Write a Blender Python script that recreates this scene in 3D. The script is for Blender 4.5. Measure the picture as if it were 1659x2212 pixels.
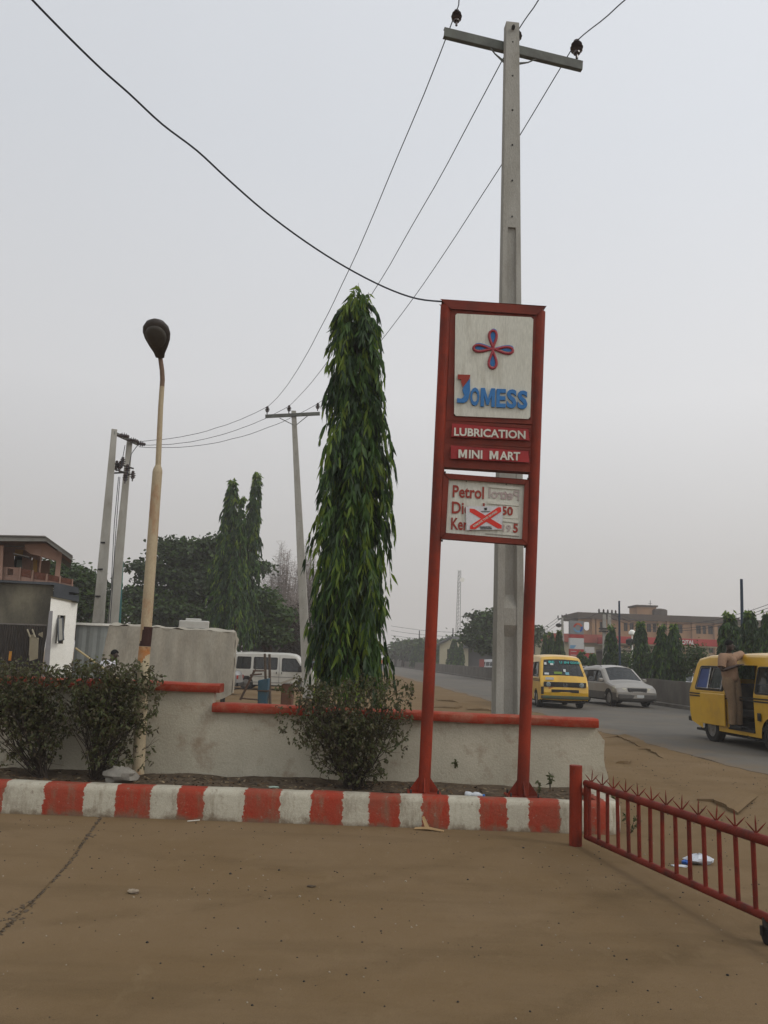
import bpy, math, random
import numpy as np
from mathutils import Vector, Matrix
from mathutils.geometry import tessellate_polygon
for o in list(bpy.data.objects): bpy.data.objects.remove(o)
SC = bpy.context.scene
COL = SC.collection
R = math.radians
rnd = random.Random(7)

# ------------------------------------------------------------------ camera
FPX = 1789.0                      # focal length in units of a 1659 x 2212 frame
EYE = Vector((0, 0, 1.75))
PITCH = math.atan(315 / 1789); ROLL = R(2.05)
fwd = Vector((0, math.cos(PITCH), math.sin(PITCH)))
_r = Vector((1, 0, 0)); _u = _r.cross(fwd)
RT = _r * math.cos(ROLL) + _u * math.sin(ROLL)
UP = -_r * math.sin(ROLL) + _u * math.cos(ROLL)
cd = bpy.data.cameras.new('camera'); cam = bpy.data.objects.new('camera', cd); COL.objects.link(cam)
cd.sensor_fit = 'VERTICAL'; cd.sensor_height = 24.0; cd.lens = 24.0 * FPX / 2212
cd.clip_end = 6000; cd.clip_start = .05
M = Matrix((RT, UP, -fwd)).transposed().to_4x4(); M.translation = EYE
cam.matrix_world = M
SC.camera = cam

def ray(px, py): return fwd * FPX + RT * (px - 829.5) - UP * (py - 1106)
def P(px, py, Y):
    d = ray(px, py); return EYE + d * (Y / d.y)
def G(px, py, z=0.0):
    d = ray(px, py); return EYE + d * ((z - EYE.z) / d.z)

# ------------------------------------------------------------------ light
SUN_EL, SUN_AZ = R(40), R(112)     # azimuth measured from +Y towards +X
SC.view_settings.view_transform = 'Standard'; SC.view_settings.look = 'None'
SC.view_settings.exposure = 0.0; SC.view_settings.gamma = 1
w = bpy.data.worlds.new("World"); SC.world = w; w.use_nodes = True
nt = w.node_tree; N = nt.nodes; L = nt.links; N.clear()
out = N.new('ShaderNodeOutputWorld'); bg = N.new('ShaderNodeBackground'); bg.inputs[1].default_value = .1
sky = N.new('ShaderNodeTexSky'); sky.sky_type = 'NISHITA'; sky.sun_disc = False
sky.sun_elevation = SUN_EL; sky.sun_rotation = SUN_AZ; sky.dust_density = 6; sky.air_density = 1.2
tc = N.new('ShaderNodeTexCoord'); sp = N.new('ShaderNodeSeparateXYZ'); L.new(tc.outputs['Generated'], sp.inputs[0])
cr = N.new('ShaderNodeValToRGB'); L.new(sp.outputs['Z'], cr.inputs[0])
S = 10.0
def rampset(el, stops):
    while len(el) > 1: el.remove(el[-1])
    el[0].position = stops[0][0]; el[0].color = (*stops[0][1], 1)
    for p, c in stops[1:]:
        e = el.new(p); e.color = (*c, 1)
rampset(cr.color_ramp.elements, [(0, (.58, .555, .535)), (.12, (.62, .605, .595)), (.3, (.76, .76, .77)), (.55, (.72, .745, .785)), (1, (.76, .79, .84))])
dt = N.new('ShaderNodeVectorMath'); dt.operation = 'DOT_PRODUCT'
L.new(tc.outputs['Generated'], dt.inputs[0])
dt.inputs[1].default_value = (.6, -.5, 0)
mr = N.new('ShaderNodeMapRange'); L.new(dt.outputs['Value'], mr.inputs[0])
mr.inputs[1].default_value = -.8; mr.inputs[2].default_value = .8; mr.inputs[3].default_value = .88 * S; mr.inputs[4].default_value = 1.42 * S
ns = N.new('ShaderNodeTexNoise'); ns.inputs['Scale'].default_value = 1.6; ns.inputs['Detail'].default_value = 3
L.new(tc.outputs['Generated'], ns.inputs[0])
nm = N.new('ShaderNodeMapRange'); L.new(ns.outputs[0], nm.inputs[0]); nm.inputs[3].default_value = .95; nm.inputs[4].default_value = 1.04
ml = N.new('ShaderNodeMath'); ml.operation = 'MULTIPLY'; L.new(mr.outputs[0], ml.inputs[0]); L.new(nm.outputs[0], ml.inputs[1])
sc_ = N.new('ShaderNodeVectorMath'); sc_.operation = 'SCALE'; L.new(cr.outputs[0], sc_.inputs[0]); L.new(ml.outputs[0], sc_.inputs['Scale'])
mx = N.new('ShaderNodeMixRGB'); mx.inputs[0].default_value = .93; L.new(sky.outputs[0], mx.inputs[1]); L.new(sc_.outputs[0], mx.inputs[2])
L.new(mx.outputs[0], bg.inputs[0]); L.new(bg.outputs[0], out.inputs[0])
sl = bpy.data.lights.new('sun', 'SUN'); sl.energy = .9; sl.angle = R(14); sl.color = (1, .95, .88)
so = bpy.data.objects.new('sun', sl); COL.objects.link(so)
sd = Vector((math.sin(SUN_AZ) * math.cos(SUN_EL), math.cos(SUN_AZ) * math.cos(SUN_EL), math.sin(SUN_EL)))
so.rotation_euler = sd.to_track_quat('Z', 'Y').to_euler(); so.location = (20, 20, 60)

# ------------------------------------------------------------------ materials
MATS = {}
def mat(name, c1, c2=None, rough=.75, scale=3., bump=0., bscale=30., metal=0., coat=0., dirt=None, dscale=2.5, dlo=.55, dhi=.7, damt=.8, grain=.12, stretch=(1, 1, 1), spec=.15, wave=None):
    if name in MATS: return MATS[name]
    m = bpy.data.materials.new(name); m.use_nodes = True; t = m.node_tree; n = t.nodes; l = t.links
    b = n['Principled BSDF']; b.inputs['Roughness'].default_value = rough; b.inputs['Metallic'].default_value = metal
    b.inputs['Specular IOR Level'].default_value = spec
    if coat: b.inputs['Coat Weight'].default_value = coat; b.inputs['Coat Roughness'].default_value = .15
    tc = n.new('ShaderNodeTexCoord'); mp = n.new('ShaderNodeMapping'); l.new(tc.outputs['Object'], mp.inputs[0]); mp.inputs['Scale'].default_value = stretch
    c2 = c2 or tuple(x * .82 for x in c1)
    def noise(s, d=5, r=.6):
        q = n.new('ShaderNodeTexNoise'); q.inputs['Scale'].default_value = s; q.inputs['Detail'].default_value = d; q.inputs['Roughness'].default_value = r
        l.new(mp.outputs[0], q.inputs[0]); return q
    def rng(src, a, bb, c=0., d=1.):
        q = n.new('ShaderNodeMapRange'); l.new(src, q.inputs[0])
        for i, v in enumerate((a, bb, c, d)): q.inputs[i + 1].default_value = v
        return q.outputs[0]
    def mix(f, a, bb, bt='MIX'):
        q = n.new('ShaderNodeMixRGB'); q.blend_type = bt
        for i, v in enumerate((f, a, bb)):
            if isinstance(v, (int, float)): q.inputs[i].default_value = v
            elif isinstance(v, tuple): q.inputs[i].default_value = (*v, 1)
            else: l.new(v, q.inputs[i])
        return q.outputs[0]
    n1 = noise(scale)
    c = mix(rng(n1.outputs[0], .35, .65), tuple(c1), tuple(c2))
    if dirt:
        n2 = noise(dscale, 8, .68)
        c = mix(rng(n2.outputs[0], dlo, dhi, 0, damt), c, tuple(dirt))
    if grain:
        n3 = noise(bscale * 2.2, 3, .7)
        c = mix(1.0, c, mix(rng(n3.outputs[0], .3, .7), (1 - grain,) * 3, (1 + grain,) * 3), 'MULTIPLY')
    l.new(c, b.inputs['Base Color'])
    if bump:
        n4 = noise(bscale, 6, .65); bp = n.new('ShaderNodeBump'); bp.inputs['Strength'].default_value = bump; bp.inputs['Distance'].default_value = .02
        l.new(n4.outputs[0], bp.inputs['Height']); l.new(bp.outputs[0], b.inputs['Normal'])
    m['col'] = c1
    MATS[name] = m; return m
def leafmat(name, c1, c2, trans=.3):
    m = bpy.data.materials.new(name); m.use_nodes = True; t = m.node_tree; n = t.nodes; l = t.links
    b = n['Principled BSDF']; b.inputs['Roughness'].default_value = .5; b.inputs['Specular IOR Level'].default_value = .3
    tc = n.new('ShaderNodeTexCoord'); q = n.new('ShaderNodeTexNoise'); q.inputs['Scale'].default_value = 5; q.inputs['Detail'].default_value = 5
    l.new(tc.outputs['Object'], q.inputs[0])
    r_ = n.new('ShaderNodeMapRange'); l.new(q.outputs[0], r_.inputs[0]); r_.inputs[1].default_value = .38; r_.inputs[2].default_value = .62
    mx = n.new('ShaderNodeMixRGB'); l.new(r_.outputs[0], mx.inputs[0]); mx.inputs[1].default_value = (*c1, 1); mx.inputs[2].default_value = (*c2, 1)
    l.new(mx.outputs[0], b.inputs['Base Color'])
    tr = n.new('ShaderNodeBsdfTranslucent'); l.new(mx.outputs[0], tr.inputs[0])
    ms = n.new('ShaderNodeMixShader'); ms.inputs[0].default_value = trans
    l.new(b.outputs[0], ms.inputs[1]); l.new(tr.outputs[0], ms.inputs[2]); l.new(ms.outputs[0], n['Material Output'].inputs[0])
    MATS[name] = m; return m
def glassmat(name, tint, mixf=.5):
    m = bpy.data.materials.new(name); m.use_nodes = True; t = m.node_tree; n = t.nodes; l = t.links
    b = n['Principled BSDF']; b.inputs['Base Color'].default_value = (*tint, 1); b.inputs['Roughness'].default_value = .06; b.inputs['Specular IOR Level'].default_value = .7
    tr = n.new('ShaderNodeBsdfTransparent'); tr.inputs[0].default_value = (.55, .6, .6, 1)
    ms = n.new('ShaderNodeMixShader'); ms.inputs[0].default_value = mixf
    l.new(b.outputs[0], ms.inputs[1]); l.new(tr.outputs[0], ms.inputs[2]); l.new(ms.outputs[0], n['Material Output'].inputs[0])
    MATS[name] = m; return m
m_red = mat('red_paint', (.26, .032, .013), (.17, .023, .011), .6, 2.2, .25, 60, dirt=(.060, .020, .014), dscale=2.4, dlo=.46, dhi=.66, damt=.75, stretch=(1, 1, .5))
m_redcap = mat('coping_red_paint', (.32, .042, .018), (.24, .033, .016), .65, 2, .4, 30, dirt=(.30, .16, .10), dscale=5, dlo=.46, dhi=.72, damt=.65)
m_conc = mat('weathered_concrete', (.35, .34, .305), (.28, .27, .235), .85, 2.5, .4, 40, dirt=(.19, .175, .14), dscale=3, dlo=.5, dhi=.75, damt=.6, stretch=(1, 1, .35))
m_white = mat('sign_white', (.58, .575, .50), (.51, .505, .435), .5, 1.5, 0, dirt=(.26, .235, .17), dscale=7, dlo=.52, dhi=.78, damt=.6, stretch=(1, 1, .16))
m_dark = mat('dark_metal', (.035, .033, .03), (.05, .045, .04), .5, 5)
m_black = mat('black_rubber', (.018, .018, .018), (.03, .028, .026), .8, 8, .2, 60)
m_steel = mat('grey_steel', (.13, .14, .12), (.09, .09, .08), .55, 4, dirt=(.10, .05, .03), damt=.5)
m_wire = mat('cable', (.03, .035, .045), None, .6)
m_plas = mat('wall_plaster', (.36, .345, .30), (.28, .268, .235), .85, 1.3, .35, 35, dirt=(.16, .125, .09), dscale=2.6, dlo=.56, dhi=.78, damt=.7)
m_glass = glassmat('vehicle_glass', (.03, .035, .035), .45)
m_winglass = mat('window_glass', (.03, .035, .035), (.05, .055, .055), .12, 3, spec=.6)
m_rim = mat('wheel_rim', (.28, .28, .27), (.15, .14, .13), .4, 6, metal=.6, dirt=(.12, .1, .07), damt=.8)
m_int = mat('dark_interior', (.02, .02, .02), (.035, .03, .03), .9, 4)

# ------------------------------------------------------------------ mesh helpers
class MB:
    def __init__(s): s.v = []; s.f = []; s.m = []
    def add(s, vs, fs, mi=0):
        k = len(s.v); s.v += [tuple(v) for v in vs]; s.f += [tuple(i + k for i in f) for f in fs]; s.m += [mi] * len(fs); return s
    def box(s, x0, x1, y0, y1, z0, z1, mi=0):
        return s.add([(x, y, z) for x in (x0, x1) for y in (y0, y1) for z in (z0, z1)],
                     [(0, 1, 3, 2), (4, 6, 7, 5), (0, 4, 5, 1), (2, 3, 7, 6), (0, 2, 6, 4), (1, 5, 7, 3)], mi)
    def hexa(s, a, b, mi=0):      # a, b: two quads of 4 points each
        return s.add(list(a) + list(b), [(3, 2, 1, 0), (4, 5, 6, 7), (0, 1, 5, 4), (1, 2, 6, 5), (2, 3, 7, 6), (3, 0, 4, 7)], mi)
    def prism(s, poly, d, mi=0):
        n = len(poly); d = Vector(d); a = [Vector(p) for p in poly]; b = [p + d for p in a]
        tris = tessellate_polygon([a])
        fs = [tuple(t) for t in tris] + [tuple(i + n for i in reversed(t)) for t in tris] + [(i, (i + 1) % n, (i + 1) % n + n, i + n) for i in range(n)]
        return s.add(a + b, fs, mi)
    def tube(s, pts, r, n=8, mi=0, closed=False, caps=True):
        pts = [Vector(p) for p in pts]; m = len(pts); rs = r if hasattr(r, '__len__') else [r] * m
        k = len(s.v); up = None; vs = []
        for i, p in enumerate(pts):
            if closed: t = pts[(i + 1) % m] - pts[i - 1]
            else: t = pts[min(i + 1, m - 1)] - pts[max(i - 1, 0)]
            if t.length < 1e-9: t = Vector((0, 0, 1))
            t.normalize()
            if up is None: up = t.orthogonal().normalized()
            else:
                up = up - t * up.dot(t)
                up = up.normalized() if up.length > 1e-6 else t.orthogonal().normalized()
            b = t.cross(up)
            for j in range(n):
                a = 2 * math.pi * j / n; vs.append(p + (up * math.cos(a) + b * math.sin(a)) * rs[i])
        fs = []
        for i in range(m if closed else m - 1):
            i2 = (i + 1) % m
            for j in range(n): fs.append((i * n + j, i * n + (j + 1) % n, i2 * n + (j + 1) % n, i2 * n + j))
        if caps and not closed: fs += [tuple(range(n - 1, -1, -1)), tuple((m - 1) * n + j for j in range(n))]
        return s.add(vs, fs, mi)
    def lathe(s, prof, c=(0, 0, 0), n=16, ax=None, mi=0):
        c = Vector(c); A = (ax or Matrix.Identity(3)); vs = []; m = len(prof)
        for r_, z in prof:
            for j in range(n):
                a = 2 * math.pi * j / n; vs.append(c + A @ Vector((r_ * math.cos(a), r_ * math.sin(a), z)))
        fs = [(i * n + j, i * n + (j + 1) % n, (i + 1) * n + (j + 1) % n, (i + 1) * n + j) for i in range(m - 1) for j in range(n)]
        fs += [tuple(range(n - 1, -1, -1)), tuple((m - 1) * n + j for j in range(n))]
        return s.add(vs, fs, mi)
    def tess(s, loops, fn, mi=0):   # loops: outer + holes in 2D, fn maps (a,b)->3D
        ls = [[Vector((p[0], p[1], 0)) for p in lp] for lp in loops]
        flat = [p for lp in ls for p in lp]
        return s.add([fn(p.x, p.y) for p in flat], [tuple(t) for t in tessellate_polygon(ls)], mi)
    def wall(s, outer, holes, y, th, mi=0, mh=None):   # vertical wall in the XZ plane at y, with real openings th deep
        mh = mi if mh is None else mh
        s.tess([outer] + holes, lambda a, b: (a, y, b), mi); s.tess([outer] + holes, lambda a, b: (a, y + th, b), mi)
        for lp, k in [(outer, mi)] + [(h, mh) for h in holes]:
            n = len(lp)
            for i in range(n):
                a, b = lp[i], lp[(i + 1) % n]
                s.add([(a[0], y, a[1]), (b[0], y, b[1]), (b[0], y + th, b[1]), (a[0], y + th, a[1])], [(0, 1, 2, 3)], k)
        return s
FR = {}
SHEAR = None
WARP = None
def build(mb, name, mats, parent=None, smooth=None, bevel=0, loc=None, local=False):
    me = bpy.data.meshes.new(name)
    if SHEAR:
        y0, kk_ = SHEAR; mb.v = [(v[0] + max(0, v[1] - y0) * kk_, v[1], v[2]) for v in mb.v]
    if WARP: mb.v = [WARP(v) for v in mb.v]
    off = Vector((0, 0, 0))
    if parent is not None and not local: off = FR.get(parent.name, off)
    if parent is None and loc is not None: off = Vector(loc)
    vs = [(v[0] - off.x, v[1] - off.y, v[2] - off.z) for v in mb.v] if off.length else mb.v
    me.from_pydata(vs, [], mb.f)
    if not isinstance(mats, (list, tuple)): mats = [mats]
    for m in mats: me.materials.append(m)
    if len(mats) > 1: me.polygons.foreach_set('material_index', mb.m)
    if smooth is not None:
        me.polygons.foreach_set('use_smooth', [True] * len(me.polygons))
        if smooth < 179: me.set_sharp_from_angle(angle=R(smooth))
    me.update()
    o = bpy.data.objects.new(name, me); COL.objects.link(o)
    if parent is not None: o.parent = parent; FR[o.name] = off if not local else Vector((0, 0, 0))
    else: o.location = off; FR[o.name] = off
    if bevel:
        b = o.modifiers.new('bevel', 'BEVEL'); b.width = bevel; b.segments = 2; b.limit_method = 'ANGLE'; b.angle_limit = R(40)
    return o
def tag(o, label=None, cat=None, group=None, kind=None):
    if label: o['label'] = label
    if cat: o['category'] = cat
    if group: o['group'] = group
    if kind: o['kind'] = kind
    return o
def thing(name, label, cat, loc=(0, 0, 0), group=None, rz=0):
    o = bpy.data.objects.new(name, None); COL.objects.link(o); o.empty_display_size = .2
    o.location = loc; o.rotation_euler = (0, 0, rz); FR[o.name] = Vector(loc) if not rz else Vector((0, 0, 0))
    return tag(o, label, cat, group)
def kids(o): return [c for c in bpy.data.objects if c.parent == o]
def copy_tree(o, parent=None, ch=None):
    c = o.copy(); COL.objects.link(c); FR[c.name] = FR.get(o.name, Vector())
    if parent is not None: c.parent = parent
    for k in kids(o): copy_tree(k, c)
    return c
_TX = {}
def textdata(body, off=.0, ext=.5, bev=0.):
    k = (body, off, ext, bev)
    if k in _TX: return _TX[k]
    cu = bpy.data.curves.new('t', 'FONT'); cu.body = body; cu.offset = off; cu.extrude = ext; cu.bevel_depth = bev; cu.resolution_u = 3
    o = bpy.data.objects.new('t', cu); COL.objects.link(o)
    me = bpy.data.meshes.new_from_object(o.evaluated_get(bpy.context.evaluated_depsgraph_get()))
    v = np.array([x.co[:] for x in me.vertices]); f = [tuple(p.vertices) for p in me.polygons]
    bpy.data.objects.remove(o); bpy.data.meshes.remove(me); bpy.data.curves.remove(cu)
    mn = v.min(0); mxx = v.max(0); v = (v - mn) / np.maximum(mxx - mn, 1e-6)
    _TX[k] = (v, f); return v, f
def text(mb, body, o, ux, uy, un, off=.0, mi=0, bev=0., mirror=False):   # o: lower-left corner; ux, uy: full width/height; un: thickness
    v, f = textdata(body, off, .5 if not bev else .2, bev)
    o, ux, uy, un = Vector(o), Vector(ux), Vector(uy), Vector(un)
    mb.add([o + ux * ((1 - a) if mirror else a) + uy * b + un * c for a, b, c in v], f, mi)
def arc(cx, cz, r, a0, a1, n): return [(cx + r * math.cos(R(a0 + (a1 - a0) * i / n)), cz + r * math.sin(R(a0 + (a1 - a0) * i / n))) for i in range(n + 1)]
def rrect(x0, x1, z0, z1, r=.05, n=3):
    return arc(x1 - r, z1 - r, r, 0, 90, n) + arc(x0 + r, z1 - r, r, 90, 180, n) + arc(x0 + r, z0 + r, r, 180, 270, n) + arc(x1 - r, z0 + r, r, 270, 360, n)
def rect(x0, x1, z0, z1): return [(x0, z0), (x1, z0), (x1, z1), (x0, z1)]
# ================================================================== ground, road, forecourt
def groundmat():
    m = bpy.data.materials.new('dusty_ground'); m.use_nodes = True; t = m.node_tree; n = t.nodes; l = t.links
    b = n['Principled BSDF']; b.inputs['Roughness'].default_value = 1; b.inputs['Specular IOR Level'].default_value = .02
    g = n.new('ShaderNodeNewGeometry')
    def noise(s, d=8, r=.62, sx=1, sy=1):
        mp = n.new('ShaderNodeMapping'); mp.inputs['Scale'].default_value = (sx, sy, 1); l.new(g.outputs['Position'], mp.inputs[0])
        q = n.new('ShaderNodeTexNoise'); q.inputs['Scale'].default_value = s; q.inputs['Detail'].default_value = d; q.inputs['Roughness'].default_value = r
        l.new(mp.outputs[0], q.inputs[0]); return q.outputs[0]
    def rng(s, a, bb, c, d):
        q = n.new('ShaderNodeMapRange'); l.new(s, q.inputs[0])
        for i, v in enumerate((a, bb, c, d)): q.inputs[i + 1].default_value = v
        return q.outputs[0]
    def mix(f, a, bb, bt='MIX'):
        q = n.new('ShaderNodeMixRGB'); q.blend_type = bt
        for i, v in enumerate((f, a, bb)):
            if isinstance(v, (int, float)): q.inputs[i].default_value = v
            elif isinstance(v, tuple): q.inputs[i].default_value = (*v, 1)
            else: l.new(v, q.inputs[i])
        return q.outputs[0]
    c = mix(rng(noise(.45), .3, .7, 0, 1), (.153, .102, .052), (.195, .137, .080))
    c = mix(rng(noise(.9, 8, .7, .35, 1.6), .5, .72, 0, .6), c, (.115, .08, .043))
    def track(cx, cy, r_, w_):
        vm = n.new('ShaderNodeVectorMath'); vm.operation = 'DISTANCE'; l.new(g.outputs['Position'], vm.inputs[0]); vm.inputs[1].default_value = (cx, cy, 0)
        ad = n.new('ShaderNodeMath'); ad.operation = 'MULTIPLY_ADD'; l.new(noise(1.1, 4), ad.inputs[0]); ad.inputs[1].default_value = .5; l.new(vm.outputs['Value'], ad.inputs[2])
        s2 = n.new('ShaderNodeMath'); s2.operation = 'SUBTRACT'; l.new(ad.outputs[0], s2.inputs[0]); s2.inputs[1].default_value = r_ + .25
        ab = n.new('ShaderNodeMath'); ab.operation = 'ABSOLUTE'; l.new(s2.outputs[0], ab.inputs[0])
        k = n.new('ShaderNodeMath'); k.operation = 'MULTIPLY'; l.new(rng(ab.outputs[0], w_ * .4, w_, 1, 0), k.inputs[0]); l.new(rng(noise(2.7, 6, .7), .4, .62, .0, .32), k.inputs[1]); return k.outputs[0]
    for cx, cy, r_ in ((9, -3, 9.6), (9, -3, 11.1), (-6, 14, 9.2), (-6, 14, 10.7), (3, 22, 15.2)): c = mix(track(cx, cy, r_, .16), c, (.105, .072, .038))
    c = mix(rng(noise(3.5, 6, .7, 1, .5), .58, .75, 0, .5), c, (.215, .155, .088))
    c = mix(rng(noise(14, 5, .75), .62, .74, 0, .55), c, (.08, .056, .034))
    c = mix(1.0, c, mix(rng(noise(160, 3, .7), .3, .7, 0, 1), (.78,) * 3, (1.22,) * 3), 'MULTIPLY')
    l.new(c, b.inputs['Base Color'])
    bp = n.new('ShaderNodeBump'); bp.inputs['Strength'].default_value = .8; bp.inputs['Distance'].default_value = .014
    l.new(noise(22, 10, .72), bp.inputs['Height']); l.new(bp.outputs[0], b.inputs['Normal'])
    return m
m_ground = groundmat()
def XN(Y): return 7.6 - .065 * Y
def XF(Y): return 15.3 - .065 * Y
xs = sorted(set([-1500, -600, -300, -150, -80, -50, -35, -25, -18] + [round(-14 + .25 * i, 3) for i in range(136)] + [24, 30, 40, 60, 100, 200, 500, 1500]))
ys = sorted(set([-60, -30, -15, -8, -4, 0, 2, 4, 6] + [round(8 + .25 * i, 3) for i in range(130)] + [44, 50, 60, 75, 100, 130, 170, 230, 320, 500, 900, 2500]))
from mathutils import noise as mn
def ght(x, y):
    if x > XN(y) - .3 or x < -14 or y > 40 or y < 9.6: return 0
    k = min(1, (XN(y) - .3 - x) / .8) * min(1, (y - 9.6) / .8)
    return k * (.05 * mn.noise(Vector((x * .5, y * .5, 3))) + .03 * mn.noise(Vector((x * 1.7, y * 1.7, 1))) - .01)
g = MB(); nx = len(xs)
g.add([(x, y, ght(x, y)) for y in ys for x in xs], [(j * nx + i, j * nx + i + 1, (j + 1) * nx + i + 1, (j + 1) * nx + i) for j in range(len(ys) - 1) for i in range(nx - 1)])
tag(build(g, 'ground', m_ground, smooth=180), kind='structure')
# forecourt slabs, with the joint running away on the left
m_fore = m_ground.copy(); m_fore.name = 'dusty_forecourt'
jp = [G(-60, 2070), G(0, 2018), G(45, 1975), G(100, 1920), G(150, 1865), G(190, 1805), G(218, 1768)]
jl = [(p.x, p.y) for p in jp]
fm = MB()
fm.tess([[(-12, -8)] + [(-7, -8), (-2.6, 3)] + [(x - .012, y) for x, y in jl] + [(-3.0, 9.2), (-12, 9.2)]], lambda a, b: (a, b, .006))
fm.tess([[(-6.98, -8), (7, -8), (7, 5), (2.6, 8.9), (2.3, 9.3)] + [(-2.97, 9.2)] + [(x + .012, y) for x, y in reversed(jl)] + [(-2.58, 3)]], lambda a, b: (a, b, .006))
tag(build(fm, 'forecourt', m_fore), kind='structure')
m_soil = mat('dark_soil', (.07, .052, .036), (.12, .09, .06), .95, 8, .6, 40, dirt=(.19, .15, .10), dscale=9, damt=.8)
# weeds and soil filling the joint
jm = MB()
for i in range(len(jp) - 1):
    for k in range(70):
        t = rnd.random(); p = jp[i].lerp(jp[i + 1], t); nz_ = mn.noise(p * 2.3)
        if nz_ < -.05 and k % 3: continue
        w_ = .045 if nz_ > .12 else .010
        c = p + Vector((rnd.gauss(0, w_), rnd.gauss(0, .03), .008)); r_ = rnd.uniform(.004, .016)
        jm.lathe([(r_, -.004), (r_ * .8, r_ * .2), (r_ * .2, r_ * .35)], c, 5)
tag(build(jm, 'joint_soil', m_soil), 'dark soil and dry grass filling the slab joint', kind='stuff')
# pebbles, grit
gm = MB()
for i in range(1500):
    if i < 900: x = rnd.uniform(-5, 4); y = rnd.uniform(3.5, 9.0)
    else: x = rnd.uniform(2.8, 7); y = rnd.uniform(9, 18)
    r_ = rnd.uniform(.003, .008) * (1.6 if rnd.random() < .06 else 1)
    mi = 0 if rnd.random() < .7 else 1
    gm.lathe([(r_, -.002), (r_ * .9, r_ * .5), (r_ * .3, r_ * .9)], (x, y, .006 + ght(x, y)), 5, mi=mi)
tag(build(gm, 'grit', [mat('dark_grit', (.03, .027, .025)), mat('pale_grit', (.30, .25, .18))]), 'scattered dark and pale grit on the dusty ground', kind='stuff')
# road
m_asph = mat('asphalt', (.108, .10, .086), (.135, .122, .102), .9, .5, .3, 60, dirt=(.17, .135, .09), dscale=.35, dlo=.5, dhi=.75, damt=.65, grain=.18)
def dustedge(m):
    t = m.node_tree; n = t.nodes; l = t.links; b = n['Principled BSDF']; src = b.inputs['Base Color'].links[0].from_socket
    g_ = n.new('ShaderNodeNewGeometry'); s_ = n.new('ShaderNodeSeparateXYZ'); l.new(g_.outputs['Position'], s_.inputs[0])
    a = n.new('ShaderNodeMath'); a.operation = 'MULTIPLY_ADD'; l.new(s_.outputs['Y'], a.inputs[0]); a.inputs[1].default_value = .065; l.new(s_.outputs['X'], a.inputs[2])
    q = n.new('ShaderNodeTexNoise'); q.inputs['Scale'].default_value = .9; q.inputs['Detail'].default_value = 7; q.inputs['Roughness'].default_value = .7; l.new(g_.outputs['Position'], q.inputs[0])
    a2 = n.new('ShaderNodeMath'); a2.operation = 'MULTIPLY_ADD'; l.new(q.outputs[0], a2.inputs[0]); a2.inputs[1].default_value = 2.6; l.new(a.outputs[0], a2.inputs[2])
    r_ = n.new('ShaderNodeMapRange'); l.new(a2.outputs[0], r_.inputs[0]); r_.inputs[1].default_value = 8.3; r_.inputs[2].default_value = 9.5; r_.inputs[3].default_value = 1; r_.inputs[4].default_value = 0
    mx = n.new('ShaderNodeMixRGB'); l.new(r_.outputs[0], mx.inputs[0]); l.new(src, mx.inputs[1]); mx.inputs[2].default_value = (.175, .125, .075, 1); l.new(mx.outputs[0], b.inputs['Base Color'])
dustedge(m_asph)
rd = MB(); Ys = [-30, -10, 0, 5, 8] + [10 + .35 * i for i in range(110)] + [50 + 3 * i for i in range(20)] + [115, 150, 220, 320, 500]
def jag(y): return .42 * mn.noise(Vector((y * .45, 0, 5))) + .18 * mn.noise(Vector((y * 1.9, 0, 2))) + .08 * mn.noise(Vector((y * 6, 0, 2)))
vs = []
for y in Ys: vs += [(XN(y) + jag(y) - .0, y, -.02), (XN(y) + jag(y) + .01, y, .008 + .03 * max(0, mn.noise(Vector((y * .8, 3, 3))) * 2 - .5)), (XN(y) + jag(y) + .7, y, .05), (XF(y), y, .05), (XF(y) + .02, y, -.02)]
rd.add(vs, [(5 * i + k, 5 * i + k + 1, 5 * i + k + 6, 5 * i + k + 5) for i in range(len(Ys) - 1) for k in range(4)])
tag(build(rd, 'road', m_asph), kind='structure')
rd2 = MB()
for a, b in ((17.6, 25.5),):
    vs = []
    for y in Ys: vs += [(a - .065 * y, y, .03), (b - .065 * y, y, .03)]
    rd2.add(vs, [(2 * i, 2 * i + 1, 2 * i + 3, 2 * i + 2) for i in range(len(Ys) - 1)])
tag(build(rd2, 'far_carriageway', m_asph), kind='structure')
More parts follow.
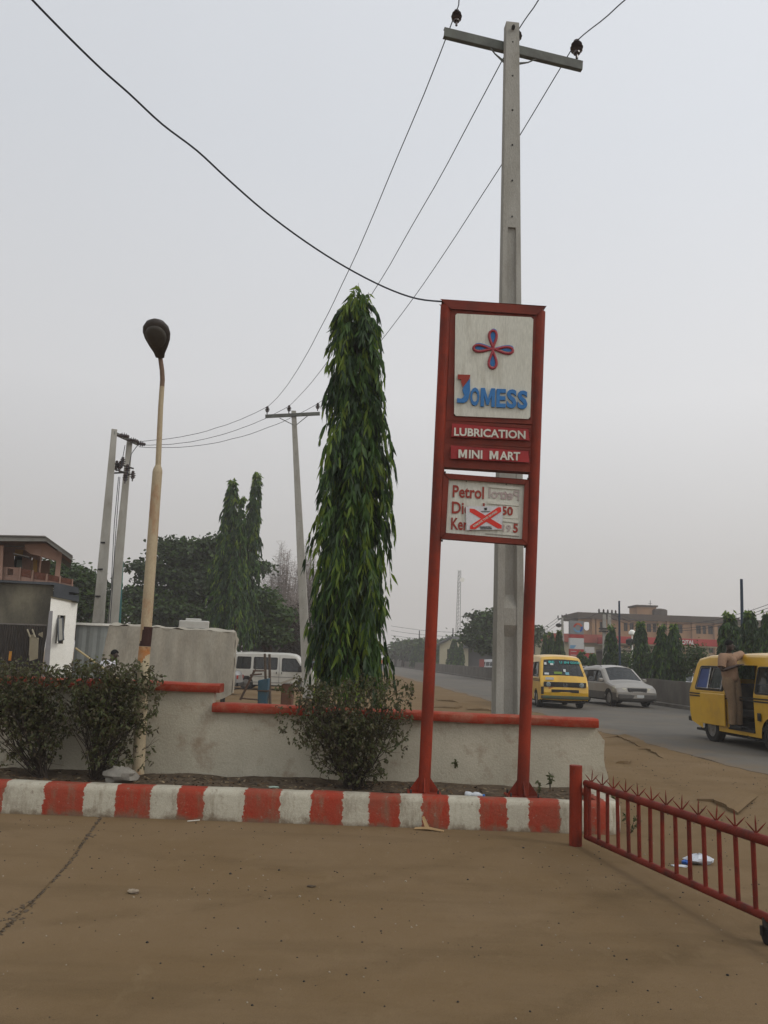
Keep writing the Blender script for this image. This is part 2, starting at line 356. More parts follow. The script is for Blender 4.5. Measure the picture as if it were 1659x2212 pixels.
# broken old surfacing beside the road: thin worn slabs with crumbling edges
m_brk = mat('dusty_old_asphalt', (.175, .125, .075), (.15, .11, .07), .95, 1.2, .5, 40, dirt=(.20, .14, .08), dscale=1.5, damt=.7)
def slabpoly(pts, h=.035, seed=0):
    q = []
    for i in range(len(pts)):
        a = pts[i]; b = pts[(i + 1) % len(pts)]; n_ = max(2, int((b - a).length / .12))
        for k in range(n_):
            p = a.lerp(b, k / n_); s = seed + 1.3
            q.append(Vector((p.x + .09 * mn.noise(p * 3 + Vector((s, 0, 0))), p.y + .12 * mn.noise(p * 3 + Vector((0, s, 4))), -.06)))
    return q
bs = MB()
def wedge(pts, dv, h, seed=0):     # crumbled slab edge: a jagged low step facing the viewer that dies away behind
    fr = []
    for i in range(len(pts) - 1):
        n_ = max(2, int((pts[i + 1] - pts[i]).length / .07))
        fr += [pts[i].lerp(pts[i + 1], k / n_) for k in range(n_)]
    fr.append(pts[-1]); m_ = len(fr); vs = []
    for i, p in enumerate(fr):
        p = Vector((p.x + .05 * mn.noise(p * 4), p.y + .16 * mn.noise(p * 2.2 + Vector((seed, 0, 0))), 0)); hh = h * min(1, 5 * i / m_, 5 * (m_ - 1 - i) / m_) * (.7 + .6 * abs(mn.noise(p * 3)))
        vs += [(p.x, p.y, -.04), (p.x, p.y, hh), (p.x + dv[0] * .4, p.y + dv[1] * .4, hh * .8), (p.x + dv[0], p.y + dv[1], -.03)]
    bs.add(vs, [(4 * i + k, 4 * i + k + 1, 4 * i + k + 5, 4 * i + k + 4) for i in range(m_ - 1) for k in range(3)])
wedge([G(1300, 1594), G(1335, 1592), G(1385, 1614)], (.9, 1.6), .045)
wedge([G(1378, 1618), G(1400, 1620), G(1432, 1640)], (1.0, 1.2), .045, 2)
wedge([G(945, 1513), G(990, 1517)], (.1, 2.5), .06, 4); wedge([G(925, 1528), G(985, 1531), G(1000, 1527)], (.1, 2.0), .07, 5); wedge([G(1010, 1533), G(1068, 1536)], (.1, 2.0), .06, 6)
wedge([G(1502, 1724), G(1545, 1730), G(1592, 1756)], (1.6, 2.6), .02, 7); wedge([G(1330, 1648), G(1360, 1646)], (.2, .5), .03, 8)
tag(build(bs, 'broken_pavement', m_ground), kind='structure')
# median: kerb, rough concrete barrier, soil behind
m_bar = mat('barrier_concrete', (.15, .135, .115), (.11, .10, .085), .9, 1.2, .5, 25, dirt=(.07, .06, .05), dscale=1, dlo=.45, dhi=.7, damt=.6, stretch=(1, 1, .6))
kb = MB(); Yk = [10 + 2 * i for i in range(120)] + [300, 400]
def strip(mb, a, b, z0, z1, jit=0):
    vs = []
    for y in Yk:
        jz = jit * mn.noise(Vector((y * .3, 0, 8)))
        vs += [(a - .065 * y, y, z0), (a - .065 * y, y, z1 + jz), (b - .065 * y, y, z1 + jz), (b - .065 * y, y, z0)]
    mb.add(vs, [(4 * i + k, 4 * i + (k + 1) % 4, 4 * i + (k + 1) % 4 + 4, 4 * i + k + 4) for i in range(len(Yk) - 1) for k in range(4)] + [(0, 1, 2, 3)])
strip(kb, 15.3, 15.65, 0, .2, .03)
tag(build(kb, 'median_kerb', m_bar), kind='structure')
vb = MB(); strip(vb, 15.651, 16.15, 0, .13, .02); tag(build(vb, 'median_verge', m_brk), kind='structure')
br = MB(); strip(br, 16.15, 16.4, 0, 1.18, .06)
tag(build(br, 'median_barrier', m_bar), 'long dark grey concrete barrier along the middle of the road', 'barrier')
vg = MB(); strip(vg, 16.401, 17.6, 0, .35, .08); tag(build(vg, 'median_bed', m_brk), kind='structure')

# ================================================================== planter kerb and bed
KY = 9.12
def kx(s): return P(s * .54004, 1750, KY).x
stops = [3, 153, 316, 443, 583, 707, 810, 962, 1101, 1239, 1358, 1464, 1585, 1686, 1794, 1916, 2026, 2113, 2233, 2340, 2435]
def kerbmat():
    m = bpy.data.materials.new('striped_kerb_paint'); m.use_nodes = True; t = m.node_tree; n = t.nodes; l = t.links
    b = n['Principled BSDF']; b.inputs['Roughness'].default_value = .8; b.inputs['Specular IOR Level'].default_value = .2
    g = n.new('ShaderNodeNewGeometry'); s = n.new('ShaderNodeSeparateXYZ'); l.new(g.outputs['Position'], s.inputs[0])
    def noise(sc, d=6, r=.65, str_=(1, 1, 1)):
        mp = n.new('ShaderNodeMapping'); mp.inputs['Scale'].default_value = str_; l.new(g.outputs['Position'], mp.inputs[0])
        q = n.new('ShaderNodeTexNoise'); q.inputs['Scale'].default_value = sc; q.inputs['Detail'].default_value = d; q.inputs['Roughness'].default_value = r; l.new(mp.outputs[0], q.inputs[0]); return q.outputs[0]
    def rng(src, a, bb, c, d):
        q = n.new('ShaderNodeMapRange'); l.new(src, q.inputs[0])
        for i, v in enumerate((a, bb, c, d)): q.inputs[i + 1].default_value = v
        return q.outputs[0]
    def mix(f, a, bb, bt='MIX'):
        q = n.new('ShaderNodeMixRGB'); q.blend_type = bt
        for i, v in enumerate((f, a, bb)):
            if isinstance(v, (int, float)): q.inputs[i].default_value = v
            elif isinstance(v, tuple): q.inputs[i].default_value = (*v, 1)
            else: l.new(v, q.inputs[i])
        return q.outputs[0]
    ad = n.new('ShaderNodeMath'); ad.operation = 'ADD'; l.new(s.outputs['X'], ad.inputs[0]); l.new(rng(noise(11, 7, .75), .3, .7, -.028, .028), ad.inputs[1])
    f = rng(ad.outputs[0], -6, 6, 0, 1)
    cr = n.new('ShaderNodeValToRGB'); cr.color_ramp.interpolation = 'CONSTANT'; l.new(f, cr.inputs[0])
    red = (.29, .034, .015); wh = (.44, .415, .33)
    st = [(0, red)]
    for i, q in enumerate(stops): st.append(((kx(q) + 6) / 12, wh if i % 2 == 0 else red))
    rampset(cr.color_ramp.elements, st)
    c = mix(rng(noise(2.5), .35, .7, 0, .3), cr.outputs[0], mix(.55, cr.outputs[0], (.15, .09, .06)))
    c = mix(rng(noise(5, 8, .78, (1, 1, .25)), .50, .68, 0, .7), c, (.16, .125, .08))
    c = mix(rng(noise(1.3, 4, .6), .5, .7, 0, .35), c, (.12, .09, .06))
    c = mix(rng(noise(16, 6, .75), .60, .66, 0, .8), c, (.22, .185, .14))
    zf = n.new('ShaderNodeMath'); zf.operation = 'ADD'; l.new(s.outputs['Z'], zf.inputs[0]); l.new(rng(noise(7, 5), .3, .7, -.06, .06), zf.inputs[1])
    c = mix(rng(zf.outputs[0], .0, .07, .85, 0), c, (.15, .11, .07))
    c = mix(1.0, c, mix(rng(noise(120, 3), .3, .7, 0, 1), (.86,) * 3, (1.14,) * 3), 'MULTIPLY')
    l.new(c, b.inputs['Base Color'])
    bp = n.new('ShaderNodeBump'); bp.inputs['Strength'].default_value = .55; bp.inputs['Distance'].default_value = .02
    l.new(noise(18, 8, .7), bp.inputs['Height']); l.new(bp.outputs[0], b.inputs['Normal'])
    return m
xe = kx(2490)
kb = MB(); prof = [(0, -.02), (.0, .26), (.02, .305), (.05, .32), (.2, .32), (.24, .30), (.24, .0)]
nseg = 160; vs = []
path = [(-7 + (xe - .25 + 7) * i / nseg, 0.) for i in range(nseg + 1)]
for i, (x, _) in enumerate(path):
    for d, z in prof:
        vs.append((x, KY + d + .008 * mn.noise(Vector((x * 2, z * 6, 0))), z + .008 * mn.noise(Vector((x * 3, d * 5, 7)))))
# rounded corner turning back towards the wall
for a in [15, 30, 45, 60, 75, 90]:
    for d, z in prof: rr = .30 - d; vs.append((xe - .25 + math.sin(R(a)) * rr, KY + .30 - math.cos(R(a)) * rr, z))
for y in (KY + .6, KY + 1.0, KY + 1.5):
    for d, z in prof: vs.append((xe + .05 - d, y, z - .01 * (y - KY)))
m_ = len(prof); rows = len(vs) // m_
kb.add(vs, [(i * m_ + k, i * m_ + k + 1, (i + 1) * m_ + k + 1, (i + 1) * m_ + k) for i in range(rows - 1) for k in range(m_ - 1)] + [tuple(range((rows - 1) * m_, rows * m_))])
tag(build(kb, 'planter_kerb', kerbmat(), smooth=50), 'long low planter kerb painted in red and white blocks', 'kerb')
bd = MB(); nbx, nby = 110, 14
bx = [-7 + (xe - .2 + 7) * i / nbx for i in range(nbx + 1)]; by = [KY + .22 + 1.2 * j / nby for j in range(nby + 1)]
def bedz(x, y): return .25 + .03 * mn.noise(Vector((x * 2, y * 2, 0))) + .015 * mn.noise(Vector((x * 7, y * 7, 0))) + .05 * max(0, (y - KY - .6)) 
bd.add([(x, y, bedz(x, y)) for y in by for x in bx], [(j * (nbx + 1) + i, j * (nbx + 1) + i + 1, (j + 1) * (nbx + 1) + i + 1, (j + 1) * (nbx + 1) + i) for j in range(nby) for i in range(nbx)])
tag(build(bd, 'planter_soil', m_soil, smooth=180), kind='structure')
# leaf litter
lt = MB()
for i in range(1800):
    x = rnd.uniform(-5, 2.4); y = rnd.uniform(KY + .25, KY + 1.15); a = rnd.uniform(0, 6.28); l_ = rnd.uniform(.012, .035)
    c = Vector((x, y, bedz(x, y) + .008)); u = Vector((math.cos(a), math.sin(a), rnd.uniform(-.3, .5))) * l_; v = Vector((-math.sin(a), math.cos(a), rnd.uniform(-.3, .3))) * l_ * .5
    lt.add([c - u, c + v, c + u, c - v], [(0, 1, 2, 3)], rnd.choice([0, 0, 1, 2]))
tag(build(lt, 'leaf_litter', [mat('dry_leaf_brown', (.12, .075, .04)), mat('dry_leaf_tan', (.26, .2, .12)), mat('dry_leaf_dark', (.05, .04, .03))]), 'dry fallen leaves on the planter soil', kind='stuff')

# ================================================================== boundary wall
WY = 10.42
wl = thing('boundary_wall', 'low cream plastered wall with red coping stepping down behind the planter', 'wall', (0, WY, 0))
xstep = P(462, 1500, WY).x; xend = P(1290, 1560, WY).x; xfoot = P(1316, 1690, WY).x
wb = MB()
outer = [(-9, 0), (xfoot + .05, 0), (xfoot, .35), (xfoot - .06, .62), (xend + .09, .85), (xend - .02, 1.0), (xstep, 1.03), (xstep, 1.26), (-9, 1.26)]
ol = []
for i in range(len(outer)):
    a = Vector(outer[i]); b = Vector(outer[(i + 1) % len(outer)]); k = max(1, int((b - a).length / .08)) if 1 <= i <= 5 else 1
    for q in range(k):
        p = a.lerp(b, q / k)
        if 1 <= i <= 4 and 0 < q: p = p + Vector((.015 * mn.noise(Vector((p.x * 9, p.y * 9, 0))), 0))
        ol.append((p.x, p.y))
wb.wall(ol, [], WY, .16)
def plastermat():
    m = mat('boundary_plaster', (.48, .445, .35), (.38, .35, .27), .88, 1.1, .45, 26, dirt=(.20, .13, .075), dscale=2.6, dlo=.52, dhi=.72, damt=.7)
    return m
build(wb, 'wall', plastermat(), wl)
def cap(x0, x1, z0, z1, endlabel=None):
    c = MB(); nn = int((x1 - x0) / .12); vs = []
    pr = [(-.07, 0), (-.085, .03), (-.08, .085), (-.05, .105), (.20, .105), (.22, .08), (.22, 0)]
    for i in range(nn + 1):
        x = x0 + (x1 - x0) * i / nn; zz = z0 + (z1 - z0) * i / nn + .008 * mn.noise(Vector((x * 1.2, 0, 0)))
        for d, z in pr: vs.append((x, WY + d + .006 * mn.noise(Vector((x * 2, z * 9, 3))), zz + z + .006 * mn.noise(Vector((x * 3, d * 9, 1)))))
    k = len(pr)
    c.add(vs, [(i * k + j, i * k + (j + 1) % k, (i + 1) * k + (j + 1) % k, (i + 1) * k + j) for i in range(nn) for j in range(k)] + [tuple(range(k)), tuple(range(nn * k, nn * k + k))])
    return build(c, 'coping', m_redcap, wl, smooth=50)
cap(-9, xstep + .08, 1.262, 1.262); cap(xstep + .002, xend, 1.032, 1.002)
# red mark where an old pipe stub crosses the wall foot is left to the plaster stains

# ================================================================== price sign
SY = 9.6
def sp_(px, py, y=SY): return P(px, py, y)
def z1(x, y, d=SY): return P((x / 2.765 + 1650) * .54004, (y / 2.765 + 1180) * .54004, d)
def z2(x, y, d=SY): return P((x / 3.318 + 1700) * .54004, (y / 3.318 + 1850) * .54004, d)
m_ired = mat('sign_panel_red', (.33, .035, .035), (.26, .028, .028), .5, 2, dirt=(.12, .03, .03), dscale=4, damt=.5)
m_frm = mat('sign_frame_red', (.185, .032, .018), (.125, .023, .014), .55, 2.5, .1, 50, dirt=(.08, .03, .022), dscale=4, dlo=.5, dhi=.75, damt=.65)
m_blue = mat('sign_blue', (.045, .17, .40), (.035, .14, .34), .45, 3)
m_lred = mat('letter_red', (.30, .045, .03), (.24, .04, .03), .5, 3)
m_rose = mat('logo_rose_red', (.36, .06, .075), (.28, .045, .055), .45, 3)
m_lwht = mat('letter_white', (.62, .61, .53), (.5, .49, .42), .5, 3)
sg = thing('price_sign', 'tall red pylon sign with petal emblem, mini mart panels and fuel price board', 'sign', (1.15, SY, .27))
BL = P(916, 1698, SY); BR_ = P(1129, 1704, SY); BL.z = BR_.z = .30; TL = z1(372, 120); TR = z1(1408, 190)
TL = Vector((TL.x, SY, TL.z)); TR = Vector((TR.x, SY, TR.z))
for b_, t_ in ((BL, TL), (BR_, TR)):
    pm = MB(); pm.tube([b_, b_.lerp(t_, .35), t_], .068, 20)
    po = build(pm, 'post', m_red, sg, smooth=60)
    fm_ = MB()
    fm_.box(b_.x - .185, b_.x + .185, SY - .17, SY + .17, .285, .302)
    for a in range(4):
        dx, dy = [(1, 0), (-1, 0), (0, 1), (0, -1)][a]; q = Vector((dx, dy, 0)); n_ = Vector((dy, dx, 0)) * .006
        c0 = Vector((b_.x, SY, .303)) + q * .055
        pl = [c0, c0 + q * .105, c0 + q * .105 + Vector((0, 0, .02)), c0 + Vector((0, 0, .17))]
        fm_.prism([p - n_ for p in pl], n_ * 2)
    build(fm_, 'base_plate', m_red, sg)
    for sx in (-1, 1):
        for sy in (-1, 1):
            bm_ = MB(); bm_.tube([(b_.x + sx * .15, SY + sy * .13, .302), (b_.x + sx * .15, SY + sy * .13, .34)], .011, 8); build(bm_, 'anchor_bolt', m_dark, sg)
def letterM(mb, a, b, u, th):
    P_ = [(0, 0), (0, 1), (.28, 1), (.5, .42), (.72, 1), (1, 1), (1, 0), (.76, 0), (.76, .60), (.58, .10), (.42, .10), (.24, .60), (.24, 0)]
    mb.prism([a + (b - a) * x + (u - a) * z for x, z in P_], (0, th, 0))
def slab(mb, pts, y0, y1, mi=0):     # polygon given at plane SY, extruded between y0 and y1
    mb.prism([(p.x, y0, p.z) for p in pts], (0, y1 - y0, 0), mi)
def bar(mb, a, b, wd, y0, y1, mi=0):
    d = (b - a).normalized(); n_ = Vector((d.z, 0, -d.x)) * wd / 2
    slab(mb, [a - n_, b - n_, b + n_, a + n_], y0, y1, mi)
# top rail mitred over the posts
tr = MB(); slab(tr, [z1(318, 78), z1(1462, 150), z1(1360, 238), z1(425, 172)], SY - .07, SY + .09)
build(tr, 'top_rail', m_frm, sg, bevel=.008)
# upper light box
ub = MB()
def frame4(mb, o, i, y0, y1, mi=0):
    for k in range(4):
        a, b, c, d = o[k], o[(k + 1) % 4], i[(k + 1) % 4], i[k]
        slab(mb, [a, b, c, d], y0, y1, mi)
frame4(ub, [z1(420, 176), z1(1366, 240), z1(1330, 1440), z1(370, 1395)], [z1(470, 226), z1(1328, 270), z1(1294, 1388), z1(455, 1352)], SY - .045, SY + .10)
slab(ub, [z1(445, 190), z1(1350, 250), z1(1322, 1425), z1(380, 1385)], SY + .03, SY + .098)
build(ub, 'emblem_cabinet', m_frm, sg, bevel=.006)
wp = MB(); slab(wp, [z1(490, 228), z1(1300, 268), z1(1326, 290), z1(1292, 1365), z1(1270, 1386), z1(480, 1352), z1(456, 1330), z1(470, 245)], SY - .062, SY + .02)
wpo = build(wp, 'emblem_panel', m_white, sg, bevel=.012)
# petal emblem
rg = MB(); fl = MB()
for (ex, ey, wd, ln) in ((889, 378, 64, 215), (1127, 618, 58, 235), (884, 828, 66, 225), (658, 585, 58, 235)):
    cx_, cy_ = 890, 600; d = Vector((ex - cx_, ey - cy_)); ln_ = d.length; d.normalize(); n_ = Vector((-d.y, d.x)); rp = 17
    pts = []
    for t in range(24):
        a = 2 * math.pi * t / 24; s = (1 - math.cos(a)) / 2
        q = Vector((cx_, cy_)) + d * (20 + (ln_ - 20 - rp) * s) + n_ * ((wd - rp) * math.sin(a) * (s ** .75) * 1.25)
        pts.append(q)
    rg.tube([z1(q.x, q.y, SY - .07) for q in pts], .0165, 8, closed=True)
    slab(fl, [z1(q.x, q.y) for q in pts], SY - .068, SY - .055)
rg.lathe([(.03, 0), (.028, .014), (.01, .018)], z1(890, 600, SY - .064), 12, Matrix.Rotation(R(90), 3, 'X'))
build(rg, 'petal_emblem', m_rose, wpo, smooth=60); build(fl, 'petal_fill', m_blue, wpo)
# name: a two-colour J and raised blue letters
jr = MB(); slab(jr, [z1(*q) for q in [(497, 907), (628, 912), (622, 950), (551, 1040), (533, 985), (538, 958), (497, 952)]], SY - .085, SY - .06); build(jr, 'letter_flag', m_lred, wpo, bevel=.004)
jb = MB(); slab(jb, [z1(*q) for q in [(627, 948), (628, 1090), (612, 1170), (592, 1200), (560, 1216), (485, 1210), (487, 1163), (530, 1170), (552, 1158), (566, 1128), (552, 1100), (545, 1068), (560, 1035)]], SY - .085, SY - .06)
for ch, x0, x1, yt, yb, dy in (('O', 636, 738, 1020, 1222, 4), ('M', 752, 910, 1026, 1232, 6), ('E', 926, 1030, 1036, 1240, 4), ('S', 1040, 1150, 1040, 1248, 5), ('S', 1160, 1270, 1052, 1256, 6)):
    a = z1(x0, yb, SY - .085); b = z1(x1, yb + dy, SY - .085); t_ = z1(x0 + 6, yt, SY - .085)
    if ch == 'M': letterM(jb, a, b, t_, .028)
    else: text(jb, ch, a, b - a, t_ - a, (0, .028, 0), off=.035)
build(jb, 'name_letters', m_blue, wpo)
# two service panels
for wtxt, fr, pn, tx in (('LUBRICATION', [(368, 1401), (1322, 1448), (1316, 1694), (358, 1640)], [(438, 1446), (1272, 1496), (1276, 1620), (430, 1580)], (460, 1555, 1250, 1592, 90)),
                         ('MINI  MART', [(357, 1646), (1315, 1700), (1308, 1962), (345, 1905)], [(424, 1686), (1272, 1738), (1274, 1862), (424, 1820)], (508, 1800, 1190, 1830, 92))):
    c = MB(); slab(c, [z1(*q) for q in fr], SY - .04, SY + .10); co = build(c, 'service_cabinet', m_frm, sg, bevel=.006)
    p = MB(); slab(p, [z1(*q) for q in pn], SY - .075, SY - .035); build(p, 'raised_panel', m_ired, co, bevel=.014)
    for wd_, x0_, x1_ in ([('LUBRICATION', tx[0], tx[2])] if wtxt[0] == 'L' else [('M', 508, 602), ('INI', 624, 772), ('M', 852, 948), ('ART', 966, 1190)]):
        t_ = MB(); yb_ = lambda x: tx[1] + (tx[3] - tx[1]) * (x - tx[0]) / (tx[2] - tx[0]); a = z1(x0_, yb_(x0_), SY - .088); b = z1(x1_, yb_(x1_), SY - .088); u = z1(x0_ + 2, yb_(x0_) - tx[4], SY - .088)
        if wd_ == 'M': letterM(t_, a, b, u, .018)
        else: text(t_, wd_, a, b - a, u - a, (0, .018, 0), off=.026)
        build(t_, 'panel_lettering', m_lwht, co)
    cr_ = MB()
    for k in range(5): cr_.tube([z1(1285, fr[1][1] + 60 + k * 26, SY - .043), z1(1308, fr[1][1] + 70 + k * 27, SY - .043)], .004, 5)
    build(cr_, 'panel_cracks', m_lred, co)
# price board
pb = MB()
frame4(pb, [z2(245, 158), z2(1376, 240), z2(1346, 1096), z2(205, 1012)], [z2(308, 222), z2(1316, 300), z2(1284, 1026), z2(272, 946)], SY - .05, SY + .05)
bo = build(pb, 'board_frame', m_frm, sg, bevel=.005)
pw = MB(); slab(pw, [z2(300, 215), z2(1322, 292), z2(1292, 1034), z2(264, 955)], SY - .012, SY + .03); po = build(pw, 'board_panel', m_white, sg)
def btext(body, x0, x1, yb0, yb1, h, m, y=.02, off=.02, mirror=False, name='board_lettering', lean=4):
    t_ = MB(); a = z2(x0, yb0, SY - y); b = z2(x1, yb1, SY - y); u = z2(x0 + lean, yb0 - h, SY - y)
    text(t_, body, a, b - a, u - a, (0, .006, 0), off=off, mirror=mirror); build(t_, name, m, po)
btext('Petrol', 366, 782, 460, 486, 162, m_lred)
btext('Diesel', 355, 790, 676, 700, 160, m_lred); btext('Kero', 345, 640, 888, 910, 158, m_lred)
m_gh = mat('ghost_lettering', (.36, .27, .26), (.40, .36, .33), .6, 3)
btext('Petrol', 845, 1250, 472, 506, 135, m_gh, mirror=True, name='ghost_lettering')
for (xa, xb, y0) in ((840, 1255, 300), (828, 1245, 515), (960, 1240, 742)):
    q = MB(); bar(q, z2(xa, y0 + 16), z2(xb, y0 + 50), .032, SY - .024, SY - .012); build(q, 'number_rail', m_lwht, po, bevel=.003)
q = MB(); bar(q, z2(800, 945), z2(1245, 985), .008, SY - .02, SY - .012); build(q, 'number_rail', m_conc, po)
for (xa, xb, ya, yb) in ((1030, 1240, 575, 735), (1030, 1245, 800, 960)):
    q = MB(); slab(q, [z2(xa, ya), z2(xb, ya + 16), z2(xb - 8, yb + 16), z2(xa - 8, yb)], SY - .018, SY - .0125); build(q, 'number_card', m_lwht, po)
btext('150', 960, 1166, 690, 708, 118, m_lred, y=.026, off=.03); btext('5', 1168, 1232, 930, 936, 122, m_lred, y=.026, off=.03)
btext('19', 1032, 1138, 920, 928, 100, m_gh, y=.024, off=.03, name='ghost_lettering')
st_ = MB()
def z3(x, y, d): return P((x / 8.295 + 1860) * .54004, (y / 8.295 + 2020) * .54004, d)
slab(st_, [z3(15, 62, SY), z3(1240, 62, SY), z3(1225, 830, SY), z3(40, 850, SY)], SY - .034, SY - .031); sto = build(st_, 'notice_sticker', mat('sticker_white', (.58, .58, .58), (.52, .52, .53), .4), po)
xm = MB(); m_x = mat('sticker_red', (.62, .045, .03), (.56, .04, .03), .4)
slab(xm, [z3(*q, SY) for q in [(143, 135), (300, 150), (1205, 685), (1205, 800), (1070, 795), (143, 245)]], SY - .037, SY - .0345)
slab(xm, [z3(*q, SY) for q in [(160, 820), (160, 700), (1085, 90), (1170, 90), (1190, 235), (330, 820)]], SY - .040, SY - .0372)
build(xm, 'red_cross', m_x, sto)
t_ = MB(); a = z3(300, 745, SY - .043); b = z3(1085, 232, SY - .043); u = z3(255, 690, SY - .043); text(t_, 'REMOVE THIS BOARD', a, b - a, u - a, (0, .002, 0), off=.02)
build(t_, 'notice_lettering', m_lwht, sto)
t_ = MB(); a = z3(490, 752, SY - .038); b = z3(880, 745, SY - .038); u = z3(490, 704, SY - .038); text(t_, 'IMMEDIATELY', a, b - a, u - a, (0, .002, 0), off=.015)
for k in range(3): bar(t_, z3(495, 775 + 20 * k, SY), z3(880, 770 + 20 * k, SY), .0035, SY - .037, SY - .0345)
build(t_, 'notice_crest', m_dark, sto); t_ = MB()
bar(t_, z3(510, 232, SY), z3(830, 225, SY), .005, SY - .037, SY - .0345); bar(t_, z3(560, 255, SY), z3(780, 250, SY), .003, SY - .037, SY - .0345)
slab(t_, [z3(*q, SY) for q in [(610, 110), (730, 105), (712, 150), (720, 190), (620, 192), (632, 150)]], SY - .037, SY - .0345)
build(t_, 'notice_crest', m_dark, sto)
for x, y in ((548, 250), (1078, 290), (468, 955), (1133, 1008)): bl = MB(); bl.lathe([(.008, 0), (.006, .006)], z2(x, y, SY - .0121), 8, Matrix.Rotation(R(90), 3, 'X')); build(bl, 'screw', m_dark, sg)
for x, y in ((262, 130), (222, 1038), (1376, 215), (1330, 1120)): bl = MB(); bl.tube([z2(x - 18, y, SY), z2(x + 14, y, SY)], .012, 6); build(bl, 'board_bolt', m_dark, sg)

# ================================================================== swing gate with spikes
gb = G(1243, 1828)
m_gate = mat('gate_maroon_paint', (.19, .026, .015), (.13, .020, .012), .6, 3, .3, 60, dirt=(.05, .022, .016), dscale=6, dlo=.5, dhi=.7, damt=.8)
gt = thing('barrier_gate', 'dark red tubular swing gate with spear clusters, hinged at the kerb corner', 'gate', (gb.x, gb.y, 0))
q = MB(); q.tube([(gb.x, gb.y, -.05), (gb.x + .008, gb.y, .765)], .062, 20); q.tube([(gb.x + .105, gb.y - .03, .10), (gb.x + .105, gb.y - .03, .62)], .028, 12)
build(q, 'hinge_post', m_red, gt, smooth=50)
a1 = Vector((gb.x + .1, gb.y - .03, .60)); a0 = Vector((gb.x + .1, gb.y - .03, .10)); e = G(1655, 2040)
dr = Vector((e.x - gb.x - .1, e.y - gb.y + .03, 0)); Lg = dr.length; dr.normalize(); EL = Lg + .9
b1 = a1 + dr * EL + Vector((0, 0, .05 * EL / Lg)); b0 = a0 + dr * EL + Vector((0, 0, .07 * EL / Lg))
q = MB(); q.tube([a1 + (b1 - a1) * (i / 10) + Vector((0, 0, .008 * mn.noise(Vector((i * 1., 0, 0))))) for i in range(11)], .034, 14); build(q, 'top_rail', m_gate, gt, smooth=60)
q = MB(); q.tube([a0 + (b0 - a0) * (i / 10) + Vector((0, 0, .008 * mn.noise(Vector((i * 1., 5, 0))))) for i in range(11)], .0285, 14); build(q, 'bottom_rail', m_gate, gt, smooth=60)
nb = 16
for i in range(nb):
    t = (.075 + i * .2) / EL
    if t > .98: break
    pa = a0.lerp(b0, t); pbt = a1.lerp(b1, t)
    q = MB(); lean = dr * rnd.uniform(-.012, .012); q.tube([pa + lean, pbt], .0175, 8); build(q, 'baluster', m_gate, gt, smooth=60)
for i in range(13):
    t = (.13 + i * .235) / EL
    if t > .98: break
    c = a1.lerp(b1, t) + Vector((0, 0, .027)); q = MB()
    for an in (-42, 0, 42):
        v = (Vector((-dr.y * .85 + dr.x * .4, dr.x * .85 + dr.y * .4, 0)) * math.sin(R(an + rnd.uniform(-6, 6))) + Vector((0, 0, math.cos(R(an))))).normalized() * (.10 if an else .12)
        q.tube([c, c + v * .6, c + v], [.0055, .0055, .001], 6)
    build(q, 'spike_cluster', m_gate, gt)
wc = Vector((e.x, e.y, 0)) + dr * .02
q = MB(); q.box(-.02, .02, -.06, .06, 0, 0)
q = MB(); q.tube([wc + Vector((0, 0, .17)), wc + Vector((0, 0, .11))], .03, 12); q.tube([wc + Vector((-.04, 0, .12)), wc + Vector((-.04, 0, .06))], .01, 6); q.tube([wc + Vector((.04, 0, .12)), wc + Vector((.04, 0, .06))], .01, 6)
ca = build(q, 'caster_fork', m_dark, gt)
q = MB(); ax = Matrix.Rotation(R(90), 3, 'Y'); q.lathe([(.03, -.022), (.055, -.02), (.062, -.01), (.062, .01), (.055, .02), (.03, .022)], wc + Vector((0, 0, .062)), 20, ax); build(q, 'caster_wheel', m_black, gt, smooth=50)
# ================================================================== concrete line pole in front
def boxpole(mb, a, b, wa, da, wb_, db, mi=0, yaw=0):   # tapered rectangular pole from a to b
    u = Vector((math.cos(yaw), math.sin(yaw), 0)); v = Vector((-math.sin(yaw), math.cos(yaw), 0))
    q = lambda c, w_, d_: [c - u * w_ / 2 - v * d_ / 2, c + u * w_ / 2 - v * d_ / 2, c + u * w_ / 2 + v * d_ / 2, c - u * w_ / 2 + v * d_ / 2]
    mb.hexa(q(a, wa, da), q(b, wb_, db), mi)
def insulator(parent, c, ax, s=1.0):
    A = Vector(ax).to_track_quat('Z', 'Y').to_matrix(); q = MB()
    pr = [(.02, -.05), (.02, .03), (.05, .032), (.05, .06), (.085, .085), (.04, .1), (.04, .12), (.095, .135), (.045, .155), (.045, .175), (.08, .19), (.04, .21), (.045, .25), (.02, .27)]
    q.lathe([(r_ * s, z * s) for r_, z in pr], c, 14, A); return build(q, 'insulator', MATS['insulator_brown'], parent, smooth=25)
mat('insulator_brown', (.05, .028, .024), (.035, .02, .018), .25, 4, spec=.6)
PY = 12.0
pB = P(1097, 1540, PY); pT = P(1105, 55, PY)
pB0 = pB + (pB - pT) * ((pB.z + .3) / (pT.z - pB.z))
lp = thing('power_line_pole', 'tall weathered concrete power pole behind the fuel price sign with steel crossarm', 'utility pole', (pB0.x, PY, 0), 'concrete power line poles')
q = MB()
zr = P(1105, 497, PY).z; fr_ = (zr - pB0.z) / (pT.z - pB0.z); pm_ = pB0.lerp(pT, fr_)
Wb, Wt = .44, .215; Wm = Wb + (Wt - Wb) * fr_
def w_at(f): return Wb + (Wt - Wb) * f
boxpole(q, pm_, pT, Wm, Wm * .62, Wt, Wt * .75, 0, R(6))
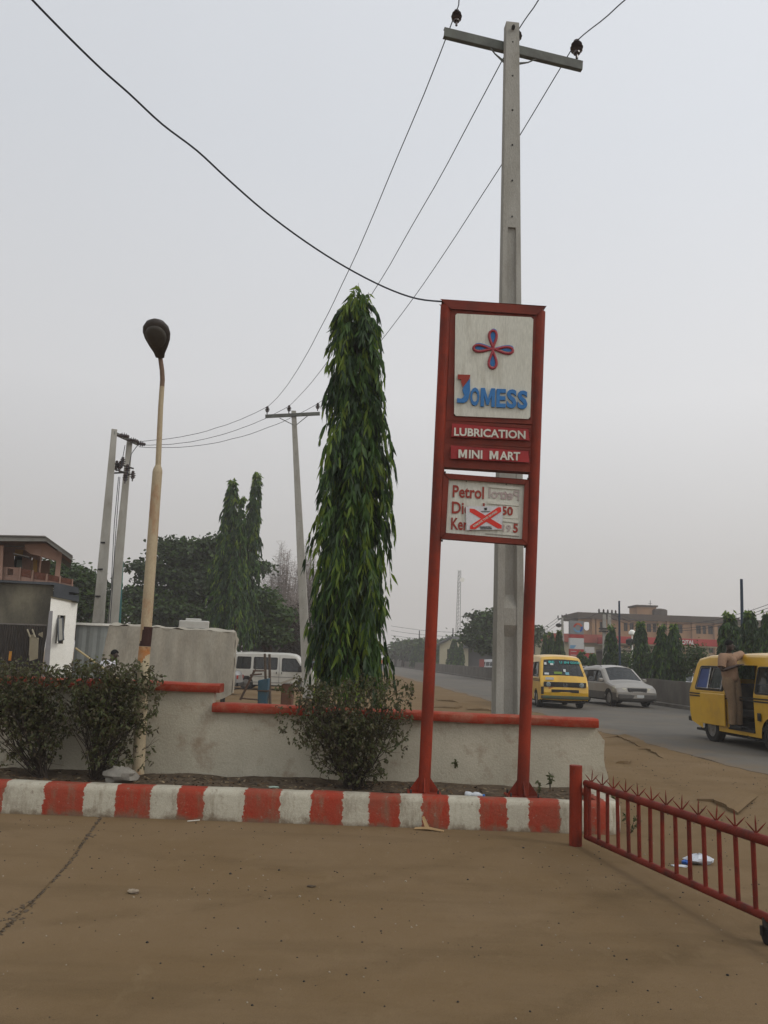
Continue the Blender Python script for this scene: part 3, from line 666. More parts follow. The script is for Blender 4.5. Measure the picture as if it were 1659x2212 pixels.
# lower part: web and two flanges
yv = R(6); U = Vector((math.cos(yv), math.sin(yv), 0)); V = Vector((-math.sin(yv), math.cos(yv), 0))
boxpole(q, pB0 + V * .03, pm_ + V * .012, Wb * .5, Wb * .30, Wm * .5, Wm * .42, 0, yv)
for s_ in (-1, 1):
    boxpole(q, pB0 + U * s_ * Wb * .375, pm_ + U * s_ * Wm * .36, Wb * .25, Wb * .66, Wm * .28, Wm * .62, 0, yv)
# splayed inner edges of the flanges
for s_ in (-1, 1):
    a, b = pB0, pm_
    pts = lambda c, w_: [c + U * s_ * w_ * .252 - V * w_ * .325, c + U * s_ * w_ * .252 - V * w_ * .10, c + U * s_ * w_ * .17 - V * w_ * .118, c + U * s_ * w_ * .19 - V * w_ * .13]
    q.hexa(pts(a, Wb), pts(b, Wm))
for zz in (P(1100, 1330, PY).z, P(1100, 1030, PY).z, P(1100, 720, PY).z):
    f = (zz - pB0.z) / (pT.z - pB0.z); c = pB0.lerp(pT, f); w_ = w_at(f)
    o4 = lambda z, hw, fr: [c + Vector((0, 0, z)) - U * hw + V * fr, c + Vector((0, 0, z)) + U * hw + V * fr, c + Vector((0, 0, z)) + U * hw, c + Vector((0, 0, z)) - U * hw]
    lv = [(-.30, .19, -.10), (-.14, .247, -.30), (.10, .247, -.30), (.30, .19, -.10)]
    for (z0, h0, f0), (z1_, h1, f1) in zip(lv[:-1], lv[1:]): q.hexa(o4(z0, h0 * w_, f0 * w_), o4(z1_, h1 * w_, f1 * w_))
shaft = build(q, 'shaft', m_conc, lp, bevel=.012)
for k in range(18):
    f = .12 + .05 * k
    if f > .98: break
    if f < fr_ and k % 3: continue
    c = pB0.lerp(pT, f); w_ = w_at(f); q = MB(); q.lathe([(.014, -.004), (.014, .004)], c - V * (w_ * (.36 if f > fr_ else .335)) , 8, Matrix.Rotation(R(90), 3, 'X'))
    if f > fr_: build(q, 'bolt_hole', m_black, lp)
# crossarm: runs with the left end nearer
aL = P(961, 54, 12.0); aR = P(1263, 128, 11.75)
aL = P(961, 54, 11.78); aR = P(1263, 128, 12.25)
def crossarm(parent, a, b, h, m, back=.0, off=Vector((0, 0, 0))):
    q = MB(); d = (b - a).normalized(); n_ = Vector((-d.y, d.x, 0)).normalized(); upv = d.cross(n_) * -1
    if upv.z < 0: upv = -upv
    def c4(c, h_, t): return [c - n_ * t - upv * h_, c + n_ * t - upv * h_, c + n_ * t + upv * h_, c - n_ * t + upv * h_]
    q.hexa(c4(a, h / 2, .006), c4(b, h / 2, .006))
    for s_ in (-1, 1):
        e = upv * (s_ * h / 2); q.hexa([p + e + n_ * .035 for p in c4(a, .005, .036)], [p + e + n_ * .035 for p in c4(b, .005, .036)])
    return build(q, 'crossarm', m, parent)
mid = (aL + aR) / 2
crossarm(lp, aL + Vector((0, .14, 0)), aR + Vector((0, .14, 0)), .16, m_steel)
for (a, b) in ((P(1052, 83, 12.0), P(1090, 128, 12.0)), (P(1165, 116, 12.15), P(1120, 132, 12.1))):
    q = MB(); a = a + Vector((0, .1, 0)); b = b + Vector((0, .06, 0)); q.tube([a, a.lerp(b, .5) + Vector((0, 0, -.03)), b], [.01, .012, .022], 6); build(q, 'brace', m_steel, lp)
iL = P(986, 50, 11.97); iR = P(1246, 120, 12.40); iC = P(1119, 72, 12.25) + Vector((0, .08, -.1))
insulator(lp, iL, (0, .05, 1), .95); insulator(lp, iR, (0, .05, 1), 1.15); insulator(lp, iC, (.02, 0, 1), .85)
q = MB(); q.lathe([(.03, 0), (.03, .05), (.012, .08)], pT - V * .1 + Vector((0, 0, -.14)), 8, Matrix.Rotation(R(90), 3, 'X')); build(q, 'bracket_bolt', m_dark, lp)
L1 = [iL + Vector((0, 0, .24)), iC + Vector((0, 0, .2)), iR + Vector((0, 0, .28))]

# second pole, further back
def t_pole(name, label, base, top, wb, wt, al, ar, ins, group, arm_h=.14, holes=12, yaw=0):
    r_ = thing(name, label, 'utility pole', (base.x, base.y, base.z), group)
    q = MB(); boxpole(q, base, top, wb, wb * .8, wt, wt * .8, 0, yaw); build(q, 'shaft', m_conc, r_, bevel=.01)
    if al is not None: crossarm(r_, al, ar, arm_h, m_steel)
    for k in range(holes):
        f = .30 + .66 * k / max(1, holes - 1); c = base.lerp(top, f); w_ = wb + (wt - wb) * f; q = MB()
        q.lathe([(.013, -.004), (.013, .004)], c + Vector((0, -w_ * .4, 0)), 6, Matrix.Rotation(R(90), 3, 'X')); build(q, 'bolt_hole', m_black, r_)
    for c in ins: insulator(r_, c, (0, 0, 1), 1.15)
    return r_
MYy = 35.
b_ = P(662, 1440, MYy); t_ = P(634.5, 888, MYy); b0 = b_ + (b_ - t_) * (b_.z / (t_.z - b_.z))
mI = [P(577, 892, MYy), P(624, 890, MYy), P(686, 885, MYy)]
mp_ = t_pole('power_line_pole', 'leaning concrete power pole just left of the tall weeping tree', b0, t_, .42, .20, P(573, 899, MYy - .15), P(691, 893, MYy - .15), mI, 'concrete power line poles')
for a, b in ((P(604, 903, MYy - .1), P(634, 918, MYy - .15)), (P(665, 898, MYy - .1), P(640, 918, MYy - .15))):
    q = MB(); q.tube([a, b], .018, 5); build(q, 'brace', m_steel, mp_)
L2 = [c + Vector((0, 0, .28)) for c in mI]
# twin poles on the left
TYy = 31.
tw = thing('twin_pole', 'pair of concrete power poles tied together with insulators and transformer arms', 'utility pole', (P(226, 1450, TYy).x, TYy, 0))
for (bx, by_), (tx_, ty_), dw, yy in (((203, 1450), (247, 928), .50, TYy), ((235, 1440), (280, 953), .46, TYy + .9)):
    b_ = P(bx, by_, yy); t_ = P(tx_, ty_, yy); b0 = b_ + (b_ - t_) * (b_.z / (t_.z - b_.z)); q = MB(); boxpole(q, b0, t_, dw, dw * .8, .21, .2, 0, R(20)); so_ = build(q, 'shaft', m_conc, tw, bevel=.01)
    for k in range(5 if yy == TYy else 0):
        f = .16 + .1 * k; c = b0.lerp(t_, f); wq = dw + (.21 - dw) * f; q = MB(); q.box(c.x - wq * .28, c.x + wq * .2, c.y - wq * .56, c.y - wq * .5, c.z - .03, c.z + .03); build(q, 'step_slot', m_black, tw)
q = MB(); a = P(247, 935, TYy - .1); b = P(298, 958, TYy + 1.0); crossarm(tw, a, b, .12, m_steel)
TI = [P(256, 940, TYy), P(276, 950, TYy + .5), P(292, 957, TYy + 1)]
for c in TI:
    insulator(tw, c, (.9, .2, -.05), 1.5)
for (px, py, px2, py2) in ((238, 1010, 290, 1028), (244, 1022, 280, 1020), (246, 1000, 288, 1012)):
    q = MB(); q.tube([P(px, py, TYy), P(px2, py2, TYy + 1)], .035, 6); build(q, 'transformer_arm', m_dark, tw)
for (px, py) in ((251, 1008), (258, 1010), (264, 1000), (274, 1016), (286, 1030), (270, 1035)):
    insulator(tw, P(px, py + 6, TYy + .2), (0, 0, 1), 1.3)
for pts in ([(270, 962), (263, 1000), (262, 1010)], [(297, 962), (284, 980), (272, 1040)], [(256, 1030), (247, 1130), (240, 1270), (226, 1440)], [(259, 1030), (250, 1150), (241, 1300), (230, 1440)]):
    q = MB(); q.tube([P(x, y, TYy - .3) for x, y in pts], .014, 5); build(q, 'down_cable', m_wire, tw)
T2 = [P(299, 953, TYy + .5), P(300, 961, TYy + .6), P(300, 965, TYy + .8)]

# overhead wires
def wire(a, b, sag, r_, label, grp='overhead power wires', n=28, kink=None, name='power_wire'):
    pts = []
    for i in range(n + 1):
        t = i / n; p = a.lerp(b, t) + Vector((0, 0, -sag * 4 * t * (1 - t)))
        p += Vector((mn.noise(Vector((t * 9, a.x, 0))), 0, mn.noise(Vector((t * 11, a.x, 5))))) * .022
        pts.append(p)
    q = MB(); q.tube(pts, r_, 5); c = (a + b) / 2; o = build(q, name, m_wire, loc=c); return tag(o, label, 'wire', grp)
nm_ = ['left', 'middle', 'right']
SG = [1.15, .8, .9]
for k in range(3):
    wire(L1[k], L2[k], SG[k], .0095, 'power wire from the %s insulator of the front pole down to the leaning pole' % nm_[k])
    wire(L2[k], T2[k], .35 + .15 * k, .011, 'power wire from the %s insulator of the leaning pole to the twin poles' % nm_[k])
ends = [P(1003, -60, 9.2), P(1205, -80, 9.5), P(1420, -72, 9.5)]
for k in range(3): wire(L1[k], L1[k] + (ends[k] - L1[k]) * 3.2, .1, .0095, 'power wire rising out of view from the %s insulator of the front pole' % nm_[k])
# thick cable from the sign top to the upper left
cpts = [(962, 652), (900, 645), (830, 620), (745, 576), (660, 522), (570, 455), (490, 385), (425, 325), (350, 268), (280, 203), (220, 150), (150, 82), (70, 0), (30, -45)]
q = MB(); cp = [P(x, y, 9.6 - .30 * i) for i, (x, y) in enumerate(cpts)]
sm = []
for i in range(len(cp) - 1):
    p0, p1, p2, p3 = cp[max(0, i - 1)], cp[i], cp[i + 1], cp[min(len(cp) - 1, i + 2)]
    for k in range(4):
        t = k / 4; sm.append(.5 * ((2 * p1) + (p2 - p0) * t + (2 * p0 - 5 * p1 + 4 * p2 - p3) * t * t + (3 * p1 - p0 - 3 * p2 + p3) * t ** 3))
q.tube(sm + [cp[-1]], .0105, 6)
tag(build(q, 'cable', m_wire, loc=cp[5]), 'thick dark cable sagging from the sign top to the upper left', 'cable')

# ================================================================== lamp post
LY = 10.12
m_cream = mat('lamp_post_cream', (.43, .37, .25), (.36, .28, .18), .6, 2.5, .1, 40, dirt=(.28, .11, .04), dscale=2.6, dlo=.53, dhi=.68, damt=.85, stretch=(1, 1, .45))
m_lampd = mat('lamp_grey_brown', (.075, .065, .06), (.05, .045, .04), .5, 4, dirt=(.14, .10, .07), damt=.4)
ls = thing('street_lamp', 'rusty cream street lamp with a dark oval head above the left shrub', 'street lamp', (P(298, 1668, LY).x, LY, .25))
lpts = [(298, 1672), (304, 1560), (311, 1420), (327, 1200), (334, 1100), (340, 1020)]
q = MB(); q.tube([P(x, y, LY) for x, y in lpts], [.072, .07, .068, .064, .062, .06], 20); build(q, 'post', m_cream, ls, smooth=60)
q = MB(); c1, c2 = P(340, 1022, LY), P(341.5, 1005, LY); q.tube([c1, c1.lerp(c2, .4), c2], [.061, .058, .035], 20); build(q, 'reducer', m_cream, ls, smooth=60)
ap = [(341.5, 1008), (344, 950), (347, 880), (350, 835), (351, 820), (350, 800), (346.5, 775), (345.5, 760)]
q = MB(); q.tube([P(x, y, LY - .02 * i) for i, (x, y) in enumerate(ap)], [.034, .033, .031, .030, .030, .029, .028, .028], 14)
build(q, 'arm', mat('lamp_arm_rust', (.20, .13, .09), (.12, .08, .06), .6, 3, dirt=(.36, .27, .17), dscale=2, dlo=.45, damt=.7), ls, smooth=60)
q = MB(); a, b = P(341.5, 1008, LY), P(347, 880, LY - .04); c_ = P(350, 835, LY - .06); q.tube([a, P(344, 950, LY - .02), b, c_], [.0345, .0335, .0315, .0306], 14); build(q, 'painted_sleeve', m_cream, ls, smooth=60)
q = MB(); a, b = P(309.2, 1432, LY), P(313, 1397, LY); q.tube([a, a.lerp(b, .5), b], .0692, 20); build(q, 'rusted_band', mat('orange_rust', (.36, .15, .05), (.42, .30, .17), .8, 9, dirt=(.12, .05, .03), dscale=8, damt=.7), ls, smooth=60)
q = MB(); a, b = P(313, 1396, LY), P(317.5, 1354, LY); q.tube([a, b], .0695, 20); build(q, 'painted_band', mat('brown_paint', (.045, .022, .018), None, .5, 4), ls, smooth=60)
# head: an egg-shaped shell seen from below with a recessed bowl
hb = P(345.5, 772, LY - .15); ht = P(334, 690, LY - .62)
ax = (ht - hb); hl = ax.length; ax.normalize(); sx_ = RT - ax * RT.dot(ax); sx_.normalize(); nz = sx_.cross(ax); 
if nz.y > 0: nz = -nz                # points down and towards the camera
prof = [(0, .055), (.12, .07), (.3, .115), (.5, .155), (.65, .168), (.8, .155), (.92, .11), (1, .03)]
q = MB(); n_ = 20; vs = []
for f, hw in prof:
    c = hb + ax * hl * f
    for j in range(n_):
        a = 2 * math.pi * j / n_; vs.append(c + sx_ * hw * math.cos(a) + nz * hw * (.35 if math.sin(a) > 0 else .75) * math.sin(a))
q.add(vs, [(i * n_ + j, i * n_ + (j + 1) % n_, (i + 1) * n_ + (j + 1) % n_, (i + 1) * n_ + j) for i in range(len(prof) - 1) for j in range(n_)] + [tuple(range(n_)), tuple(range((len(prof) - 1) * n_, len(prof) * n_))])
ho = build(q, 'lamp_head', m_lampd, ls, smooth=60)
q = MB(); vs = []
lv = [(1.0, .20), (.93, .36), (.75, .44), (.4, .50), (.0, .52)]
for s_, dd in lv:
    for j in range(n_):
        a = 2 * math.pi * j / n_; f = .60 + .30 * s_ * math.sin(a); hw = .128 * s_ * (1.0 + .12 * math.sin(a))
        vs.append(hb + ax * hl * f + sx_ * hw * math.cos(a) + nz * .165 * dd)
q.add(vs, [(i * n_ + j, i * n_ + (j + 1) % n_, (i + 1) * n_ + (j + 1) % n_, (i + 1) * n_ + j) for i in range(len(lv) - 1) for j in range(n_)])
build(q, 'lamp_bowl', mat('dirty_lamp_bowl', (.09, .085, .075), (.06, .055, .05), .25, 3), ho, smooth=60)
# ================================================================== foliage helpers
def leaves(pos, dr, L_, W_, mi, rs, fold=.25, droop=.15, shape=(.30, .62)):
    """numpy arrays: pos (n,3) base, dr (n,3) unit direction; returns verts, faces, material index"""
    n = len(pos); rv = rs.normal(size=(n, 3)); side = np.cross(dr, rv); side /= np.linalg.norm(side, axis=1)[:, None] + 1e-9
    nr = np.cross(side, dr); L_ = L_[:, None]; W_ = W_[:, None] * .5
    dz = np.zeros((n, 3)); dz[:, 2] = -1
    a, b = shape
    v = np.stack([pos, pos + dr * L_ * a + side * W_ + nr * W_ * fold, pos + dr * L_ * a - side * W_ + nr * W_ * fold,
                  pos + dr * L_ * b + side * W_ * .8 + nr * W_ * fold + dz * L_ * droop * .5, pos + dr * L_ * b - side * W_ * .8 + nr * W_ * fold + dz * L_ * droop * .5,
                  pos + dr * L_ + dz * L_ * droop], 1).reshape(-1, 3)
    k = np.arange(n) * 6
    return v, k, mi
def leafmesh(name, batches, mats, parent, smooth=True):
    V = []; F = []; MI = []; off = 0; o_ = FR.get(parent.name, Vector()) if parent else Vector()
    for v, k, mi in batches:
        V.append(v); k = k + off
        t1 = np.stack([k, k + 2, k + 1, k + 1], 1); 
        q = np.stack([k + 1, k + 2, k + 4, k + 3], 1); t2 = np.stack([k + 3, k + 4, k + 5, k + 5], 1)
        F.append((t1, q, t2)); MI.append(mi); off += len(v)
    V = np.concatenate(V) - np.array(o_[:])
    tri1 = np.concatenate([f[0][:, :3] for f in F]); qd = np.concatenate([f[1] for f in F]); tri2 = np.concatenate([f[2][:, :3] for f in F]); mi = np.concatenate(MI)
    me = bpy.data.meshes.new(name); n = len(tri1)
    me.vertices.add(len(V)); me.vertices.foreach_set('co', V.astype(np.float32).ravel())
    loops = np.concatenate([tri1.ravel(), qd.ravel(), tri2.ravel()])
    me.loops.add(len(loops)); me.loops.foreach_set('vertex_index', loops.astype(np.int32))
    me.polygons.add(3 * n)
    tot = np.concatenate([np.full(n, 3), np.full(n, 4), np.full(n, 3)]); st = np.concatenate([[0], np.cumsum(tot)[:-1]])
    me.polygons.foreach_set('loop_start', st.astype(np.int32))
    me.polygons.foreach_set('material_index', np.concatenate([mi, mi, mi]).astype(np.int32))
    for m in mats: me.materials.append(m)
    me.update(calc_edges=True); me.validate()
    o = bpy.data.objects.new(name, me); COL.objects.link(o)
    if parent: o.parent = parent; FR[o.name] = o_
    return o
ASH = [leafmat('ashoka_dark', (.022, .048, .018), (.035, .07, .022), .25), leafmat('ashoka_mid', (.045, .10, .02), (.07, .14, .026), .35), leafmat('ashoka_young', (.15, .24, .03), (.20, .27, .04), .5)]
m_bark = mat('bark', (.10, .075, .055), (.06, .045, .035), .9, 8, .5, 40)
def unit(a): return a / (np.linalg.norm(a, axis=-1, keepdims=True) + 1e-9)
def ashoka(root, base, prof, nbr, lsz=.17, lwd=.034, seed=1, per=22, drop=(.5, 1.0), axis=None, mats=ASH, zlow=None, yfrac=(.50, .36, .14), tips=True):
    """prof: list of (height above base, radius). Long leaves hang from arching, drooping branchlets."""
    rs = np.random.RandomState(seed); base = np.array(base[:]); H = prof[-1][0]
    hs = [p[0] for p in prof]; rr = [p[1] for p in prof]
    lean = np.array(axis if axis is not None else (0, 0, 0.)); B = []; tw = MB()
    for i in range(nbr):
        z = rs.uniform(0, 1) ** .85; z = (hs[0] + (H - hs[0]) * (1 - z * .999)) if i % 2 else hs[0] + (H - hs[0]) * rs.uniform(0, .97)
        a = rs.uniform(0, 2 * np.pi); r_ = np.interp(z, hs, rr) * rs.uniform(.35, 1.03) * (1 + .10 * math.sin(3 * a + z * 1.7) + .20 * mn.noise(Vector((math.cos(a) * 1.3, math.sin(a) * 1.3, z * 1.1 + seed)))); dp = rs.uniform(*drop) * min(1, .35 + r_)
        if z > H * .88: dp *= .45
        d = np.array([math.cos(a), math.sin(a), 0]); c = base + lean * z + np.array([0, 0, z + dp * .45])
        t = np.linspace(0, 1, 7)[:, None]
        path = c + d * r_ * (1 - (1 - t) ** 2) + np.array([0, 0, 1.]) * (.10 * np.sin(t * 2.2) - dp * t ** 1.7)
        if i % 3 == 0: tw.tube([Vector(p) for p in path[::2]], [.006, .005, .004, .002], 3)
        n = per; tt = rs.uniform(.25, 1.0, n) ; seg = np.clip((tt * 6).astype(int), 0, 5); fr = tt * 6 - seg
        p = path[seg] * (1 - fr[:, None]) + path[seg + 1] * fr[:, None]; tang = unit(path[seg + 1] - path[seg])
        lat = np.cross(tang, d + np.array([0, 0, .01])); lat = unit(lat); sg_ = np.where(np.arange(n) % 2, 1., -1.)[:, None]
        dd = unit(np.array([0, 0, -1.]) * rs.uniform(.7, 1.3, (n, 1)) + tang * .5 + lat * sg_ * rs.uniform(.15, .75, (n, 1)) + d * rs.uniform(-.05, .35, (n, 1)) + rs.normal(size=(n, 3)) * .12)
        cl = rs.choice(3, p=yfrac); cl = max(cl, 1) if mn.noise(Vector((math.cos(a) * 1.6, math.sin(a) * 1.6, z * 1.9 + 7))) > .22 else cl; m_ = np.where(rs.uniform(size=n) < .8, cl, rs.choice(3, size=n, p=yfrac)); m_ = np.where((tt > .86) & (cl > 0) & (rs.uniform(size=n) < .5), 2, m_)
        B.append(leaves(p, dd, lsz * rs.uniform(.4, 1.3, n), lwd * rs.uniform(.6, 1.35, n), m_, rs, fold=.35, droop=.12))
    if tips:   # loose sprigs standing at the very top
        for i in range(14):
            a = rs.uniform(0, 6.28); c = base + lean * H + np.array([math.cos(a) * .16, math.sin(a) * .16, H - .15]); hh = rs.uniform(.1, .38)
            tw.tube([Vector(c), Vector(c + np.array([0, 0, hh]))], .003, 3); n = 7
            p = c + np.array([0, 0, 1]) * rs.uniform(.2, 1, (n, 1)) * hh; dd = unit(rs.normal(size=(n, 3)) * np.array([1, 1, .3]) + np.array([0, 0, -.9]))
            B.append(leaves(p, dd, lsz * rs.uniform(.5, .9, n), lwd * rs.uniform(.8, 1.2, n), rs.choice([1, 2], size=n), rs))
    crown = leafmesh('crown', B, mats, root)
    tw.tube([Vector(base + lean * z) + Vector((0, 0, z)) for z in np.linspace(-.1, H * .93, 8)], list(np.linspace(.085 if H > 5 else .06, .015, 8)), 8)
    build(tw, 'trunk', m_bark, root, smooth=60)
    return root
TYb = 13.0; tb = P(756, 1450, TYb); txc = tb.x
def hw(y, xl, xr): return P(829, y, TYb).z, (P(xr, y, TYb).x - P(xl, y, TYb).x) / 2
pf = []
for y, xl, xr in ((1470, 700, 835), (1430, 672, 850), (1350, 664, 842), (1250, 664, 838), (1150, 668, 838), (1050, 672, 838), (950, 685, 842), (860, 700, 832), (780, 704, 828), (700, 712, 818), (650, 730, 812)):
    z, h = hw(y, xl, xr); pf.append((z, h * (1.02 + .06 * math.sin(y * .05))))
big = thing('weeping_tree', 'tall narrow weeping tree with long drooping leaves behind the centre of the wall', 'tree', (txc, TYb, 0), 'weeping columnar trees')
tl = P(775, 640, TYb); ln = (tl.x - txc) / (tl.z)
ashoka(big, (txc, TYb, 0), pf, 1150, lsz=.215, lwd=.038, seed=3, per=25, drop=(.4, 1.25), axis=(ln, 0, 0), yfrac=(.54, .33, .13))

# ================================================================== shrubs in the planter
SHR = [leafmat('shrub_olive', (.082, .080, .036), (.108, .102, .048), .38), leafmat('shrub_green', (.075, .095, .034), (.10, .115, .042), .42), leafmat('shrub_dry', (.095, .075, .042), (.065, .052, .032), .2)]
m_stem = mat('dark_stem', (.035, .027, .022), (.06, .048, .038), .9, 12)
def shrub(name, label, base, blobs, nstem, nleaf, seed, lsz=.05, lwd=.024, prob=(.55, .3, .15)):
    """blobs: list of (centre, (rx, ry, rz)); stems run from the base to points in the blobs, leaves sit around twig ends"""
    rs = np.random.RandomState(seed); root = thing(name, label, 'shrub', (base.x, base.y, base.z)); st = MB(); B = []; wts = np.array([b[1][0] * b[1][1] * b[1][2] for b in blobs]); wts /= wts.sum()
    tips = []
    for i in range(nstem):
        b = blobs[rs.choice(len(blobs), p=wts)]; q = unit(rs.normal(size=3)) * rs.uniform(.2, .95)
        tip = np.array(b[0]) + q * np.array(b[1]); a = rs.uniform(0, 6.28)
        s0 = np.array(base[:]) + np.array([math.cos(a) * .06, math.sin(a) * .05, -.03]); mid = s0 * .55 + tip * .45 + np.array([0, 0, .12 * rs.uniform(-.5, 1)]) + rs.normal(size=3) * .05
        pth = [Vector(s0), Vector(s0 * .8 + mid * .2 + rs.normal(size=3) * .02), Vector(mid), Vector(mid * .4 + tip * .6 + rs.normal(size=3) * .05), Vector(tip)]
        r0 = .016 if i < 9 else .007; st.tube(pth, [r0, r0 * .85, r0 * .6, .004, .002], 5)
        for k in range(5):
            o = pth[2].lerp(pth[4], rs.uniform(0, 1)); e = o + Vector(rs.normal(size=3) * .10) + Vector((0, 0, .04)); st.tube([o, e], [.003, .0015], 3); tips.append(np.array(e[:]))
    tips = np.array(tips)
    ntw = int(nleaf / 9); c = []
    for i in range(ntw):
        b = blobs[rs.choice(len(blobs), p=wts)]; q = unit(rs.normal(size=3)) * rs.uniform(0, 1) ** .42; p = np.array(b[0]) + q * np.array(b[1])
        if rs.uniform() < .55: t = tips[rs.randint(len(tips))]; p = p * .35 + t * .65
        ax_ = unit(np.array([rs.normal() * .7, rs.normal() * .7, rs.uniform(.2, 1.2)])); Lt = rs.uniform(.06, .15); n = 9
        if i % 2 == 0: st.tube([Vector(p), Vector(p + ax_ * Lt)], .0016, 3)
        pp = p + ax_ * Lt * np.linspace(0, 1, n)[:, None]; dd = unit(ax_ * .3 + rs.normal(size=(n, 3)) * .8 + np.array([0, 0, -.35]))
        B.append(leaves(pp, dd, lsz * rs.uniform(.5, 1.15, n), lwd * rs.uniform(.7, 1.2, n), rs.choice(3, size=n, p=prob), rs, fold=.2, droop=.2))
    leafmesh('foliage', B, SHR, root); build(st, 'stem', m_stem, root, smooth=60); return root
def blob(px, py, rx, rz, Y, ry=.35): c = P(px, py, Y); k = Y / 1789; return ((c.x, c.y, c.z), (rx * k, ry, rz * k))
SHY = 9.95
shrub('shrub', 'round olive green shrub with drooping twigs standing left of the sign posts', Vector((P(765, 1690, SHY).x, SHY, .27)),
      [blob(752, 1540, 120, 62, SHY, .42), blob(830, 1510, 70, 42, SHY, .35), blob(685, 1510, 62, 38, SHY, .35), blob(745, 1620, 105, 62, SHY, .38), blob(655, 1590, 50, 32, SHY), blob(850, 1600, 40, 40, SHY), blob(770, 1672, 70, 32, SHY), blob(885, 1495, 32, 26, SHY, .15), blob(622, 1560, 28, 30, SHY, .18), blob(640, 1490, 34, 24, SHY, .2), blob(862, 1560, 36, 40, SHY, .25), blob(800, 1485, 60, 18, SHY, .3)], 66, 9200, 11)
shrub('shrub', 'broad leggy shrub between the lamp post and the white gatehouse wall', Vector((P(212, 1678, SHY).x, SHY, .27)),
      [blob(215, 1475, 120, 42, SHY, .45), blob(280, 1465, 75, 42, SHY), blob(230, 1450, 60, 22, SHY, .3), blob(320, 1500, 40, 30, SHY), blob(180, 1540, 85, 32, SHY), blob(270, 1560, 60, 42, SHY), blob(150, 1460, 40, 25, SHY), blob(310, 1630, 34, 40, SHY, .12), blob(300, 1540, 50, 60, SHY - .1, .15), blob(240, 1640, 60, 40, SHY), blob(335, 1575, 16, 22, SHY, .12)], 50, 7600, 23, lsz=.055)
shrub('shrub', 'thin leggy shrub with bare forked stems at the far left edge of the planter', Vector((P(92, 1672, SHY).x, SHY, .27)),
      [blob(40, 1480, 90, 48, SHY, .4), blob(110, 1500, 60, 48, SHY), blob(10, 1540, 60, 45, SHY), blob(95, 1580, 60, 40, SHY), blob(-40, 1500, 60, 60, SHY), blob(60, 1630, 80, 30, SHY), blob(70, 1455, 60, 20, SHY, .3), blob(140, 1470, 45, 26, SHY, .3), blob(0, 1450, 50, 22, SHY, .3)], 46, 7400, 31, lsz=.055, prob=(.45, .3, .25))
# small weeds
def weed(label, px, py, h, n, seed, Y=None, z=.3, name='weed'):
    rs = np.random.RandomState(seed); c = G(px, py, z); Y = Y or c.y; c = P(px, py, Y); root = thing(name, label, 'weed', c[:]); st = MB(); B = []
    for i in range(max(2, n // 12)):
        e = Vector((rs.normal() * h * .25, rs.normal() * h * .15, h * rs.uniform(.6, 1))); st.tube([c, c + e * .5 + Vector((rs.normal() * .01, 0, 0)), c + e], [.004, .003, .0015], 4); m = 12
        t = rs.uniform(.25, 1, (m, 1)); p = np.array(c[:]) + np.array(e[:]) * t; dd = unit(rs.normal(size=(m, 3)) + np.array([0, 0, .3]))
        B.append(leaves(p, dd, np.full(m, .045) * rs.uniform(.6, 1.2, m), np.full(m, .026), rs.choice([0, 1, 1], size=m), rs))
    leafmesh('foliage', B, SHR, root); build(st, 'stem', m_stem, root)
weed('small green weed with round leaves right of the right sign post', 1188, 1706, .27, 44, 5, z=.32)
weed('tiny green weed left of the right sign post plate', 1165, 1712, .13, 24, 6, z=.32)
weed('small weed tuft against the wall left of the central shrub', 560, 1672, .14, 60, 7, z=.3)
weed('low dry weed at the foot of the wall beside the left sign post', 985, 1660, .12, 20, 8, z=.45, Y=10.3)
weed('dry grassy tuft behind the gate spikes at the kerb end', 1325, 1745, .16, 50, 9, z=0)
weed('withered little plant at the broken end of the kerb', 1362, 1800, .22, 40, 10, z=0)

# ================================================================== litter
def bottle(label, p, ang, L_=.2, r_=.03, crush=True, capc=None, name='plastic_bottle'):
    root = thing(name, label, 'bottle', p[:]); A = Matrix.Rotation(ang, 3, 'Z') @ Matrix.Rotation(R(90), 3, 'Y'); q = MB()
    q.lathe([(.02, 0), (r_, .01), (r_ * .9, L_ * .3), (r_ * (.6 if crush else .9), L_ * .42), (r_, L_ * .55), (r_ * .95, L_ * .75), (.013, L_ * .93), (.012, L_)], Vector(p) + Vector((0, 0, r_)), 12, A)
    build(q, 'body', mat('clear_plastic', (.55, .58, .60), (.45, .48, .5), .2, 10, spec=.6), root, smooth=60)
    q = MB(); q.lathe([(.015, L_ - .004), (.015, L_ + .016), (.012, L_ + .018)], Vector(p) + Vector((0, 0, r_)), 10, A); build(q, 'bottle_cap', mat('blue_cap', (.05, .18, .5), None, .4), root)
pb_ = G(1022, 1714, .33); bottle('crushed white plastic bottle with blue cap lying between the sign posts', (pb_.x - .09, pb_.y, .285), R(-14), .2, .034)
def crumple(name, label, cat, c, sx, sy, sz, m, seed):
    rs = np.random.RandomState(seed); q = MB(); nu, nv = 14, 8; vs = []
    for j in range(nv + 1):
        for i in range(nu):
            a = 2 * math.pi * i / nu; b = math.pi * j / nv; k = 1 + .5 * mn.noise(Vector((math.cos(a) * 3.2, math.sin(a) * 3.2, b * 3 + seed)))
            vs.append((c[0] + sx * math.sin(b) * math.cos(a) * k, c[1] + sy * math.sin(b) * math.sin(a) * k, c[2] + sz * (1 + math.cos(b) * k) * .5))
    q.add(vs, [(j * nu + i, j * nu + (i + 1) % nu, (j + 1) * nu + (i + 1) % nu, (j + 1) * nu + i) for j in range(nv) for i in range(nu)])
    return tag(build(q, name, m, loc=c, smooth=30), label, cat)
m_bag = mat('white_plastic_bag', (.55, .58, .62), (.45, .48, .52), .35, 10)
c = G(1510, 1868); crumple('plastic_bag', 'crumpled white plastic bag on the dust behind the gate bars', 'bag', (c.x, c.y, 0), .13, .07, .09, m_bag, 3)
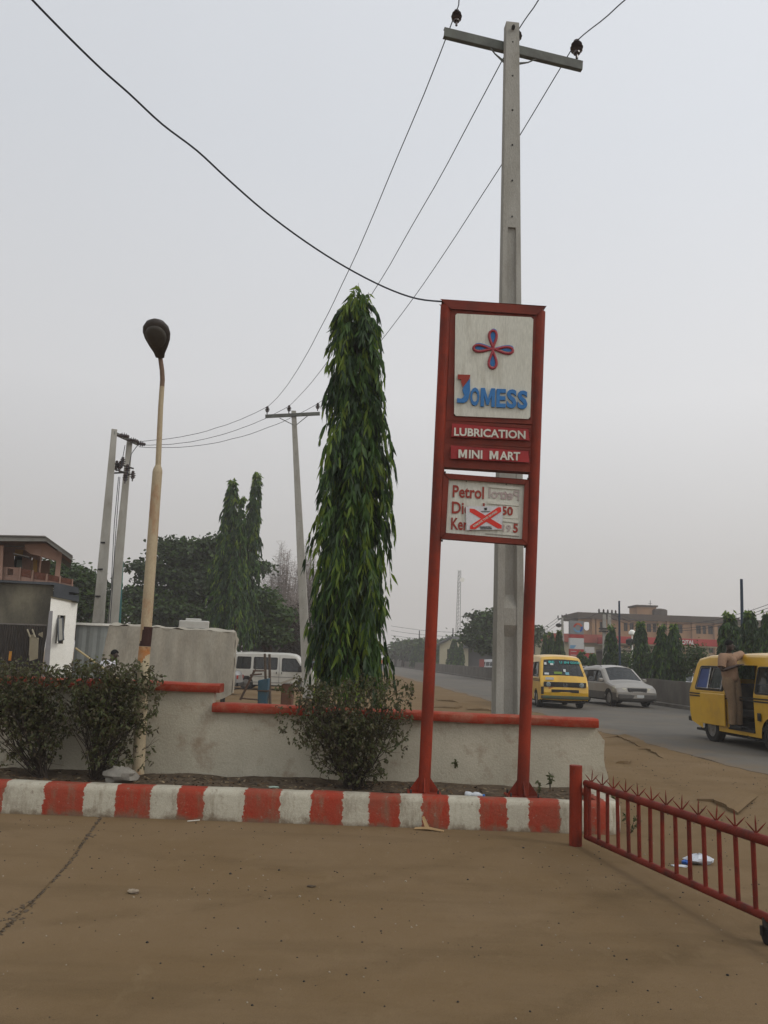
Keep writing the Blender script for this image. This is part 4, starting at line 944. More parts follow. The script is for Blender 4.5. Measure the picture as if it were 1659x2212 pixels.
crumple('plastic_scrap', 'scrap of blue plastic beside the white bag behind the gate', 'litter', (c.x - .13, c.y - .03, 0), .035, .03, .045, mat('blue_plastic', (.04, .12, .42), None, .4), 4)
c = G(1468, 1873); crumple('paper_scrap', 'flat white paper scrap left of the plastic bag behind the gate', 'litter', (c.x, c.y, 0), .075, .03, .02, m_bag, 6)
c = G(287, 1932); crumple('stone', 'small pale stone lying on the forecourt below the lamp post', 'stone', (c.x, c.y, .006), .045, .028, .03, mat('pale_stone', (.34, .28, .2), (.2, .16, .12), .9, 20), 8)
c = G(258, 1684, .3); crumple('cement_sack', 'pale torn cement sack lying at the foot of the lamp post', 'sack', (c.x, c.y, .26), .20, .10, .17, mat('grey_sacking', (.24, .225, .19), (.18, .165, .14), .85, 8, .3), 9)
c = G(235, 1672, .3); crumple('cement_lump', 'grey pointed lump of rubble left of the torn sack', 'rubble', (c.x, c.y, .26), .09, .08, .17, mat('grey_sacking', (.2, .2, .2)), 12)
c = G(1248, 1462 + 0) if False else G(672, 1918); crumple('dirt_clod', 'flattened clod of dark dirt on the middle of the forecourt', 'stone', (c.x, c.y, .006), .035, .02, .014, m_soil, 13)
c = G(592, 1694, .33); crumple('litter_wrapper', 'pale green wrapper on the soil right behind the kerb', 'litter', (c.x, c.y, .29), .06, .025, .02, mat('pale_green_wrapper', (.30, .38, .32), None, .5), 15)
# cardboard strip leaning on the kerb
q = MB(); a = G(900, 1790); 
k = [Vector((a.x - .03, KY - .10, .012)), Vector((a.x + .10, KY - .12, .02)), Vector((a.x + .27, KY - .16, .008)), Vector((a.x + .28, KY - .10, .008)), Vector((a.x + .12, KY - .05, .03)), Vector((a.x - .02, KY - .05, .02))]
q.prism(k, (0, 0, .006)); k2 = [Vector((a.x + .08, KY - .07, .03)), Vector((a.x + .13, KY - .07, .03)), Vector((a.x + .075, KY - .015, .13)), Vector((a.x + .05, KY - .015, .12))]; q.prism(k2, (0, .004, .002))
tag(build(q, 'cardboard_scrap', mat('cardboard', (.36, .24, .12), (.3, .2, .1), .85, 8), loc=k[0]), 'torn cardboard strip against a red block of the kerb', 'litter')
q = MB(); a = G(418, 1776); q.tube([a + Vector((-.06, -.02, .012)), a + Vector((.06, .02, .02))], .006, 5); tag(build(q, 'paper_straw', m_lwht, loc=a), 'thin white straw on the forecourt beside the slab joint', 'litter')
# ================================================================== vehicles
def clip(poly, ax, v, keep_less):
    out_ = []; n = len(poly)
    ins = lambda p: (p[ax] <= v + 1e-9) if keep_less else (p[ax] >= v - 1e-9)
    for i in range(n):
        a, b = poly[i], poly[(i + 1) % n]
        if ins(a): out_.append(a)
        if ins(a) != ins(b):
            t = (v - a[ax]) / (b[ax] - a[ax]); out_.append((a[0] + (b[0] - a[0]) * t, a[1] + (b[1] - a[1]) * t))
    return out_
def fillet(pts, r=.05, n=3):
    o = []; m = len(pts)
    for i in range(m):
        p = Vector(pts[i]); a = Vector(pts[i - 1]) - p; b = Vector(pts[(i + 1) % m]) - p; rr = min(r, a.length * .4, b.length * .4)
        s = p + a.normalized() * rr; e = p + b.normalized() * rr
        for k in range(n + 1):
            t = k / n; q = s * (1 - t) ** 2 + p * 2 * t * (1 - t) + e * t * t; o.append((q.x, q.y))
    return o
def paint(name, c, c2=None, dirt=(.16, .12, .08), damt=.45): return mat(name, c, c2, .35, 1.5, 0, 50, coat=.5, dirt=dirt, dscale=2, dlo=.5, dhi=.8, damt=damt, grain=.05, spec=.5)
def car(name, label, cat, chain, w, zb, tum, wheels, wr, wins, strips, pnt, loc, yaw, r=.06, sill=.28, group=None, bulge=.04, doors_open=None, winframe=None, low=False, lowpaint=None, two_z=None, seats=None, seatz=.55, scale=1., rim=None, pillar=.055):
    """local frame: x forward, y left, z up. chain runs from rear-bottom over the roof to front-bottom."""
    root = thing(name, label, cat, loc, group, rz=yaw + 1e-6); root.scale = (scale,) * 3
    C = [Vector((p[0], p[1])) for p in chain]; m = len(C); Nn = []
    for i in range(m):
        d1 = (C[i] - C[i - 1]).normalized() if i else (C[1] - C[0]).normalized(); d2 = (C[i + 1] - C[i]).normalized() if i < m - 1 else d1
        t = (d1 + d2).normalized(); n_ = Vector((-t.y, t.x)); k = 1 / max(.5, n_.dot(Vector((-d2.y, d2.x)))); Nn.append((n_, k))
    ctr = Vector((sum(p.x for p in C) / m, sum(p.y for p in C) / m))
    sg_ = 1 if sum((C[i] - ctr).dot(Nn[i][0]) for i in range(m)) > 0 else -1
    Nn = [(n_ * sg_, k) for n_, k in Nn]
    I = [C[i] - Nn[i][0] * r * Nn[i][1] for i in range(m)]
    I[0].y = C[0].y; I[-1].y = C[-1].y
    ys = lambda z: w - max(0, z - zb) * tum - (.03 * max(0, (zb - z)) ** 1.2)
    body = MB()
    bot = []
    for xw in sorted(wheels, reverse=True):
        R_ = wr * 1.14; h = sill - wr * .98
        a0 = math.asin(max(-1, min(1, h / R_)))
        bot += [(xw + R_ * math.cos(a0 + (math.pi - 2 * a0) * k / 12), wr * .98 + R_ * math.sin(a0 + (math.pi - 2 * a0) * k / 12)) for k in range(13)]
    bot = [p for p in bot]
    side = [(p.x, p.y) for p in I] + bot
    def both(loops, mi=0, fn=None, sides=(1, -1)):
        for s_ in sides: body.tess(loops, lambda a, b, s_=s_: (a, s_ * ys(b), b), mi)
    def pieces(poly):
        zs = [zb] + ([two_z] if two_z else [])
        res = [poly]
        for z in sorted(zs):
            nr = []
            for p in res:
                a = clip(p, 1, z, True); b = clip(p, 1, z, False)
                nr += [q for q in (a, b) if len(q) > 2]
            res = nr
        return res
    def emit(poly, holes, sides):
        for pc in pieces(poly):
            lo = min(p[1] for p in pc); hi = max(p[1] for p in pc); lx = min(p[0] for p in pc); hx = max(p[0] for p in pc)
            hs = [h for h in holes if lo < sum(p[1] for p in h) / len(h) < hi and lx < sum(p[0] for p in h) / len(h) < hx]
            both([pc] + hs, 1 if (two_z and hi <= two_z + .01) else 0, sides=sides)
    holes = [fillet(h, .05 if not low else .02) for h in wins]
    if doors_open:
        xa, xb, za, zt, ds = doors_open
        emit(side, holes, (-ds,))
        emit(clip(side, 0, xa, True), holes, (ds,)); emit(clip(side, 0, xb, False), holes, (ds,))
        md = clip(clip(side, 0, xa, False), 0, xb, True); emit(clip(md, 1, zt, False), [], (ds,)); emit(clip(md, 1, za, True), [], (ds,))
    else: emit(side, holes, (1, -1))
    # wrap-over strips with rounded edges
    rows = []
    for i in range(m):
        n_, k = Nn[i]; row = []
        for s_ in (1, -1):
            seg = [(I[i], ys(I[i].y)), (I[i] + n_ * r * k * .70, ys(C[i].y) - r * .30), (C[i], ys(C[i].y) - r), (C[i] + n_ * bulge * .15, ys(C[i].y) - r - pillar)]
            row.append([Vector((p.x, s_ * y, p.y)) for p, y in seg])
        yc = ys(C[i].y) - r - pillar
        midr = []
        for t in (.6, .2, -.2, -.6): q = C[i] + n_ * bulge * (1 - t * t * .85); midr.append(Vector((q.x, yc * t, q.y)))
        rows.append(row[0] + midr + row[1][::-1])
    nc = len(rows[0])
    for i in range(m - 1):
        glass = MB()
        for j in range(nc - 1):
            quad = [rows[i][j], rows[i + 1][j], rows[i + 1][j + 1], rows[i][j + 1]]
            isg = i in strips and 3 <= j <= nc - 5
            mi = 1 if (two_z and max(C[i].y, C[i + 1].y) <= two_z + .02) else 0
            if isg:
                n3 = Vector((Nn[i][0].x, 0, Nn[i][0].y)) * -.012; glass.add([q + n3 for q in quad], [(0, 1, 2, 3)])
            else: body.add(quad, [(0, 1, 2, 3)], mi)
        if glass.v: build(glass, 'windscreen' if C[i].x > 0 else 'rear_window', m_glass, root, smooth=60, local=True)
    bmats = [pnt] + ([lowpaint] if lowpaint else [pnt])
    bo = build(body, 'body', bmats, root, smooth=35, local=True)
    for hi_, h in enumerate(holes):
        for s_ in (1, -1):
            if doors_open and s_ == doors_open[4] and doors_open[0] - .02 < sum(p[0] for p in h) / len(h) < doors_open[1]: continue
            g_ = MB(); g_.tess([h], lambda a, b: (a, s_ * (ys(b) - .012), b)); wo = build(g_, 'window', m_glass, root, local=True)
            if winframe and not low:
                f_ = MB(); f_.tube([(a, s_ * (ys(b) + .003), b) for a, b in h], .013 if winframe is m_black else .022, 5, closed=True); build(f_, 'window_frame', winframe, wo, local=True)
    xs_ = [p.x for p in C]; x0, x1 = min(xs_), max(xs_)
    u = MB(); u.box(x0 + .15, x1 - .15, -w + .12, w - .12, sill - .07, sill - .02); build(u, 'underbody', m_int, root, local=True)
    for xw in wheels:
        for s_ in (1, -1):
            q = MB(); A = Matrix.Rotation(R(90) * -s_, 3, 'X'); tw_ = .10
            q.lathe([(wr * .6, -tw_), (wr * .93, -tw_), (wr, -tw_ * .75), (wr, tw_ * .75), (wr * .93, tw_), (wr * .64, tw_), (wr * .60, tw_ * .6), (wr * .3, tw_ * .5)], (xw, s_ * (w - .13), wr), 24, A)
            wo = build(q, 'wheel', m_black, root, smooth=35, local=True)
            if not low:
                q = MB(); q.lathe([(wr * .62, tw_ * .82), (wr * .58, tw_ * .70), (wr * .50, tw_ * .62), (wr * .28, tw_ * .80), (wr * .22, tw_ * .95), (wr * .08, tw_ * .98)], (xw, s_ * (w - .13), wr), 24, A)
                build(q, 'rim', rim or m_rim, wo, smooth=30, local=True)
    if seats:
        for xs0 in seats:
            q = MB(); q.box(xs0 - .22, xs0 + .22, -w + .2, w - .2, seatz - .16, seatz); q.box(xs0 - .28, xs0 - .18, -w + .2, w - .2, seatz, seatz + .55)
            build(q, 'seat_bench', m_seat, root, local=True, bevel=.03)
    return root, rows, ys
m_seat = mat('worn_seat_cloth', (.06, .06, .065), (.10, .09, .08), .9, 5)
m_yel = paint('minibus_yellow', (.62, .36, .012), (.52, .29, .010), (.16, .10, .03), .4)
m_blk = mat('black_trim', (.02, .02, .02), (.035, .033, .03), .5, 6)
m_lens = mat('headlight_glass', (.25, .30, .30), (.12, .15, .15), .12, 14, spec=.7)
m_amber = mat('amber_lens', (.5, .16, .02), None, .2)
m_tail = mat('tail_lamp_red', (.30, .02, .015), None, .2)
m_paper = mat('sticker_paper', (.55, .55, .52), (.42, .45, .45), .5, 25)
m_chrome = mat('dull_chrome', (.4, .4, .4), (.2, .2, .2), .25, 8, metal=.8)
def lbox(name, root, m, b, bev=.01):
    q = MB(); q.box(*b); return build(q, name, m, root, local=True, bevel=bev)
# minibus: boxy, sloping face
busC = [(-2.22, .42), (-2.28, .60), (-2.28, 1.05), (-2.18, 1.42), (-2.08, 1.76), (-1.98, 1.88), (-1.5, 1.95), (0, 1.98), (1.0, 1.965), (1.36, 1.90), (1.50, 1.80), (1.93, 1.20), (2.05, 1.02), (2.16, .84), (2.20, .60), (2.18, .42), (2.12, .33)]
def winp(x0, x1, z0=1.18, z1=1.68, l0=.0, l1=0.): return [(x0, z0), (x1, z0), (x1 + l1, z1), (x0 + l0, z1)]
wins_bus = [winp(-1.92, -.62, 1.17, 1.69, .12, 0), winp(-.46, .56), winp(.68, 1.72, 1.17, 1.70, 0, -.40)]
def minibus(label, loc, yaw, **k):
    return car('minibus', label, 'minibus', busC, .92, 1.12, .20, (-1.25, 1.22), .33, wins_bus, (3, 10), m_yel, loc, yaw, group='yellow minibuses on the road', winframe=m_blk, seats=(-1.3, -.45, .85), seatz=.78, bulge=.05, **k)
HD = lambda dx, dy: math.atan2(dy, dx)
yawT = HD(.065, -1)            # traffic on this side comes towards the camera
# 1. minibus behind the right sign post
fa = (G(1162, 1528) + G(1255, 1534)) / 2; dirT = Vector((.065, -1, 0)).normalized(); sc1 = 1.03
dirT = Matrix.Rotation(R(-3), 3, 'Z') @ dirT
mb1, rows, ysb = minibus('dusty yellow minibus with green bumper coming toward the camera behind the right sign post', fa - dirT * 1.22 * sc1 + Vector((0, 0, .05)), HD(dirT.x, dirT.y), scale=sc1)
def front(parent, name, m, x0, x1, y0, y1, z0, z1, bev=.008): return lbox(name, parent, m, (x0, x1, y0, y1, z0, z1), bev)
def busfront(b, dirty=True):
    gr_ = front(b, 'grille', m_blk, 2.14, 2.225, -.80, .80, .80, .985)
    for s_ in (1, -1):
        q = MB(); q.lathe([(.085, -.02), (.09, .02), (.06, .03), (.01, .035)], (2.205, s_ * .63, .892), 16, Matrix.Rotation(R(90), 3, 'Y')); build(q, 'headlight', m_lens, b, smooth=60, local=True)
    q = MB(); q.tube([(2.232, .075 * math.cos(R(a)), .892 + .075 * math.sin(R(a))) for a in range(0, 360, 24)], .006, 5, closed=True); q.tube([(2.232, -.045, .94), (2.232, -.018, .85), (2.232, 0, .90), (2.232, .018, .85), (2.232, .045, .94)], .006, 5); build(q, 'round_emblem', m_chrome, b, local=True)
    front(b, 'lower_grille', m_blk, 2.19, 2.245, -.52, .52, .60, .71)
    front(b, 'bumper', mat('green_bumper', (.05, .085, .055), (.09, .075, .05), .6, 4, dirt=(.12, .09, .06)), 2.10, 2.30, -.90, .90, .36, .48, .03)
    front(b, 'front_sticker', m_paper, 2.10, 2.112, -.72, -.40, 1.055, 1.15, .002)
    for s_ in (1, -1):
        q = MB(); q.tube([(1.72, s_ * .92, 1.22), (1.80, s_ * 1.06, 1.26), (1.80, s_ * 1.10, 1.34)], .012, 6); q.box(1.77, 1.82, min(s_ * 1.0, s_ * 1.2), max(s_ * 1.0, s_ * 1.2), 1.24, 1.44); build(q, 'mirror', m_blk, b, local=True, bevel=.01)
    for z0, z1 in ((1.045, 1.075), (.99, 1.02)):
        for s_ in (1, -1): front(b, 'side_stripe', m_blk, -2.20, 2.02, min(s_ * .918, s_ * .928), max(s_ * .918, s_ * .928), z0, z1, 0)
    for y0 in (.1, .55): 
        q = MB(); q.tube([(1.985, y0, 1.15), (1.80, y0 + .32, 1.42)], .008, 5); build(q, 'wiper', m_blk, b, local=True)
    for s_ in (1, -1): front(b, 'tail_lamp', m_tail, -2.30, -2.27, min(s_ * .70, s_ * .86), max(s_ * .70, s_ * .86), .72, .98)
    q = MB(); q.box(-2.36, -2.2, -.9, .9, .40, .52); build(q, 'rear_bumper', m_blk, b, local=True, bevel=.03)
busfront(mb1)
# rust and red filler on the face of this bus, windscreen lettering and stickers
front(mb1, 'repair_patch', mat('faded_red_filler', (.36, .10, .06), (.45, .2, .05), .7, 6), 2.195, 2.206, -.62, -.05, .725, .79, 0)
front(mb1, 'rust_hole', m_blk, 2.10, 2.215, -.90, -.80, .52, .80, .02)
def wsp(y, z, o=.03):      # a point just proud of the sloping windscreen
    t = (z - 1.20) / .60; x = 1.93 - .43 * t + .045 * (1 - (y / .85) ** 2); n_ = Vector((.81, 0, .58)); return Vector((x, y, z)) + n_ * o
m_teal = mat('teal_lettering', (.05, .38, .34), None, .4)
for body_, y0, y1 in (('BE', -.50, -.28), ('U', -.08, .02), ('IN', .10, .28), ('GOOD', .33, .74)):
    q = MB(); a, b, u = wsp(y0, 1.66), wsp(y1, 1.66), wsp(y0, 1.75); text(q, body_, a, b - a, u - a, Vector((.81, 0, .58)) * .003, off=.03); build(q, 'windscreen_lettering', m_teal, mb1, local=True)
for y, z, wd, hh, m in ((-.68, 1.60, .09, .09, m_paper), (-.45, 1.59, .12, .07, m_paper), (-.72, 1.23, .17, .07, m_paper), (-.35, 1.26, .30, .09, mat('green_card', (.16, .24, .04), None, .5)), (.02, 1.35, .09, .10, m_paper), (.08, 1.24, .14, .1, mat('pale_blue_card', (.15, .33, .4), None, .5))):
    q = MB(); a, b, c_, d = wsp(y, z), wsp(y + wd, z), wsp(y + wd, z + hh), wsp(y, z + hh); q.prism([a, b, c_, d], Vector((.81, 0, .58)) * .002); build(q, 'windscreen_sticker', m, mb1, local=True)

# 2. minibus at the right edge, sliding door open
rw = G(1546, 1606); sc2 = 1.06; yaw2 = yawT + R(2); d2 = Vector((math.cos(yaw2), math.sin(yaw2), 0)); rr_ = Vector((d2.y, -d2.x, 0))
pos2 = Vector((rw.x, rw.y, .03)) - rr_ * .80 * sc2 + d2 * 1.25 * sc2
mb2, _, _ = minibus('yellow minibus with open side door at the right edge of the view', pos2, yaw2, scale=sc2, doors_open=(-.42, .62, .40, 1.74, -1))
busfront(mb2)
front(mb2, 'door_step', m_blk, -.42, .62, -.93, -.55, .36, .40)
front(mb2, 'floor', m_int, -2.0, 1.4, -.85, .85, .41, .43, 0)
front(mb2, 'sliding_door', m_yel, -1.58, -.46, -.985, -.95, .40, 1.10, .02)
for (x0, x1, mm) in ((-1.86, -1.30, mat('blue_window_film', (.04, .07, .20), (.03, .05, .15), .3, 3)), (-1.24, -.68, m_winglass)):
    q = MB(); q.hexa([(x0 + .02, -.925, 1.20), (x1, -.925, 1.20), (x1 + .0, -.82, 1.66), (x0 + .10, -.82, 1.66)], [(x0 + .02, -.918, 1.20), (x1, -.918, 1.20), (x1, -.813, 1.66), (x0 + .10, -.813, 1.66)])
    wf = build(q, 'sliding_window', mm, mb2, local=True)
    q = MB(); q.tube([(x0 + .02, -.935, 1.20), (x1, -.935, 1.20), (x1, -.83, 1.66), (x0 + .10, -.83, 1.66)], .020, 4, closed=True); build(q, 'alloy_frame', m_chrome, wf, local=True)
q = MB(); q.tube([(.2, -.86, .38), (.35, -.9, .26), (.6, -.88, .22), (.75, -.85, .30)], .012, 5); build(q, 'loose_cable', m_blk, mb2, local=True)
front(mb2, 'fuel_flap', m_blk, .78, .90, -.945, -.925, .62, .78)

# 3. silver SUV
suvC = [(-2.20, .40), (-2.28, .55), (-2.27, .85), (-2.20, 1.00), (-1.98, 1.45), (-1.80, 1.60), (-1.2, 1.665), (-.2, 1.68), (.35, 1.60), (1.12, 1.08), (1.25, 1.03), (1.85, .93), (2.12, .80), (2.24, .62), (2.25, .40), (2.18, .30)]
wins_suv = [[(-1.78, 1.04), (-1.05, 1.03), (-1.05, 1.47), (-1.55, 1.45)], [(-.97, 1.03), (-.10, 1.02), (-.12, 1.50), (-.97, 1.48)], [(-.02, 1.02), (.86, 1.03), (.30, 1.46), (-.04, 1.50)]]
fs = (G(1319, 1525) + G(1398, 1533)) / 2; ds = Matrix.Rotation(R(5), 3, 'Z') @ Vector((.065, -1, 0)).normalized()
m_silver = paint('silver_gold_paint', (.27, .25, .215), (.24, .22, .19), (.2, .17, .13), .35); m_lowg = mat('grey_lower_paint', (.10, .095, .085), (.08, .075, .07), .5, 4, dirt=(.15, .12, .09))
suv, _, _ = car('suv', 'silver gold SUV with grey lower body driving beside the concrete barrier', 'car', suvC, .92, .95, .26, (-1.35, 1.36), .36, wins_suv, (3, 8), m_silver, fs - ds * 1.36 + Vector((0, 0, .05)), HD(ds.x, ds.y), winframe=m_blk, two_z=.60, lowpaint=m_lowg, seats=(-.9, .1), seatz=.72, bulge=.07, r=.1, sill=.30)
gq = front(suv, 'grille', m_blk, 2.13, 2.285, -.42, .42, .61, .81, .02)
for k in range(9): front(gq, 'grille_bar', m_chrome, 2.27, 2.30, -.36 + k * .088, -.332 + k * .088, .63, .795, .003)
for s_ in (1, -1):
    q = MB(); q.hexa([(1.93, s_ * .48, .66), (2.27, s_ * .48, .63), (2.22, s_ * .48, .79), (2.08, s_ * .48, .85)], [(1.80, s_ * .935, .66), (2.12, s_ * .90, .65), (2.06, s_ * .90, .80), (1.82, s_ * .92, .87)]); build(q, 'headlight', mat('clear_headlight', (.42, .42, .36), (.5, .45, .3), .1, 12, spec=.8), suv, local=True, bevel=.015)
    q = MB(); q.box(.78, .90, min(s_ * .93, s_ * 1.10), max(s_ * .93, s_ * 1.10), 1.03, 1.17); build(q, 'mirror', m_silver, suv, local=True, bevel=.03)
    q = MB(); q.tube([(-1.5, s_ * .62, 1.66), (-1.4, s_ * .62, 1.72), (-.1, s_ * .62, 1.73), (0, s_ * .62, 1.67)], .015, 6); build(q, 'roof_rail', m_blk, suv, local=True)
front(suv, 'bumper', m_lowg, 2.05, 2.31, -.86, .86, .34, .56, .05)
pl_ = front(suv, 'number_plate', m_paper, 2.31, 2.318, -.05, .27, .42, .53, .002)
q = MB(); q.tube([(.35 + .75 * t, -.35, 1.6 - .5 * t) for t in (0,)] * 2, .001, 3)

# 4. white van parked beyond the wall, side on, facing right
vanC = [(-2.45, .42), (-2.48, .60), (-2.48, 1.3), (-2.40, 1.75), (-2.30, 1.90), (-1.5, 1.95), (.6, 1.95), (.95, 1.90), (1.10, 1.82), (1.62, 1.14), (1.75, 1.08), (2.20, .95), (2.36, .80), (2.40, .45), (2.34, .32)]
wins_van = [[(-2.10, 1.10), (-1.35, 1.10), (-1.35, 1.70), (-2.06, 1.70)], [(-1.18, 1.10), (.05, 1.10), (.05, 1.70), (-1.18, 1.70)], [(.32, 1.02), (1.48, 1.02), (1.02, 1.68), (.32, 1.68)]]
m_vw = paint('van_white', (.50, .49, .44), (.45, .44, .39), (.22, .17, .11), .4)
VY = 42.0; vx = P(665, 1440, VY).x
van, _, _ = car('van', 'white passenger van parked side on beyond the wall near the canvas stall', 'van', vanC, .95, 1.0, .12, (-1.55, 1.50), .34, wins_van, (3, 9), m_vw, (vx - 1.50 * .92 - .1, VY, .0), 0, winframe=m_blk, seats=(-1.6, -.5, .5), seatz=.8, r=.08, scale=.92)
for xx in (.12, .24): lbox('door_handle', van, m_blk, (xx + (.06 if xx > .2 else -.10), xx + (.10 if xx > .2 else -.06), -.965, -.948, .86, .98))
q = MB(); q.box(1.18, 1.42, -1.14, -.97, 1.06, 1.34); build(q, 'mirror', m_blk, van, local=True, bevel=.04)
for z0 in (.70, .40): lbox('side_moulding', van, mat('grey_moulding', (.22, .22, .2), None, .7), (-2.1, -1.9 + 3.0, -.958, -.945, z0, z0 + .03), 0)
lbox('door_gap', van, m_blk, (.178, .190, -.953, -.94, .42, 1.80), 0)
lbox('bumper', van, m_blk, (2.2, 2.46, -.93, .93, .34, .54), .03)
# grey car with red tail lamp, mostly behind the canvas
sedC = [(-2.15, .38), (-2.22, .52), (-2.20, .82), (-2.10, .95), (-1.55, 1.00), (-1.0, 1.38), (-.3, 1.43), (.35, 1.38), (1.02, .98), (1.15, .94), (1.9, .82), (2.12, .66), (2.18, .45), (2.12, .28)]
wins_sed = [[(-1.30, .98), (-.42, .96), (-.42, 1.30), (-.92, 1.28)], [(-.34, .96), (.72, .96), (.28, 1.28), (-.34, 1.31)]]
def sedan(label, p, loc, yaw, name='sedan', cat='car', group=None, low=True, **k):
    c_, _, _ = car(name, label, cat, sedC, .86, .92, .35, (-1.32, 1.33), .31, wins_sed, (4, 7), p, loc, yaw, group=group, winframe=m_blk, low=low, r=.09, **k)
    for s_ in (1, -1):
        lbox('tail_lamp', c_, m_tail, (-2.235, -2.15, min(s_ * .55, s_ * .8), max(s_ * .55, s_ * .8), .66, .82), .02)
        lbox('headlight', c_, m_lens, (2.04, 2.16, min(s_ * .48, s_ * .78), max(s_ * .48, s_ * .78), .60, .74), .02)
    lbox('bumper', c_, m_blk, (2.1, 2.24, -.8, .8, .34, .5), .03); lbox('rear_bumper', c_, m_blk, (-2.28, -2.12, -.8, .8, .36, .52), .03)
    return c_
CY_ = 36.; sedan('grey car with red tail lamp showing from behind the canvas cover', paint('grey_car_paint', (.20, .20, .19)), (P(519, 1450, CY_).x - 2.2, CY_, 0), math.pi, low=False)
sedan('pale blue car parked behind the trunk of the tall weeping tree', paint('pale_blue_paint', (.22, .27, .33)), (P(705, 1440, 50.).x, 50., 0), R(-50), low=False)
# far traffic beyond the barrier, seen over the wall
farc = []
def farcar(kind, label, px, py, Y, yaw, pnt, sc_=1.0):
    if Y > 40 and 'following' not in label: Y = 21.2 / ((px - 829.5) / 1789 + .065)
    x = P(px, 1440, Y).x
    if kind == 'sedan': return sedan(label, pnt, (x, Y, .03), yaw, group='far traffic beyond the barrier', scale=sc_)
    c_, _, _ = car('minibus', label, 'minibus', busC, .92, 1.12, .2, (-1.25, 1.22), .33, wins_bus, (3, 10), pnt, (x, Y, .03), yaw, group='far traffic beyond the barrier', low=True, scale=sc_)
    lbox('bumper', c_, m_blk, (2.1, 2.3, -.9, .9, .36, .48), .03); return c_
up_ = HD(-.065, 1)
farcar('bus', 'faded yellow minibus far off beside the drooping tip of the tall tree', 862, 1430, 128, up_, paint('faded_yellow', (.62, .42, .14)))
farcar('sedan', 'dark car far off right of the faded yellow minibus', 886, 1430, 116, up_, paint('black_paint', (.03, .03, .035)), 1.15)
farcar('sedan', 'small white car far off between the dark car and the left sign post', 897, 1432, 108, HD(.3, -1), m_vw, 1.1)
farcar('bus', 'cream minibus behind the barrier between the sign posts', 1019, 1432, 88, up_ + R(35), m_vw, 1.02)
farcar('bus', 'white minibus half hidden behind the left edge of the concrete pole', 1066, 1436, 70, HD(.35, -1), paint('white_paint', (.6, .6, .6)), 1.0)
farcar('sedan', 'white car beyond the barrier between the paired columnar trees', 1400, 1455, 56, up_ + R(60), m_vw, 1.15)
farcar('sedan', 'white car beyond the barrier left of the open door minibus', 1482, 1462, 46, HD(-.9, -1), paint('white_paint', (.6, .6, .6)), 1.0)
farcar('sedan', 'dark car following close behind the silver SUV', 1276, 1450, 52, yawT, paint('maroon_black', (.06, .035, .035)), 1.15)

# ================================================================== people
m_skin = mat('dark_skin', (.045, .026, .018), (.035, .02, .014), .5, 9, spec=.4)
m_hair = mat('black_hair', (.008, .008, .008), None, .9)
def skin(name, pts, edges, rad, m, parent, lvl=2, rootv=0):
    me = bpy.data.meshes.new(name); me.from_pydata([tuple(p) for p in pts], edges, []); o = bpy.data.objects.new('tmp', me); COL.objects.link(o)
    sk = o.modifiers.new('skin', 'SKIN'); sk.use_smooth_shade = True
    for i, r_ in enumerate(rad):
        v = me.skin_vertices[0].data[i]; v.radius = (r_, r_) if not hasattr(r_, '__len__') else r_; v.use_root = (i == rootv)
    sb = o.modifiers.new('sub', 'SUBSURF'); sb.levels = lvl; sb.render_levels = lvl
    e = bpy.data.meshes.new_from_object(o.evaluated_get(bpy.context.evaluated_depsgraph_get())); bpy.data.objects.remove(o); bpy.data.meshes.remove(me)
    e.materials.clear(); e.materials.append(m); e.polygons.foreach_set('use_smooth', [True] * len(e.polygons)); e.update(); e.name = name
    o = bpy.data.objects.new(name, e); COL.objects.link(o); o.parent = parent; FR[o.name] = Vector(); return o
